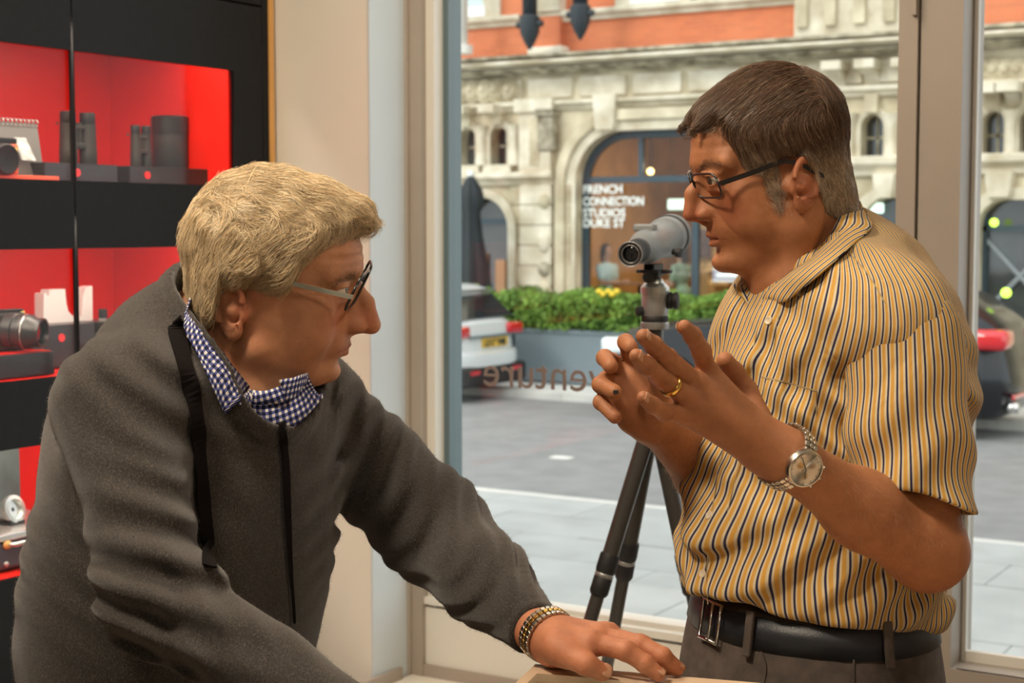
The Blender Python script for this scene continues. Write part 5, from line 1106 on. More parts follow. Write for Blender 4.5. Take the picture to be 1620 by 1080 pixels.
lm = (lipmask(L1, qR)*hl)[:, None]*.5; colR = colR*(1-lm)+np.array((.34, .09, .06))*lm
colR[~hl] = np.array(SK)*np.array([.98, .96, .95])
body = link('body', np_mesh('body', S2W(Xb), Fb, {'col': colR}), m_skinR, RP)
eyes(hC, hR, hS, RP, 1.55, look=(1, .30, -.12), iris=(.09, .06, .04))
m_nail = mat('finger_nail', (.54, .28, .17), .35)
def nail_from(fg, up, w_=1.0, kk=.75):
    p, r = fg; a = p[-1]-p[-2]; return (p[-1]+a/np.linalg.norm(a)*r[-1]*.1, up, a, r[-1]*1.45*w_, r[-1]*1.25, r[-1]*.95)
nails('nail', [nail_from(f_, (-.3, -.8, .5)) for f_ in fL[1:]]+[nail_from(fL[0], (-.6, -.5, .5))], m_nail, RP)
# hair
def hairmaskR(L):
    A = np.abs(L[:, 1]); x, z = L[:, 0], L[:, 2]
    line = np.interp(x, [-11, -5.5, -2.6, -1.6, -.6, 2.0, 2.5, 2.7, 4.0, 4.4, 6.1, 6.9, 7.6, 8.8, 12], [-7.5, -6.5, -4.5, -.5, 3.0, 3.2, 2.5, -2.0, -1.4, 1.6, 2.4, 5.6, 7.9, 8.7, 12]); line = np.where((x > 7.6) & (A < 5), 8.5, line)
    return z-line
def volRs(S_):      # the mass of the hair, thicker on top, following head and nape
    k = f32(.01*hS); Q_ = ((S_-hC.astype(f32))@hR.astype(f32))/k; d = bodyR(S_)/k; m = hairmaskR(Q_); th = np.interp(Q_[:, 2], [-6, 1, 5, 9, 12], [.16, .22, .7, 1.25, 1.3])*np.clip(m/1.8, 0, 1)*np.interp(Q_[:, 0], [2, 5], [1, .75])
    d2 = d-th; fr = cap(Q_, (7.5, 2.0, 10.0), (10.2, 3.0, 8.8), .9, .25); fr = smin(fr, cap(Q_, (7.5, -2.5, 10.0), (10.2, -3.0, 8.9), .9, .25), 1.5); d2 = smin(d2, fr, 1.0)
    return (smax(smax(d2, -(d+.25), .05), -m, .4)+.05*nz(Q_, 3., 1.))*k
X_, F_ = mesh_sdf(volRs, *bounds([HR(-11, 0, 0), HR(12, 0, 8), HR(0, 0, 15), HR(0, 9, 0), HR(0, -9, 0), HR(-6, 0, -6)], .01), .0024)
def hcolR(Xs, rg_):
    L = ((Xs-hC)@hR)/(.01*hS); g_ = np.clip((4.6-L[:, 2])/4+.35*np.clip((L[:, 0]-2)/3, 0, 1), 0, 1)[:, None]*.85; base = np.array((.11, .060, .034)); gr = np.array((.38, .28, .19)); c = base*(1-g_)+gr*g_
    n_ = rg_.uniform(.55, 1.6, (len(Xs), 1)); w_ = (rg_.random((len(Xs), 1)) < .10)*.5; return np.clip(c*n_*(1-w_)+np.array((.42, .32, .22))*w_, 0, 1)
m_hair = hairmat('hair_fibre', .45)
rg0 = np.random.default_rng(2)
hr = link('hair', np_mesh('hair', S2W(X_), F_, {'col': hcolR(X_, rg0)*.7}), m_hair, RP)
Lh = ((X_-hC)@hR)/(.01*hS); mk = hairmaskR(Lh) > .1; idx = rg0.choice(np.where(mk)[0], 15000)
def dirR(p, t):
    L = ((p-hC)@hR)/(.01*hS); x, y, z = L.T; top = np.clip((z-6)/3, 0, 1); sgn = np.sign(y+.01)
    fx = np.where(x > -4, 1.0, -.2)*top+(-.35)*(1-top); fz = -.25*top-1.0*(1-top)-.3*np.clip(x/9, 0, 1); fy = sgn*.35*top*(1-np.clip(x/8, 0, 1)); d = np.stack([fx, fy, fz], 1); return d@hR.T
roots = X_[idx]; Lr = Lh[idx]; ln = np.interp(Lr[:, 2], [-4, 2, 5, 8, 12], [.007, .009, .018, .032, .034])*rg0.uniform(.7, 1.1, len(roots))
strands('hair_strands', roots, volRs, dirR, ln, 6, .00030, hcolR, m_hair, hr, lift=[.25, .12, .06, .04, .05, .08], seed=4, noise=.14)['kind'] = 'stuff'
# sideburn stubble and eyebrow
def tuft(name, pts_cm, n, ln, dr, spread, rad, col, seed):
    rg_ = np.random.default_rng(seed); a = spline(pts_cm, n)+rg_.normal(size=(n, 3))*spread; st = np.array([hC_+hR_@(q*.01*hS_) for q in a]); g_ = gradf(hf_, st); st = st-g_*hf_(st.astype(f32))[:, None]
    dd = (hR_@np.array(dr)); return strands(name, st, hf_, lambda p, t: np.tile(dd, (len(p), 1)), ln, 4, rad, lambda Xs, r_: np.array(col)*r_.uniform(.6, 1.4, (len(Xs), 1)), m_hair, hp_, lift=.25, seed=seed, noise=.3)
hC_, hR_, hS_, hf_, hp_ = hC, hR, hS, headR, RP
for s in (1, -1): tuft('eyebrow', [(10.0, 1.3*s, 3.9), (9.6, 3.0*s, 4.4), (8.2, 5.0*s, 4.1)], 170, .006, (-.3, s*.8, .05), .12, .0002, (.22, .13, .08), 11+s)
tuft('sideburn', [(3.4, 7, 2.6), (3.3, 7, .4), (3.1, 7, -2.3)], 700, .006, (-.3, 0, -1), .45, .0002, (.40, .30, .22), 13)
# stage details for glasses are in the props file

rgh = np.random.default_rng(31)
for X_a, f_a, nn in ((X3, fAR, 2600), (X2, fAL, 1500)):
    el_ = eR_ if f_a is fAR else eL; wr_ = wR_ if f_a is fAR else wL; ax_ = (wr_-el_)/np.linalg.norm(wr_-el_); t_ = (X_a-el_)@ax_; ok = np.where((t_ > .02) & (t_ < np.linalg.norm(wr_-el_)-.02))[0]
    strands('arm_hair', X_a[rgh.choice(ok, nn)], f_a, lambda p, t: np.tile(-ax_*.5+np.array([-.3, 0, -.6]), (len(p), 1)), .007, 3, .00011, lambda Xs, r_: np.array((.48, .36, .24))*r_.uniform(.6, 1.3, (len(Xs), 1)), m_hair, RP, lift=.55, seed=17, noise=.5)['kind'] = 'stuff'
# ================================================================== the older man in the grey jumper
LP = empty('person', S2W(np.array([-.40, 1.92, 0.])), 'white-haired man in a grey jumper leaning with his hand on the counter', 'person')
gR = rot3(R(1), R(7), R(8)); gC = np.array([-.2870, 1.84, 1.4705]); gS = 1.0
qL = dict(back=8.2, fore=1.0, brow=.6, eyex=1.2, tip=(12.6, 0, -2.0), nasion=(10.3, 0, 2.6), sub=(10.5, 0, -3.0), chin=(8.3, 0, -8.0), mouth=.03, ulip=10.1, llip=9.8, lipz=-4.8, hump=.35, tipr=1.12, cheek=1.12, jaw=1.1, eye=.40, ears=1.08, ear=(-2.0, 7.2, -.6), wr=.055, eart=.05)
fhL = make_head(qL); headL = local(fhL, gC, gR, gS)
HL = lambda x, y, z: gC+gR@(np.array([x, y, z])*.01*gS)
nkL = [HL(-2, 0, -1.5), ST(385, 545, 1.86), ST(370, 640, 1.88)]
def bodyL(Q):
    d = headL(Q); n_ = chain(Q, nkL, [.058, .064, .085], .03); n_ = smin(n_, cap(Q, HL(4.0, 0, -5.8), ST(412, 610, 1.83), .034, .040), .03); return smin(d, n_, .024)
sR = ST(178, 640, 1.72); eRR = ST(248, 940, 1.61); wRR = ST(545, 1140, 1.50)
lA = [ST(500, 648, 2.0), ST(588, 742, 2.04), ST(682, 830, 1.98), ST(768, 918, 1.87), ST(850, 998, 1.755)]
rA = [.064, .064, .066, .050, .031]
CTZ = 1.06
# left hand, flat on the counter
wl = ST(860, 1014, 1.735)
def onz(px_, py_, z): s, zz = ray(px_, py_); d = (z-CAMZ)/zz; return np.array([s*d, d, z])
m2 = [ST(936, 1016, 1.700), ST(948, 1007, 1.725), ST(958, 1004, 1.75), ST(965, 1004, 1.775)]
f2 = [([m2[0], ST(990, 1029, 1.682), ST(1020, 1049, 1.677), onz(1041, 1066, CTZ+.0085)], [.0115, .0108, .0098, .0080]),
      ([m2[1], ST(1012, 1019, 1.705), ST(1048, 1038, 1.69), onz(1071, 1057, CTZ+.0085)], [.0115, .0110, .0100, .0082]),
      ([m2[2], ST(1018, 1020, 1.74), ST(1046, 1040, 1.735), ST(1060, 1062, 1.725)], [.0110, .0102, .0095, .0080]),
      ([m2[3], ST(1008, 1022, 1.775), ST(1030, 1045, 1.77), ST(1040, 1066, 1.765)], [.0100, .0092, .0085, .0075])]
t2 = ([ST(872, 1022, 1.715), ST(896, 1036, 1.690), ST(927, 1050, 1.672), onz(953, 1063, CTZ+.0095)], [.0165, .0135, .0120, .0098])
pl2 = ST(880, 1014, 1.732)
def hand2(Q):
    d = palm_hand(Q, pl2, .0205, m2, [.0125, .0125, .012, .011], f2, t2, palmk=.018)
    d = smin(d, cap(Q, ST(880, 1022, 1.70), ST(925, 1026, 1.695), .016, .011), .014)
    for m_ in m2: d = smin(d, sphd(Q, m_+np.array([0, -.001, .0035]), .0095), .007); d = smin(d, cap(Q, pl2+np.array([0, -.002, .0175]), m_+np.array([0, -.001, .0100]), .0026, .0026), .007)
    for k in range(4):
        a = ST(885+k*14, 1003+k*2, 1.71); b = ST(925+k*16, 1022-k*3, 1.70); d = smin(d, cap(Q, a, b, .0015, .0012)+.0005, .005)
    return smin(d, cap(Q, lA[-1], pl2, .0270, .0215), .015)
# right hand resting near the counter edge, outside the frame of the photograph
hr0 = wRR+np.array([.06, -.03, -.012]); hr0[2] = CTZ+.026; f3 = []
m3 = [hr0+np.array([.055, .03-.022*k, -.004]) for k in range(4)]
for k in range(4): f3.append(([m3[k], m3[k]+[.035, 0, .002], m3[k]+[.058, 0, -.012], m3[k]+[.072, -.002, -.028]], [.011, .010, .0092, .008]))
t3 = ([hr0+[.0, .03, -.005], hr0+[.03, .052, -.01], hr0+[.055, .062, -.018], hr0+[.075, .062, -.026]], [.016, .013, .0115, .0095])
def hand3(Q): return smin(palm_hand(Q, hr0, .022, m3, [.0125]*4, f3, t3, palmk=.018), cap(Q, wRR, hr0, .027, .022), .015)
# torso
tB = R(-38); tBm = rotz(tB)
ch2 = ST(322, 740, 1.87); be2 = ST(265, 1000, 1.87)
def torsoL(Q):
    d = ell(Q, ch2, (.135, .185, .235), tBm); d = smin(d, ell(Q, be2, (.155, .185, .24), tBm), .10)
    d = smin(d, cap(Q, sR+np.array([.03, .02, 0]), lA[0]+np.array([-.03, 0, .0]), .060), .06)
    for s in (sR+np.array([.01, .01, .0]), lA[0]+np.array([-.02, 0, .012])): d = smin(d, cap(Q, ST(368, 605, 1.88), s, .040, .050), .045)
    return smin(d, ell(Q, ST(232, 680, 1.92), (.10, .12, .11), tBm), .06)
def foldL(Q):
    a = .0022*nz(Q, 26., 2.)
    def loc(c, r2, amp, v, fr, w_=1.5):
        c = ST(*c); g_ = np.exp(-((Q-c.astype(f32))**2).sum(1)/r2); ph = (Q@np.array(v, f32))*fr; return amp*g_*np.sin(ph+w_*np.sin(Q[:, 2]*22+Q[:, 0]*13))
    a = a+loc((245, 930, 1.56), .010, .0085, (.35, .2, .95), 190, 2.5); a = a+loc((330, 990, 1.52), .007, .0045, (.8, .2, .6), 210)
    a = a+loc((420, 1040, 1.50), .010, .0025, (.8, .2, .6), 190); a = a+loc((205, 590, 1.70), .010, .0035, (.6, 0, .8), 150)
    a = a+loc((545, 700, 1.98), .007, .0055, (.85, 0, -.5), 190); a = a+loc((520, 800, 1.90), .005, .005, (.5, 0, -.85), 200)
    a = a+loc((690, 830, 1.93), .012, .0040, (.8, .3, -.75), 200, 2.2); a = a+loc((780, 930, 1.83), .004, .0040, (.8, .3, -.75), 260)
    a = a+loc((150, 740, 1.70), .014, .0035, (.6, 0, .8), 130, 2.0); a = a+loc((535, 610, 1.93), .004, .005, (1, 0, -.1), 230); a = a+loc((400, 860, 1.75), .02, .0022, (1, 0, .15), 110)
    a = a+loc((120, 880, 1.80), .012, .0035, (.4, 0, .9), 120, 2.0)
    return a
nkc = ST(372, 566, 1.845)
def armsL(Q):
    d = chain(Q, [sR, eRR], [.066, .053], .02); d = smin(d, cap(Q, eRR, wRR, .053, .036), .035); return d
def farm(Q): return chain(Q, lA, rA, .03)
cw_ = (lA[-1]-lA[-2])/np.linalg.norm(lA[-1]-lA[-2])
def jumper0(Q): return smin(smin(torsoL(Q), armsL(Q), .028), smax(farm(Q), (Q-(lA[-1]-cw_*.004).astype(f32))@cw_.astype(f32), .003), .035)
def jumper(Q):
    d = jumper0(Q)+foldL(Q)
    wd_ = (wRR-eRR)/np.linalg.norm(wRR-eRR); d = np.maximum(d, np.where(Q[:, 0] > -.30, (Q-(wRR+wd_*.01).astype(f32))@wd_.astype(f32), -1) if False else d)
    d = smax(d, (.88-Q[:, 2]), .006)
    n_ = cap(Q, nkc+np.array([.02, -.02, -.02]), HL(0, 0, -2), .077, .106); d = np.maximum(d, -n_)
    th = np.arctan2(Q[:, 1]-nkc[1], Q[:, 0]-nkc[0]); d = smin(d, np.abs(n_-.010)-.009+np.maximum(np.abs(jumper0(Q)+.000)-.006, 0)+.0007*np.sin(th*90), .004)   # ribbed neckband
    rib = np.exp(-(((Q-lA[-1].astype(f32))@cw_.astype(f32)+.02)/.014)**2)*np.clip((Q[:, 0]-0)/.01, 0, 1); return d+rib*.0006*np.sin(np.arctan2(Q[:, 2]-lA[-1][2], Q[:, 1]-lA[-1][1])*60)
def m_wool():
    m = mat('grey_heather_wool', (.10, .095, .09), .95, spec=.15); n = m.node_tree.nodes; l = m.node_tree.links; b = n['Principled BSDF']; t = n.new('ShaderNodeTexCoord')
    z = n.new('ShaderNodeTexNoise'); z.inputs['Scale'].default_value = 420; z.inputs['Detail'].default_value = 4; z.inputs['Roughness'].default_value = .7; mp = n.new('ShaderNodeMapping'); mp.inputs['Scale'].default_value = (1.5, 1.5, .9); l.new(t.outputs['Object'], mp.inputs['Vector']); l.new(mp.outputs[0], z.inputs['Vector'])
    r = n.new('ShaderNodeValToRGB'); cr = r.color_ramp; cr.elements[0].position = .3; cr.elements[1].position = .72; cr.elements[0].color = (.022, .019, .018, 1); cr.elements[1].color = (.115, .100, .088, 1); e = cr.elements.new(.52); e.color = (.046, .040, .036, 1); l.new(z.outputs['Fac'], r.inputs['Fac']); l.new(r.outputs['Color'], b.inputs['Base Color'])
    b.inputs['Sheen Weight'].default_value = .25; b.inputs['Sheen Roughness'].default_value = .5
    w_ = n.new('ShaderNodeTexWave'); w_.wave_type = 'BANDS'; w_.bands_direction = 'X'; w_.inputs['Scale'].default_value = 160; w_.inputs['Distortion'].default_value = 9; w_.inputs['Detail Scale'].default_value = 30; l.new(t.outputs['Object'], w_.inputs['Vector'])
    ad = n.new('ShaderNodeMath'); l.new(z.outputs['Fac'], ad.inputs[0]); l.new(w_.outputs['Fac'], ad.inputs[1]); u = n.new('ShaderNodeBump'); u.inputs['Strength'].default_value = .3; u.inputs['Distance'].default_value = .0008; l.new(ad.outputs[0], u.inputs['Height']); l.new(u.outputs['Normal'], b.inputs['Normal']); return m
m_w = m_wool()
X_, F_ = mesh_sdf(jumper, *bounds([ST(30, 700, 1.8), ST(870, 1000, 1.7), ch2+[0, .3, .2], ch2-[0, .3, 0], wRR+[0, 0, -.03], [ch2[0], 1.9, .9], nkc+[0, 0, .06], lA[1]], .075), .0042)
jp = link('jumper', np_mesh('jumper', S2W(X_), F_), m_w, LP)
# fuzz of the wool along the surface
rgf = np.random.default_rng(8); ix = rgf.choice(len(X_), 30000)
strands('wool_fuzz', X_[ix], jumper, lambda p, t: rgf.normal(size=(len(p), 3)), .0035, 2, .00012, lambda Xs, r_: np.array((.16, .14, .12))*r_.uniform(.5, 1.6, (len(Xs), 1)), hairmat('wool_fibre', .9), jp, lift=1.2, seed=3, noise=.8)['kind'] = 'stuff'
# straps round the neck
m_strap = mat('black_webbing', (.008, .006, .006), .95, spec=.1, bump=.3, bscale=900)
ns = empty('neck_strap', S2W(ST(330, 700, 1.72)), 'black webbing neck strap hanging down the front of the grey jumper', 'strap')
strip(jumper, [(281, 505), (281, 530), (290, 570), (308, 640), (316, 720), (322, 800), (327, 850), (331, 896)], [.020, .021, .017, .015], 'webbing', m_strap, ns, off=.004, n=60, thick=.002)
strip(jumper, [(440, 630), (446, 680), (452, 740), (454, 800), (459, 900), (463, 950), (465, 985)], [.011, .010, .009, .0035, .003], 'webbing', m_strap, ns, off=.004, n=60, thick=.002)
# checked shirt: collar leaves, stand with button
def check(n, l, u, v):
    def band(s_):
        m = n.new('ShaderNodeMath'); m.operation = 'MULTIPLY'; m.inputs[1].default_value = 1/.0072; l.new(s_, m.inputs[0]); f = n.new('ShaderNodeMath'); f.operation = 'FRACT'; l.new(m.outputs[0], f.inputs[0])
        r = n.new('ShaderNodeMath'); r.operation = 'GREATER_THAN'; r.inputs[1].default_value = .46; l.new(f.outputs[0], r.inputs[0]); return r.outputs[0]
    a = n.new('ShaderNodeMath'); a.operation = 'ADD'; l.new(band(u), a.inputs[0]); l.new(band(v), a.inputs[1]); h = n.new('ShaderNodeMath'); h.operation = 'DIVIDE'; h.inputs[1].default_value = 2; l.new(a.outputs[0], h.inputs[0])
    r = n.new('ShaderNodeValToRGB'); cr = r.color_ramp; cr.interpolation = 'CONSTANT'; cr.elements[0].color = (.80, .76, .68, 1); cr.elements[1].position = .9; cr.elements[1].color = (.010, .012, .05, 1); e = cr.elements.new(.4); e.color = (.10, .12, .32, 1); l.new(h.outputs[0], r.inputs['Fac']); return r.outputs['Color']
m_chk = clothmat('checked_cotton', check, .75, .1, 1400)
lb = lambda Q: bodyL(Q)
def onb(f, pts, off): c = np.array([hit(f, p[0], p[1]) for p in pts]); return c+gradf(f, c)*off
uni = lambda Q: np.minimum(jumper(Q), bodyL(Q))
leaf(uni, [(297, 472), (322, 508), (346, 540), (370, 574), (396, 610)], [(291, 478), (299, 540), (312, 580), (332, 618), (354, 656)], .008, 'collar', m_chk, LP)
leaf(lambda Q: np.minimum(bodyL(Q), ell(Q, ST(425, 655, 1.83), (.06, .05, .035))), [(392, 614), (420, 618), (450, 606), (484, 590)], [(396, 668), (425, 684), (465, 674), (508, 630)], .004, 'shirt_front', m_chk, LP, n=18, nv=8)
ua = onb(bodyL, [(318, 505), (392, 606)], .010); la = onb(uni, [(354, 652)], .010)
a_ = ST(437, 606, 1.765); up = spline([ua[-1]+np.array([.004, .0, -.006]), ST(404, 622, 1.775), ST(440, 612, 1.79), ST(470, 596, 1.84), ST(488, 590, 1.87)], 16); lo = spline([la[-1]+[.015, .004, .01], ST(404, 640, 1.775), ST(450, 636, 1.785), ST(474, 620, 1.82), ST(490, 596, 1.86)], 16)
loft2(up, lo, 'collar', m_chk, LP, 5, .0018, .003, dirv=(0, -.8, .3))
lo = spline([ST(442, 602, 1.758), ST(449, 620, 1.760), ST(456, 635, 1.765), ST(474, 618, 1.785), ST(490, 592, 1.82)], 12); up = spline([ST(442, 602, 1.758), ST(452, 599, 1.765), ST(464, 597, 1.775), ST(478, 592, 1.79), ST(490, 588, 1.82)], 12)
loft2(up, lo, 'collar', m_chk, LP, 5, .0018, .002, dirv=(0, -.8, .3))
c_ = ST(392, 628, 1.768); MB().lathe([(.0055, 0), (.0055, .0014), (.0045, .0024), (.0003, .0018)], frame(W(c_), S2W(np.array([.1, -1, .3]))), 16).build('button', mat('pearl_button', (.75, .72, .66), .25), LP, True)
# trousers and shoes behind the counter
pel = np.array([be2[0]-.01, be2[1]+.02, .90])
def trL(Q):
    d = ell(Q, pel, (.15, .185, .15), tBm); sd = tBm[:, 1]
    for s in (1, -1):
        a = pel+sd*.095*s; k = np.array([a[0]+.02, a[1], .50]); an = np.array([a[0]-.01, a[1], .07]); d = smin(d, smin(cap(Q, a, k, .095, .068), cap(Q, k, an, .068, .058), .03), .04)
    return np.maximum(d, .035-Q[:, 2])+.003*nz(Q, 25., 4.)
X_, F_ = mesh_sdf(trL, *bounds([pel+[.25, .2, .2], pel-[.25, .2, .88]], .0), .009); link('trousers', np_mesh('trousers', S2W(X_), F_), mat('charcoal_trousers', (.04, .038, .04), .9, bump=.2, bscale=600), LP)
for s in (1, -1):
    fw = tBm[:, 0]; a = pel+tBm[:, 1]*.095*s; a = np.array([a[0]-.01, a[1], .05]); sh = lambda Q: smax(smin(cap(Q, a-fw*.03, a+fw*.14+[0, 0, -.015], .042, .036), cap(Q, a, a+[0, 0, .06], .045, .045), .03), -(Q[:, 2]-.002), .004)
    X_, F_ = mesh_sdf(sh, *bounds([a-fw*.08, a+fw*.2, a+[0, 0, .09], [a[0], a[1], 0]], .06), .006); link('shoe', np_mesh('shoe', S2W(X_), F_), m_shoe, LP)
# skin
SK2 = (.56, .275, .155); RUD2 = (.58, .18, .11)
m_skinL = skinmat('fair_skin', SK2, (.82, .76, .70), .5)
X1, F1 = mesh_sdf(bodyL, *bounds([HL(-9, 0, 0), HL(14, 0, 0), HL(0, 0, 14), HL(0, 9, 0), HL(0, -9, 0), ST(390, 680, 1.86)], .012), .0018)
X2, F2 = mesh_sdf(hand2, *bounds([lA[-1], pl2]+[p for f_ in f2 for p in f_[0]]+t2[0], .035), .0015)
X3, F3 = mesh_sdf(hand3, *bounds([wRR, hr0]+[p for f_ in f3 for p in f_[0]]+t3[0], .035), .0025)
def coreL(Q):
    d = torsoL(Q)+.02; d = smin(d, trL(Q)+.016, .03); d = smin(d, chain(Q, nkL, [.05, .055, .075], .03), .03); d = smin(d, chain(Q, lA[:4]+[lA[4]], [.045, .045, .045, .034, .022], .03), .03); d = smin(d, chain(Q, [sR, eRR, wRR], [.045, .036, .024], .02), .03); return np.maximum(d, -(Q[:, 2]-.07))
X4, F4 = mesh_sdf(coreL, *bounds([lA[0], lA[1], lA[4], sR, ch2+[0, .2, .25], wRR, pel+[.2, 0, 0], [pel[0]-.15, pel[1]-.15, .06]], .08), .011)
Xb, Fb = join_np([(X1, F1), (X2, F2), (X3, F3), (X4, F4)]); L1 = ((Xb-gC)@gR)/(.01*gS); cl = head_color(L1, SK2, None, RUD2, None, None); hl = np.arange(len(Xb)) < len(X1)
lm = (lipmask(L1, qL)*hl)[:, None]*.5; cl = cl*(1-lm)+np.array((.50, .16, .12))*lm; cl[~hl] = np.array((.54, .22, .12))
link('body', np_mesh('body', S2W(Xb), Fb, {'col': cl}), m_skinL, LP)
eyes(gC, gR, gS, LP, 1.2, look=(1, -.22, .12), iris=(.12, .14, .15))
nails('nail', [nail_from(f_, (.1, -.3, 1)) for f_ in f2[:2]]+[nail_from(t2, (.15, -.75, .65), 1.15)], m_nail, LP)
# hair
def hmaskL(L):
    x, z = L[:, 0], L[:, 2]; return z-np.interp(x, [-11, -8, -5.8, -4.6, -3.9, -.5, 2.6, 3.6, 4.6, 6.4, 8.0, 9.5, 12], [-2.0, -3.0, -4.0, -2.6, 1.9, 2.4, 1.6, 2.6, 5.0, 7.4, 8.2, 8.6, 8.8])
def volLs(S_):
    k = f32(.01*gS); Q_ = ((S_-gC.astype(f32))@gR.astype(f32))/k; d = bodyL(S_)/k; m = hmaskL(Q_); th = np.interp(Q_[:, 2], [-5, -1, 3, 8, 12], [.8, 1.1, 1.5, 1.9, 1.9])*np.clip(m/2.6+.12, 0, 1)*np.interp(Q_[:, 0], [-2, 5, 9], [1, .8, .75])
    wv = .13*np.sin(Q_[:, 0]*1.5+1.4*np.sin(Q_[:, 2]*.8)+Q_[:, 1]*.3)+.09*nz(Q_, 2.4, 4.)
    d2 = d-th-wv*np.clip(m/2, 0, 1); fr = chain(Q_, [(5.0, -2, 12.0), (9.2, -2, 10.9), (11.6, -1.5, 9.6)], [1.8, 1.35, .3], 1.0); fr = smin(fr, chain(Q_, [(5.0, 2, 12.0), (9.2, 2.5, 10.8), (11.3, 2.5, 9.6)], [1.8, 1.35, .3], 1.0), 1.2); d2 = smin(d2, fr+wv*.6, 1.2)
    return smax(smax(d2, -(d+.25), .05), -m, .5)*k
X_, F_ = mesh_sdf(volLs, *bounds([HL(-12, 0, 0), HL(14, 0, 8), HL(0, 0, 16.5), HL(0, 11, 0), HL(0, -11, 0), HL(-6, 0, -6)], .01), .0025)
def hcolL(Xs, rg_):
    L = ((Xs-gC)@gR)/(.01*gS); base = np.array((.70, .50, .27)); b2 = np.array((.92, .78, .54)); n_ = rg_.random((len(Xs), 1)); dk = (rg_.random((len(Xs), 1)) < .18)*.45; return np.clip((base*(1-n_)+b2*n_)*rg_.uniform(.75, 1.15, (len(Xs), 1))*(1-dk), 0, 1)
hr2 = link('hair', np_mesh('hair', S2W(X_), F_, {'col': hcolL(X_, rg0)*.62}), m_hair, LP)
Lh = ((X_-gC)@gR)/(.01*gS); idx = rg0.choice(np.where(hmaskL(Lh) > .05)[0], 17000); roots = X_[idx]; Lr = Lh[idx]
def dirL(p, t):
    L = ((p-gC)@gR)/(.01*gS); x, y, z = L.T; top = np.clip((z-8)/3, 0, 1); bk_ = np.clip(-x/6, 0, 1)
    fx = top*.9+(1-top)*(-.75+.5*bk_); fz = -.25*top-(1-top)*(.55+.4*bk_); fy = -np.sign(y)*0
    w1 = .75*np.sin(x*1.3+z*.9+1.5*np.sin(y*.9+z*.5)+t*2.5); return np.stack([fx+w1*.35, np.zeros_like(x), fz+w1*.55], 1)@gR.T
ln = np.interp(Lr[:, 2], [-5, 0, 5, 9, 12], [.016, .024, .034, .045, .045])*rg0.uniform(.6, 1.1, len(roots))
strands('hair_strands', roots, volLs, dirL, ln, 8, .00030, hcolL, m_hair, hr2, lift=[.40, .28, .10, .02, -.03, .04, .12, .18], seed=5, noise=.24)['kind'] = 'stuff'
hC_, hR_, hS_, hf_, hp_ = gC, gR, gS, headL, LP
for s in (1, -1): tuft('eyebrow', [(10.1, 1.3*s, 3.6), (9.6, 3.0*s, 4.1), (8.2, 5.0*s, 3.7)], 200, .008, (.2, s*.8, .2), .14, .00022, (.50, .38, .25), 21+s)
# ================================================================== glasses, watches, ring
def glasses(c, Rm_, sc, parent, lab, lx, lz, hw, hh, pant, mrim, mtemple, rim, ear, hook, cy=3.35, tt=(.16, .32), wrap=.12, full=True, hf=.45):
    T = lambda p: W(c+Rm_@(np.array(p, float)*.01*sc))
    g_ = empty('spectacles', T((lx, 0, lz)), lab, 'glasses')
    mg = glassmat('lens_clear', (.97, .97, .96), refl=.01, grz=.12)
    for s in (1, -1):
        pts = []
        for k in range(28):
            a = 2*math.pi*k/28; u = math.copysign(abs(math.cos(a))**.40, math.cos(a))*hw; v = math.copysign(abs(math.sin(a))**.45, math.sin(a))*hh; pts.append((lx-abs(u*s+cy-0)*wrap*.0-(cy+u-.8)*wrap+v*pant, s*(cy+u), lz+v))
        P3 = [T(p) for p in pts]; MB().tube(P3+P3[:2], rim*.01*sc, 8).build('rim', mrim, g_, True)
        cc = T((lx-(cy-.8)*wrap, s*cy, lz)); vs_ = [cc]+P3; k = len(P3); MB().add(vs_, [(0, 1+i, 1+(i+1) % k) for i in range(k)]).build('lens', mg, g_, True)
        hx = lx-(cy+hw-.8)*wrap+hh*.3*pant; h0 = (hx-.1, s*(cy+hw+.05), lz+hh*hf); h1 = (hx-.7, s*(cy+hw+.55), lz+hh*(hf+.05))
        e1 = (ear[0], s*ear[1], ear[2]); e2 = (hook[0], s*hook[1], hook[2]); tp = spline([h0, h1, ((h1[0]+e1[0])/2, s*(ear[1]+cy+hw+.5)/2, (h1[2]+e1[2])/2+.05), e1, e2], 16)
        V_, F_ = [], []
        for i, p in enumerate(tp):
            for dy, dz in ((-tt[0]/2, -tt[1]/2), (tt[0]/2, -tt[1]/2), (tt[0]/2, tt[1]/2), (-tt[0]/2, tt[1]/2)): V_.append(T((p[0], p[1]+dy, p[2]+dz*(1 if i > 1 else .8))))
        for i in range(15):
            for j in range(4): F_.append((i*4+j, i*4+(j+1) % 4, i*4+4+(j+1) % 4, i*4+4+j))
        F_ += [(3, 2, 1, 0), (60, 61, 62, 63)]; MB().add(V_, F_).build('temple', mtemple, g_)
    MB().tube([T((lx-.02, s*(cy-hw+.05), lz+hh*.3)) for s in (1,)]+[T((lx+.25, 0, lz+hh*.55)), T((lx-.02, -(cy-hw+.05), lz+hh*.3))], rim*.011*sc, 8).build('bridge', mrim, g_, True)
m_rimd = mat('dark_rim', (.015, .013, .013), .3, coat=.5); m_templ = mat('silver_temple', (.50, .52, .46), .3, .5)
glasses(hC, hR, hS, RP, 'dark-rimmed rectangular spectacles worn by the man in the striped shirt', 11.05, 1.75, 2.6, 1.5, .20, m_rimd, m_rimd, .13, (1.4, 7.75, 3.0), (-2.6, 7.6, .4), cy=3.25, tt=(.16, .58), wrap=.31, hf=.15)
glasses(gC, gR, gS, LP, 'silver-armed dark-rimmed spectacles worn low by the white-haired man', 11.1, 2.5, 2.6, 2.15, .36, m_rimd, m_templ, .16, (-1.0, 7.8, 3.6), (-4.2, 7.3, .9), cy=3.3, tt=(.16, .52), wrap=.12, hf=-.15)
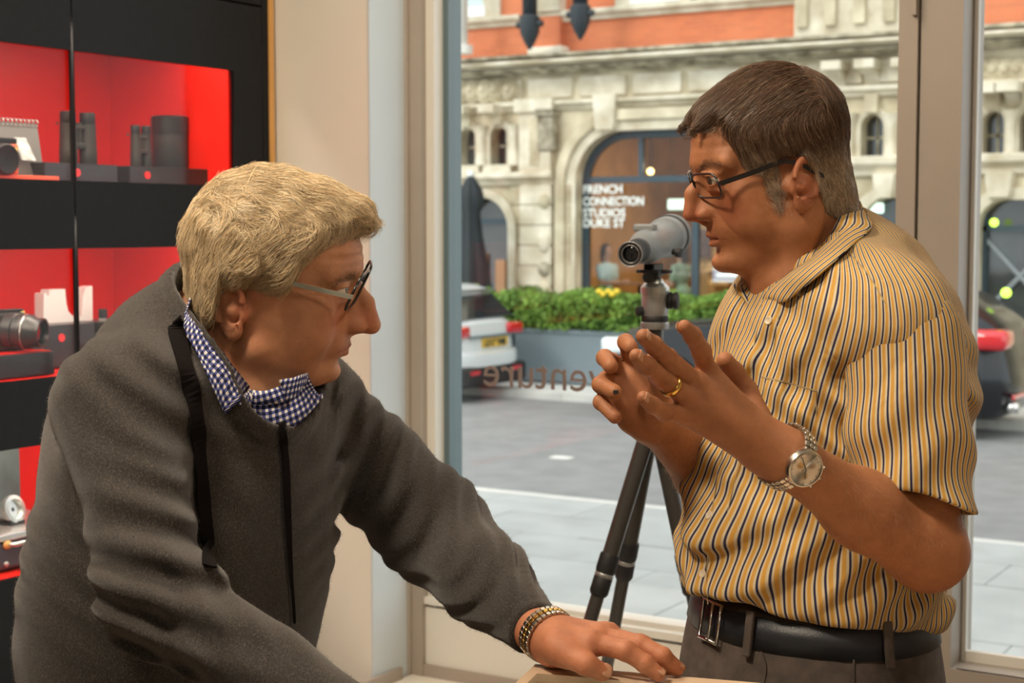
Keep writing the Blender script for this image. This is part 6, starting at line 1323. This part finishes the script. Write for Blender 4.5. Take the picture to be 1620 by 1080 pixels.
# ring
c0 = fL[2][0][0]; c1 = fL[2][0][1]; ax = (c1-c0)/np.linalg.norm(c1-c0); cc = c0+(c1-c0)*.62
rg_ = MB().lathe([(.0102, -.0034), (.0116, -.003), (.0120, 0), (.0116, .003), (.0102, .0034)], frame(W(cc), S2W(ax)), 32).build('wedding_ring', m_gold, None, True); tag(rg_, 'gold wedding ring on the near hand of the man in the striped shirt', 'ring')
tag(MB().rbox(-.0022, .0022, -.003, .003, 0, .0010, .0005, frame(W(fR[2][0][3]+np.array([.001, -.0088, .001])), S2W(np.array([.1, -1, .05])))).build('fingertip_patch', m_dark), 'tiny black patch on a fingertip of the far gesturing hand', 'plaster')
def bracelet(c, ax, sd, ra, rb, w_, n, m1, m2_, parent, a0=0, a1=2*math.pi, th=.0026):
    ax = np.array(ax)/np.linalg.norm(ax); sd = np.array(sd)-ax*(np.array(sd)@ax); sd /= np.linalg.norm(sd); up = np.cross(ax, sd)
    A_, B_ = MB(), MB()
    for i in range(n):
        a = a0+(a1-a0)*(i+.5)/n; p = c+sd*ra*math.cos(a)+up*rb*math.sin(a); nn = sd*math.cos(a)/ra+up*math.sin(a)/rb; nn /= np.linalg.norm(nn); M = frame(W(p), S2W(nn), S2W(ax)); L_ = (a1-a0)/n*(ra+rb)/2*.46
        for k, off in enumerate((-.36, 0, .36)):
            (B_ if k == 1 else A_).rbox(w_*(off-.16), w_*(off+.16), -L_, L_, -th*.3, th*(1.0 if k == 1 else .8), .0006, M, 1)
    A_.build('bracelet_links', m1, parent, 40); B_.build('centre_links', m2_, parent, 40)
m_steelw = mat('brushed_steel', (.62, .60, .54), .25, 1)
# watch of the man in the striped shirt
ax = wL-ST(1365, 806, 1.655); ax /= np.linalg.norm(ax); cw = ST(1243, 722, 1.604); wt = empty('wrist_watch', W(cw), 'steel chronograph wrist watch with a cream dial, striped-shirt man', 'watch')
nrm = np.array([-.10, -1, .12]); nrm = nrm-ax*(nrm@ax); nrm /= np.linalg.norm(nrm)
bracelet(cw, ax, nrm, .0325, .0330, .017, 30, m_steelw, m_steelw, wt)
M = frame(W(cw+nrm*.0335), S2W(nrm*1.0+np.array([-.12, 0, 0])), S2W(ax))
MB().lathe([(.0175, -.004), (.0198, -.002), (.0200, .003), (.0188, .0055), (.0176, .0058), (.0172, .0045)], M, 40).build('case', m_steelw, wt, 40)
MB().lathe([(.0172, .0030), (.0172, .0042), (.0001, .0042)], M, 40).build('dial', mat('cream_dial', (.85, .78, .58), .4), wt)
k = MB()
for i in range(12): a = i*math.pi/6; k.box(.0138, .0160, -.0003, .0003, .0042, .0046, M@Matrix.Rotation(a, 4, 'Z'))
k.box(-.002, .010, -.0005, .0005, .0046, .005, M@Matrix.Rotation(2.2, 4, 'Z')).box(-.002, .0135, -.0004, .0004, .005, .0053, M@Matrix.Rotation(-.6, 4, 'Z'))
k.build('hands_and_markers', m_rimd, wt); k = MB()
for a in (0, 2.1, 4.2): k.lathe([(.0034, .0043), (.0036, .0045), (.0030, .0045)], M@Matrix.Translation((.0075*math.cos(a), .0075*math.sin(a), 0)), 16)
k.build('subdial', m_gold, wt, True); MB().lathe([(.0186, .0050), (.012, .0058), (.0001, .0061)], M, 40).build('crystal', glassmat('watch_glass', refl=.04), wt, True)
k = MB()
for a in (2.6, 3.14, 3.7): q = M@Vector((.020*math.cos(a), .020*math.sin(a), .001)); q2 = M@Vector((.0235*math.cos(a), .0235*math.sin(a), .001)); k.tube([q, q2], .0017, 10)
k.build('crown_and_pushers', m_steelw, wt, True)
# watch of the white-haired man
ax = pl2-lA[-2]; ax /= np.linalg.norm(ax); cw = ST(866, 1003, 1.742); wt = empty('wrist_watch', W(cw), 'gold and steel link watch at the cuff of the grey jumper', 'watch')
bracelet(cw, ax, (0, -.6, .8), .0285, .0300, .017, 30, m_steelw, m_gold, wt, th=.003)
# ------------------------------------------------------------------ counter
C0 = onz(847, 1050, CTZ); C1 = onz(1240, 1083, CTZ); e1 = (C1-C0)[:2]; e1 /= np.linalg.norm(e1); e2 = np.array([e1[1], -e1[0]])
if e2[1] > 0: e2 = -e2
def cp(u, v, z): return W([C0[0]+e1[0]*u+e2[0]*v, C0[1]+e1[1]*u+e2[1]*v, z])
CM = Matrix.Translation(cp(0, 0, 0))@Matrix((Vector(list(S2W(np.array([e1[0], e1[1], 0.])))), Vector(list(S2W(np.array([e2[0], e2[1], 0.])))), Vector((0, 0, 1)))).transposed().to_4x4()
m_ctop = mat('beige_counter_top', (.70, .52, .36), .35, var=.04, vscale=6)
ct = empty('shop_counter', cp(.5, .3, 0), 'beige-topped glass showcase counter at the bottom of the frame', 'counter')
UL, VL = 1.25, .62
me = plate([(0, 0), (UL, 0), (UL, VL), (0, VL)], [[(.012, .035), (.26, .035), (.26, VL-.03), (.012, VL-.03)]], CM, CTZ-.022, CTZ); link('worktop', me, m_ctop, ct)
MB().box(.006, .268, .029, VL-.024, CTZ-.010, CTZ-.004, CM).build('glass_top', m_glass, ct)
MB().box(.0, .012, 0, VL, CTZ-.03, CTZ-.0225, CM).box(.012, UL, 0, .008, CTZ-.03, CTZ-.0225, CM).build('edge_trim', m_rimd, ct)
MB().box(.01, UL-.01, .01, VL-.01, .06, .86, CM).box(.04, UL-.04, .04, VL-.04, 0, .06, CM).build('cabinet_base', m_cream, ct)
MB().box(.27, UL-.01, .01, VL-.01, .86, CTZ-.023, CM).build('drawer_block', m_cream, ct)
MB().box(.012, .268, .012, VL-.012, .861, .866, CM).build('display_floor', mat('pale_display_cloth', (.62, .60, .50), .8), ct)
MB().box(.006, .011, .012, VL-.012, .866, CTZ-.03, CM).box(.011, .268, .008, .013, .866, CTZ-.03, CM).build('side_glass', m_glass, ct)
k = MB()
for i in range(34): k.sph(CM@Vector((.02, .03+i*.016, CTZ-.033)), .0022, 6, 5)
for i in range(14): k.sph(CM@Vector((.03+i*.016, .026, CTZ-.033)), .0022, 6, 5)
k.build('led_beads', mat('led_white', (1, 1, .9), .5, emit=(1, .95, .8), es=8), ct)
for i, (u, v, s_) in enumerate(((.09, .12, .05), (.18, .2, .04))):
    MB().rbox(u-s_, u+s_, v-s_*.6, v+s_*.6, .867, .90, .006, CM).build('display_box', mat('pale_box', (.7, .62, .42), .5)); tag(bpy.data.objects['display_box' if i == 0 else 'display_box.001'], ['cream box inside the glass showcase, nearer the corner', 'cream box inside the glass showcase, further from the corner'][i], 'box')
# ------------------------------------------------------------------ tripod, ball head, spotting scope
m_carbon = mat('carbon_tube', (.045, .042, .038), .35, coat=.3); m_alu = mat('grey_aluminium', (.42, .42, .42), .35, .7); m_scope = mat('scope_armour', (.22, .24, .25), .45, bump=.15, bscale=500)
TD = 2.85; tc_ = ST(1036, 520, TD)
tp = empty('tripod', W([tc_[0], TD, zp]), 'black carbon tripod with a ball head standing before the window', 'tripod')
def tz(py_): return ST(1036, py_, TD)[2]
ap = np.array([tc_[0], TD, tz(650)])
feet = [np.array([tc_[0]-.255, 2.76, zp]), np.array([tc_[0]-.118, 3.10, zp]), np.array([tc_[0]+.17, 2.78, zp])]
for ft in feet:
    a = ap+(ft-ap)*.02; L_ = lambda t: W(a+(ft-a)*t)
    ln_ = np.linalg.norm(ft-a); M = frame(L_(0), S2W(ft-a)); lg = MB().lathe([(.016, 0), (.0165, .02*ln_), (.0155, .03*ln_), (.0150, .31*ln_)], M, 16).build('leg', m_carbon, tp, 40)
    MB().lathe([(.0175, .30*ln_), (.0185, .305*ln_), (.0185, .335*ln_), (.0165, .345*ln_), (.0165, .35*ln_), (.0175, .352*ln_), (.0175, .385*ln_), (.0145, .392*ln_)], M, 18).build('twist_lock', m_dark, lg, 40)
    MB().lathe([(.0168, .342*ln_), (.0176, .344*ln_), (.0176, .35*ln_), (.0168, .352*ln_)], M, 18).build('lock_ring', m_alu, lg, True)
    MB().lathe([(.0125, .38*ln_), (.0125, .70*ln_)], M, 14).build('middle_section', m_carbon, lg, 40); MB().lathe([(.0155, .69*ln_), (.0155, .76*ln_)], M, 16).build('lower_lock', m_dark, lg, 40); MB().lathe([(.0100, .75*ln_), (.0100, .97*ln_), (.014, .975*ln_), (.013, .995*ln_)], M, 14).build('foot_section', m_carbon, lg, 40)
Mt = Matrix.Translation(W([tc_[0], TD, 0]))
MB().lathe([(.030, tz(665)), (.036, tz(655)), (.036, tz(630)), (.022, tz(618)), (.0155, tz(612)), (.0155, tz(520))], Mt, 24).build('centre_column', m_carbon, tp, 40)
MB().lathe([(.024, tz(520)), (.026, tz(517)), (.026, tz(510)), (.022, tz(508)), (.022, tz(500)), (.0235, tz(498)), (.0245, tz(488)), (.0245, tz(470)), (.0235, tz(458))], Mt, 28).build('ball_head_housing', m_alu, tp, 40)
MB().lathe([(.0228, tz(509)), (.0242, tz(507)), (.0242, tz(501)), (.0228, tz(499))], Mt, 28).build('panning_ring', m_dark, tp, 40)
MB().lathe([(.024, tz(470)), (.0265, tz(462)), (.0265, tz(454)), (.020, tz(448)), (.012, tz(446))], Mt, 28).build('socket_rim', m_silver, tp, 40)
MB().sph(W([tc_[0], TD, tz(452)]), .0185, 18, 12).tube([W([tc_[0], TD, tz(452)]), W([tc_[0]-.002, TD, tz(434)])], .008).build('ball', m_silver, tp, True)
def knob(px_, py_, r, l_, dx):
    a = np.array([ST(px_, py_, TD)[0], TD-.005, tz(py_)]); d = np.array([dx, -.25, 0]); M = frame(W(a), S2W(d)); MB().lathe([(r*.5, -.02), (r*.5, 0), (r, .002), (r, l_*.4), (r*.86, l_*.45), (r*.86, l_*.6), (r, l_*.65), (r, l_), (r*.7, l_+.002)], M, 20).build('knob', m_dark, tp, 40)
knob(1056, 475, .0155, .018, 1); knob(1018, 492, .009, .012, -1); MB().tube([W([ST(1038, 700, TD)[0], TD-.02, tz(712)]), W([ST(1038, 700, TD)[0]+.012, TD-.02, tz(735)])], .005).build('hook', m_dark, tp, True)
ss = empty('spotting_scope', W([tc_[0], TD, tz(410)]), 'grey spotting scope mounted on the tripod, eyepiece towards the room', 'telescope')
pa_ = ST(997, 402, 2.74); pb_ = ST(1062, 371, 3.02); axs = pb_-pa_; Ls = np.linalg.norm(axs); M = frame(W(pa_), S2W(axs))
MB().tube([M@Vector((.0215*math.cos(k*math.pi/16), .0215*math.sin(k*math.pi/16), -.0002)) for k in range(34)], .0012, 6).tube([M@Vector((.0155*math.cos(k*math.pi/16), .0155*math.sin(k*math.pi/16), .001)) for k in range(34)], .0008, 6).build('eyecup_ring', m_alu, ss, True)
MB().lathe([(.0001, .012), (.0145, .012), (.0160, .003), (.0185, .0), (.0210, .0), (.0225, .004), (.0225, .012), (.0205, .014), (.0205, .034), (.0215, .036), (.0215, .058), (.019, .062)], M, 32).build('eyepiece', m_dark, ss, 40)
MB().lathe([(.0142, .011), (.0142, .009), (.010, .0075), (.0001, .006)], M, 28).build('eye_lens', m_lens, ss, True)
MB().lathe([(.019, .058), (.0235, .068), (.028, .082), (.031, .10), (.0315, .13), (.030, .15), (.0305, .17), (.034, Ls*.78), (.0375, Ls*.80), (.0385, Ls*.82), (.0385, Ls*.97), (.0395, Ls*.975), (.0395, Ls), (.035, Ls)], M, 36).build('barrel', m_scope, ss, 40)
MB().lathe([(.0398, Ls*.90), (.0402, Ls*.905), (.0402, Ls*.93), (.0398, Ls*.935)], M, 36).build('focus_band', m_dark, ss, 40)
sg = np.array([.0, 0, 1]); q = pa_+axs*.42+np.array([-.006, 0, .033]); MB().rbox(-.014, .014, -.020, .020, -.008, .006, .004, frame(W(q), (0, 0, 1), S2W(axs))).build('sight_mount', m_scope, ss)
MB().rbox(-.035, .035, -.010, .010, -.028, -.004, .003, frame(W(pa_+axs*.55-np.array([0, 0, .034])), (0, 0, 1), S2W(axs))).build('foot_bracket', m_dark, ss)
q = np.array([tc_[0], TD, tz(431)]); MB().rbox(-.032, .032, -.014, .014, -.004, .004, .002, frame(W(q), (0, 0, 1), S2W(axs))).rbox(-.008, .012, -.030, .034, -.003, .003, .002, frame(W(q+[0, 0, .002]), (0, 0, 1), S2W(axs))).tube([W(q+[-.016, -.02, -.008]), W(q+[-.016, -.04, -.008])], .0095, 14).build('quick_release_plate', m_dark, ss, 40)
q = pa_+axs*.62+np.array([.028, -.02, -.018]); MB().lathe([(.006, 0), (.006, .008), (.009, .009), (.009, .016), (.0001, .017)], frame(W(q), S2W(np.array([1, -.6, -.2]))), 16).build('knob', m_dark, ss, 40)
# ------------------------------------------------------------------ people in the cafe
def sitter(px_, py_top, y, face, shirt, skin, hairc, label, hgt=.0):
    q = PY(px_, py_top, y); f0 = np.array([q.x, q.y, q.z]); fw = np.array([math.cos(face), math.sin(face), 0]); sd = np.array([-fw[1], fw[0], 0]); e = empty('person', (q.x, q.y, ZP), label, 'person')
    hd = f0+[0, 0, -.12]; ck = hd+[0, 0, -.20]; hp = ck+[0, 0, -.45]-fw*.05
    def bodyf(Q):
        d = ell(Q, hd, (.085, .085, .115)); d = smin(d, cap(Q, hd, ck, .05, .06), .03); d = smin(d, cap(Q, hd+fw*.085+[0, 0, -.02], hd+fw*.10+[0, 0, -.03], .012, .012), .02)
        for s in (1, -1): a = ck+sd*.17*s+[0, 0, -.05]; el = a+fw*.05+[0, 0, -.26]; wr = el+fw*.24+[0, 0, .04]-sd*.05*s; d = smin(d, chain(Q, [a, el, wr, wr+fw*.08], [.045, .038, .028, .03], .02), .02)
        return d
    def top(Q):
        d = smin(ell(Q, ck+[0, 0, -.15], (.12, .17, .2), rotz(face)), ell(Q, hp, (.13, .16, .15), rotz(face)), .06)
        for s in (1, -1): a = ck+sd*.17*s+[0, 0, -.05]; d = smin(d, cap(Q, a, a+fw*.03+[0, 0, -.16], .062, .055), .03)
        return d
    def legs(Q):
        d = None
        for s in (1, -1): a = hp+sd*.09*s+[0, 0, -.06]; k = a+fw*.42; b = np.array([k[0], k[1], ZP+.06]); t_ = smin(chain(Q, [a, k, b], [.085, .065, .05], .03), cap(Q, b, b+fw*.14, .04, .035), .03); d = t_ if d is None else np.minimum(d, t_)
        return np.maximum(d, ZP+.01-Q[:, 2])
    hairf = lambda Q: np.maximum(np.minimum(ell(Q, hd+[0, 0, .015]-fw*.012, (.098, .098, .122)), cap(Q, hd-fw*.05, hd-fw*.06+[0, 0, -.12], .075, .06)), (Q-(hd+fw*.045).astype(f32))@fw.astype(f32))
    lo_, hi_ = bounds([hd, hp, hp+fw*.6, [hp[0], hp[1], ZP+.1]], .27)
    for nm, f_, m_ in (('body', bodyf, mat('far_skin', skin, .6)), ('shirt', top, mat('far_shirt', shirt, .8)), ('trousers', legs, m_trs), ('hair', hairf, mat('far_hair', hairc, .7))):
        X_, F_ = mesh_sdf(f_, lo_, hi_, .016); link(nm, np_mesh(nm, X_, F_), m_, e)
    st_ = empty('cafe_stool', (hp[0], hp[1], ZP), 'dark stool under '+label.split(' sitting')[0].replace('person ', 'the person '), 'stool'); sz_ = hp[2]-.17
    MB().lathe([(.17, sz_-.03), (.18, sz_-.02), (.18, sz_), (.16, sz_+.01)], Matrix.Translation((hp[0], hp[1], 0)), 16).build('seat', m_iron, st_, 40)
    for k in range(4): a = math.pi/4+k*math.pi/2; MB().tube([(hp[0]+.11*math.cos(a), hp[1]+.11*math.sin(a), sz_-.02), (hp[0]+.19*math.cos(a), hp[1]+.19*math.sin(a), ZP)], .013, 6).build('leg', m_iron, st_)
sitter(960, 386, 22.3, R(-15), (.45, .62, .68), (.45, .25, .17), (.02, .015, .015), 'person in a pale blue top sitting at the cafe window left of the scope')
sitter(1078, 386, 22.2, R(170), (.24, .33, .24), (.40, .22, .15), (.03, .02, .015), 'person in a sage green top sitting at the cafe window right of the scope')
qt = PY(1012, 447, 22.3); tb = empty('cafe_table', (qt.x, 22.3, ZP), 'small dark table between the two people in the cafe', 'table')
MB().rbox(qt.x-.35, qt.x+.35, 22.05, 22.55, qt.z-.03, qt.z, .01).build('tabletop', mat('table_wood', (.22, .10, .05), .5), tb); MB().tube([(qt.x, 22.3, ZP), (qt.x, 22.3, qt.z-.03)], .03).build('leg', m_iron, tb, True); MB().tube([(qt.x, 22.3, ZP), (qt.x, 22.3, ZP+.02)], .22, 20).build('foot_plate', m_iron, tb)
# orange-brown posters and menu boards in the right half of the cafe window, small lit sign
random.seed(9)
for k in range(7):
    a = PY(1108+k*14, 385+(k % 3)*22, 22.2+k*.12); o = MB().rbox(a.x-.16, a.x+.16, a.y, a.y+.05, a.z-.22, a.z+.22, .01).build('display_board', mat('board_print', random.choice([(.55, .16, .04), (.35, .12, .04), (.62, .33, .12), (.12, .06, .05)]), .6, var=.5, vscale=9))
    tag(o, ['first','second','third','fourth','fifth','sixth','last'][k]+' from the left of the orange brown printed boards inside the cafe window', 'board', 'printed boards inside the cafe window')
a = PY(1128, 445, FY+.14); b = PY(1182, 425, FY+.14)
sg_ = empty('window_sign', a, 'small white outlined sign on the cafe window under the chin', 'sign')
MB().rbox(a.x, b.x, FY+.12, FY+.14, a.z, b.z, .01).build('board', mat('violet_grey', (.35, .33, .42), .5), sg_)
MB().box(a.x+.06, b.x-.06, FY+.112, FY+.12, (a.z+b.z)/2-.035, (a.z+b.z)/2+.035).box(a.x, b.x, FY+.112, FY+.12, b.z-.02, b.z).box(a.x, b.x, FY+.112, FY+.12, a.z, a.z+.02).build('lettering_band', m_vinyl, sg_)
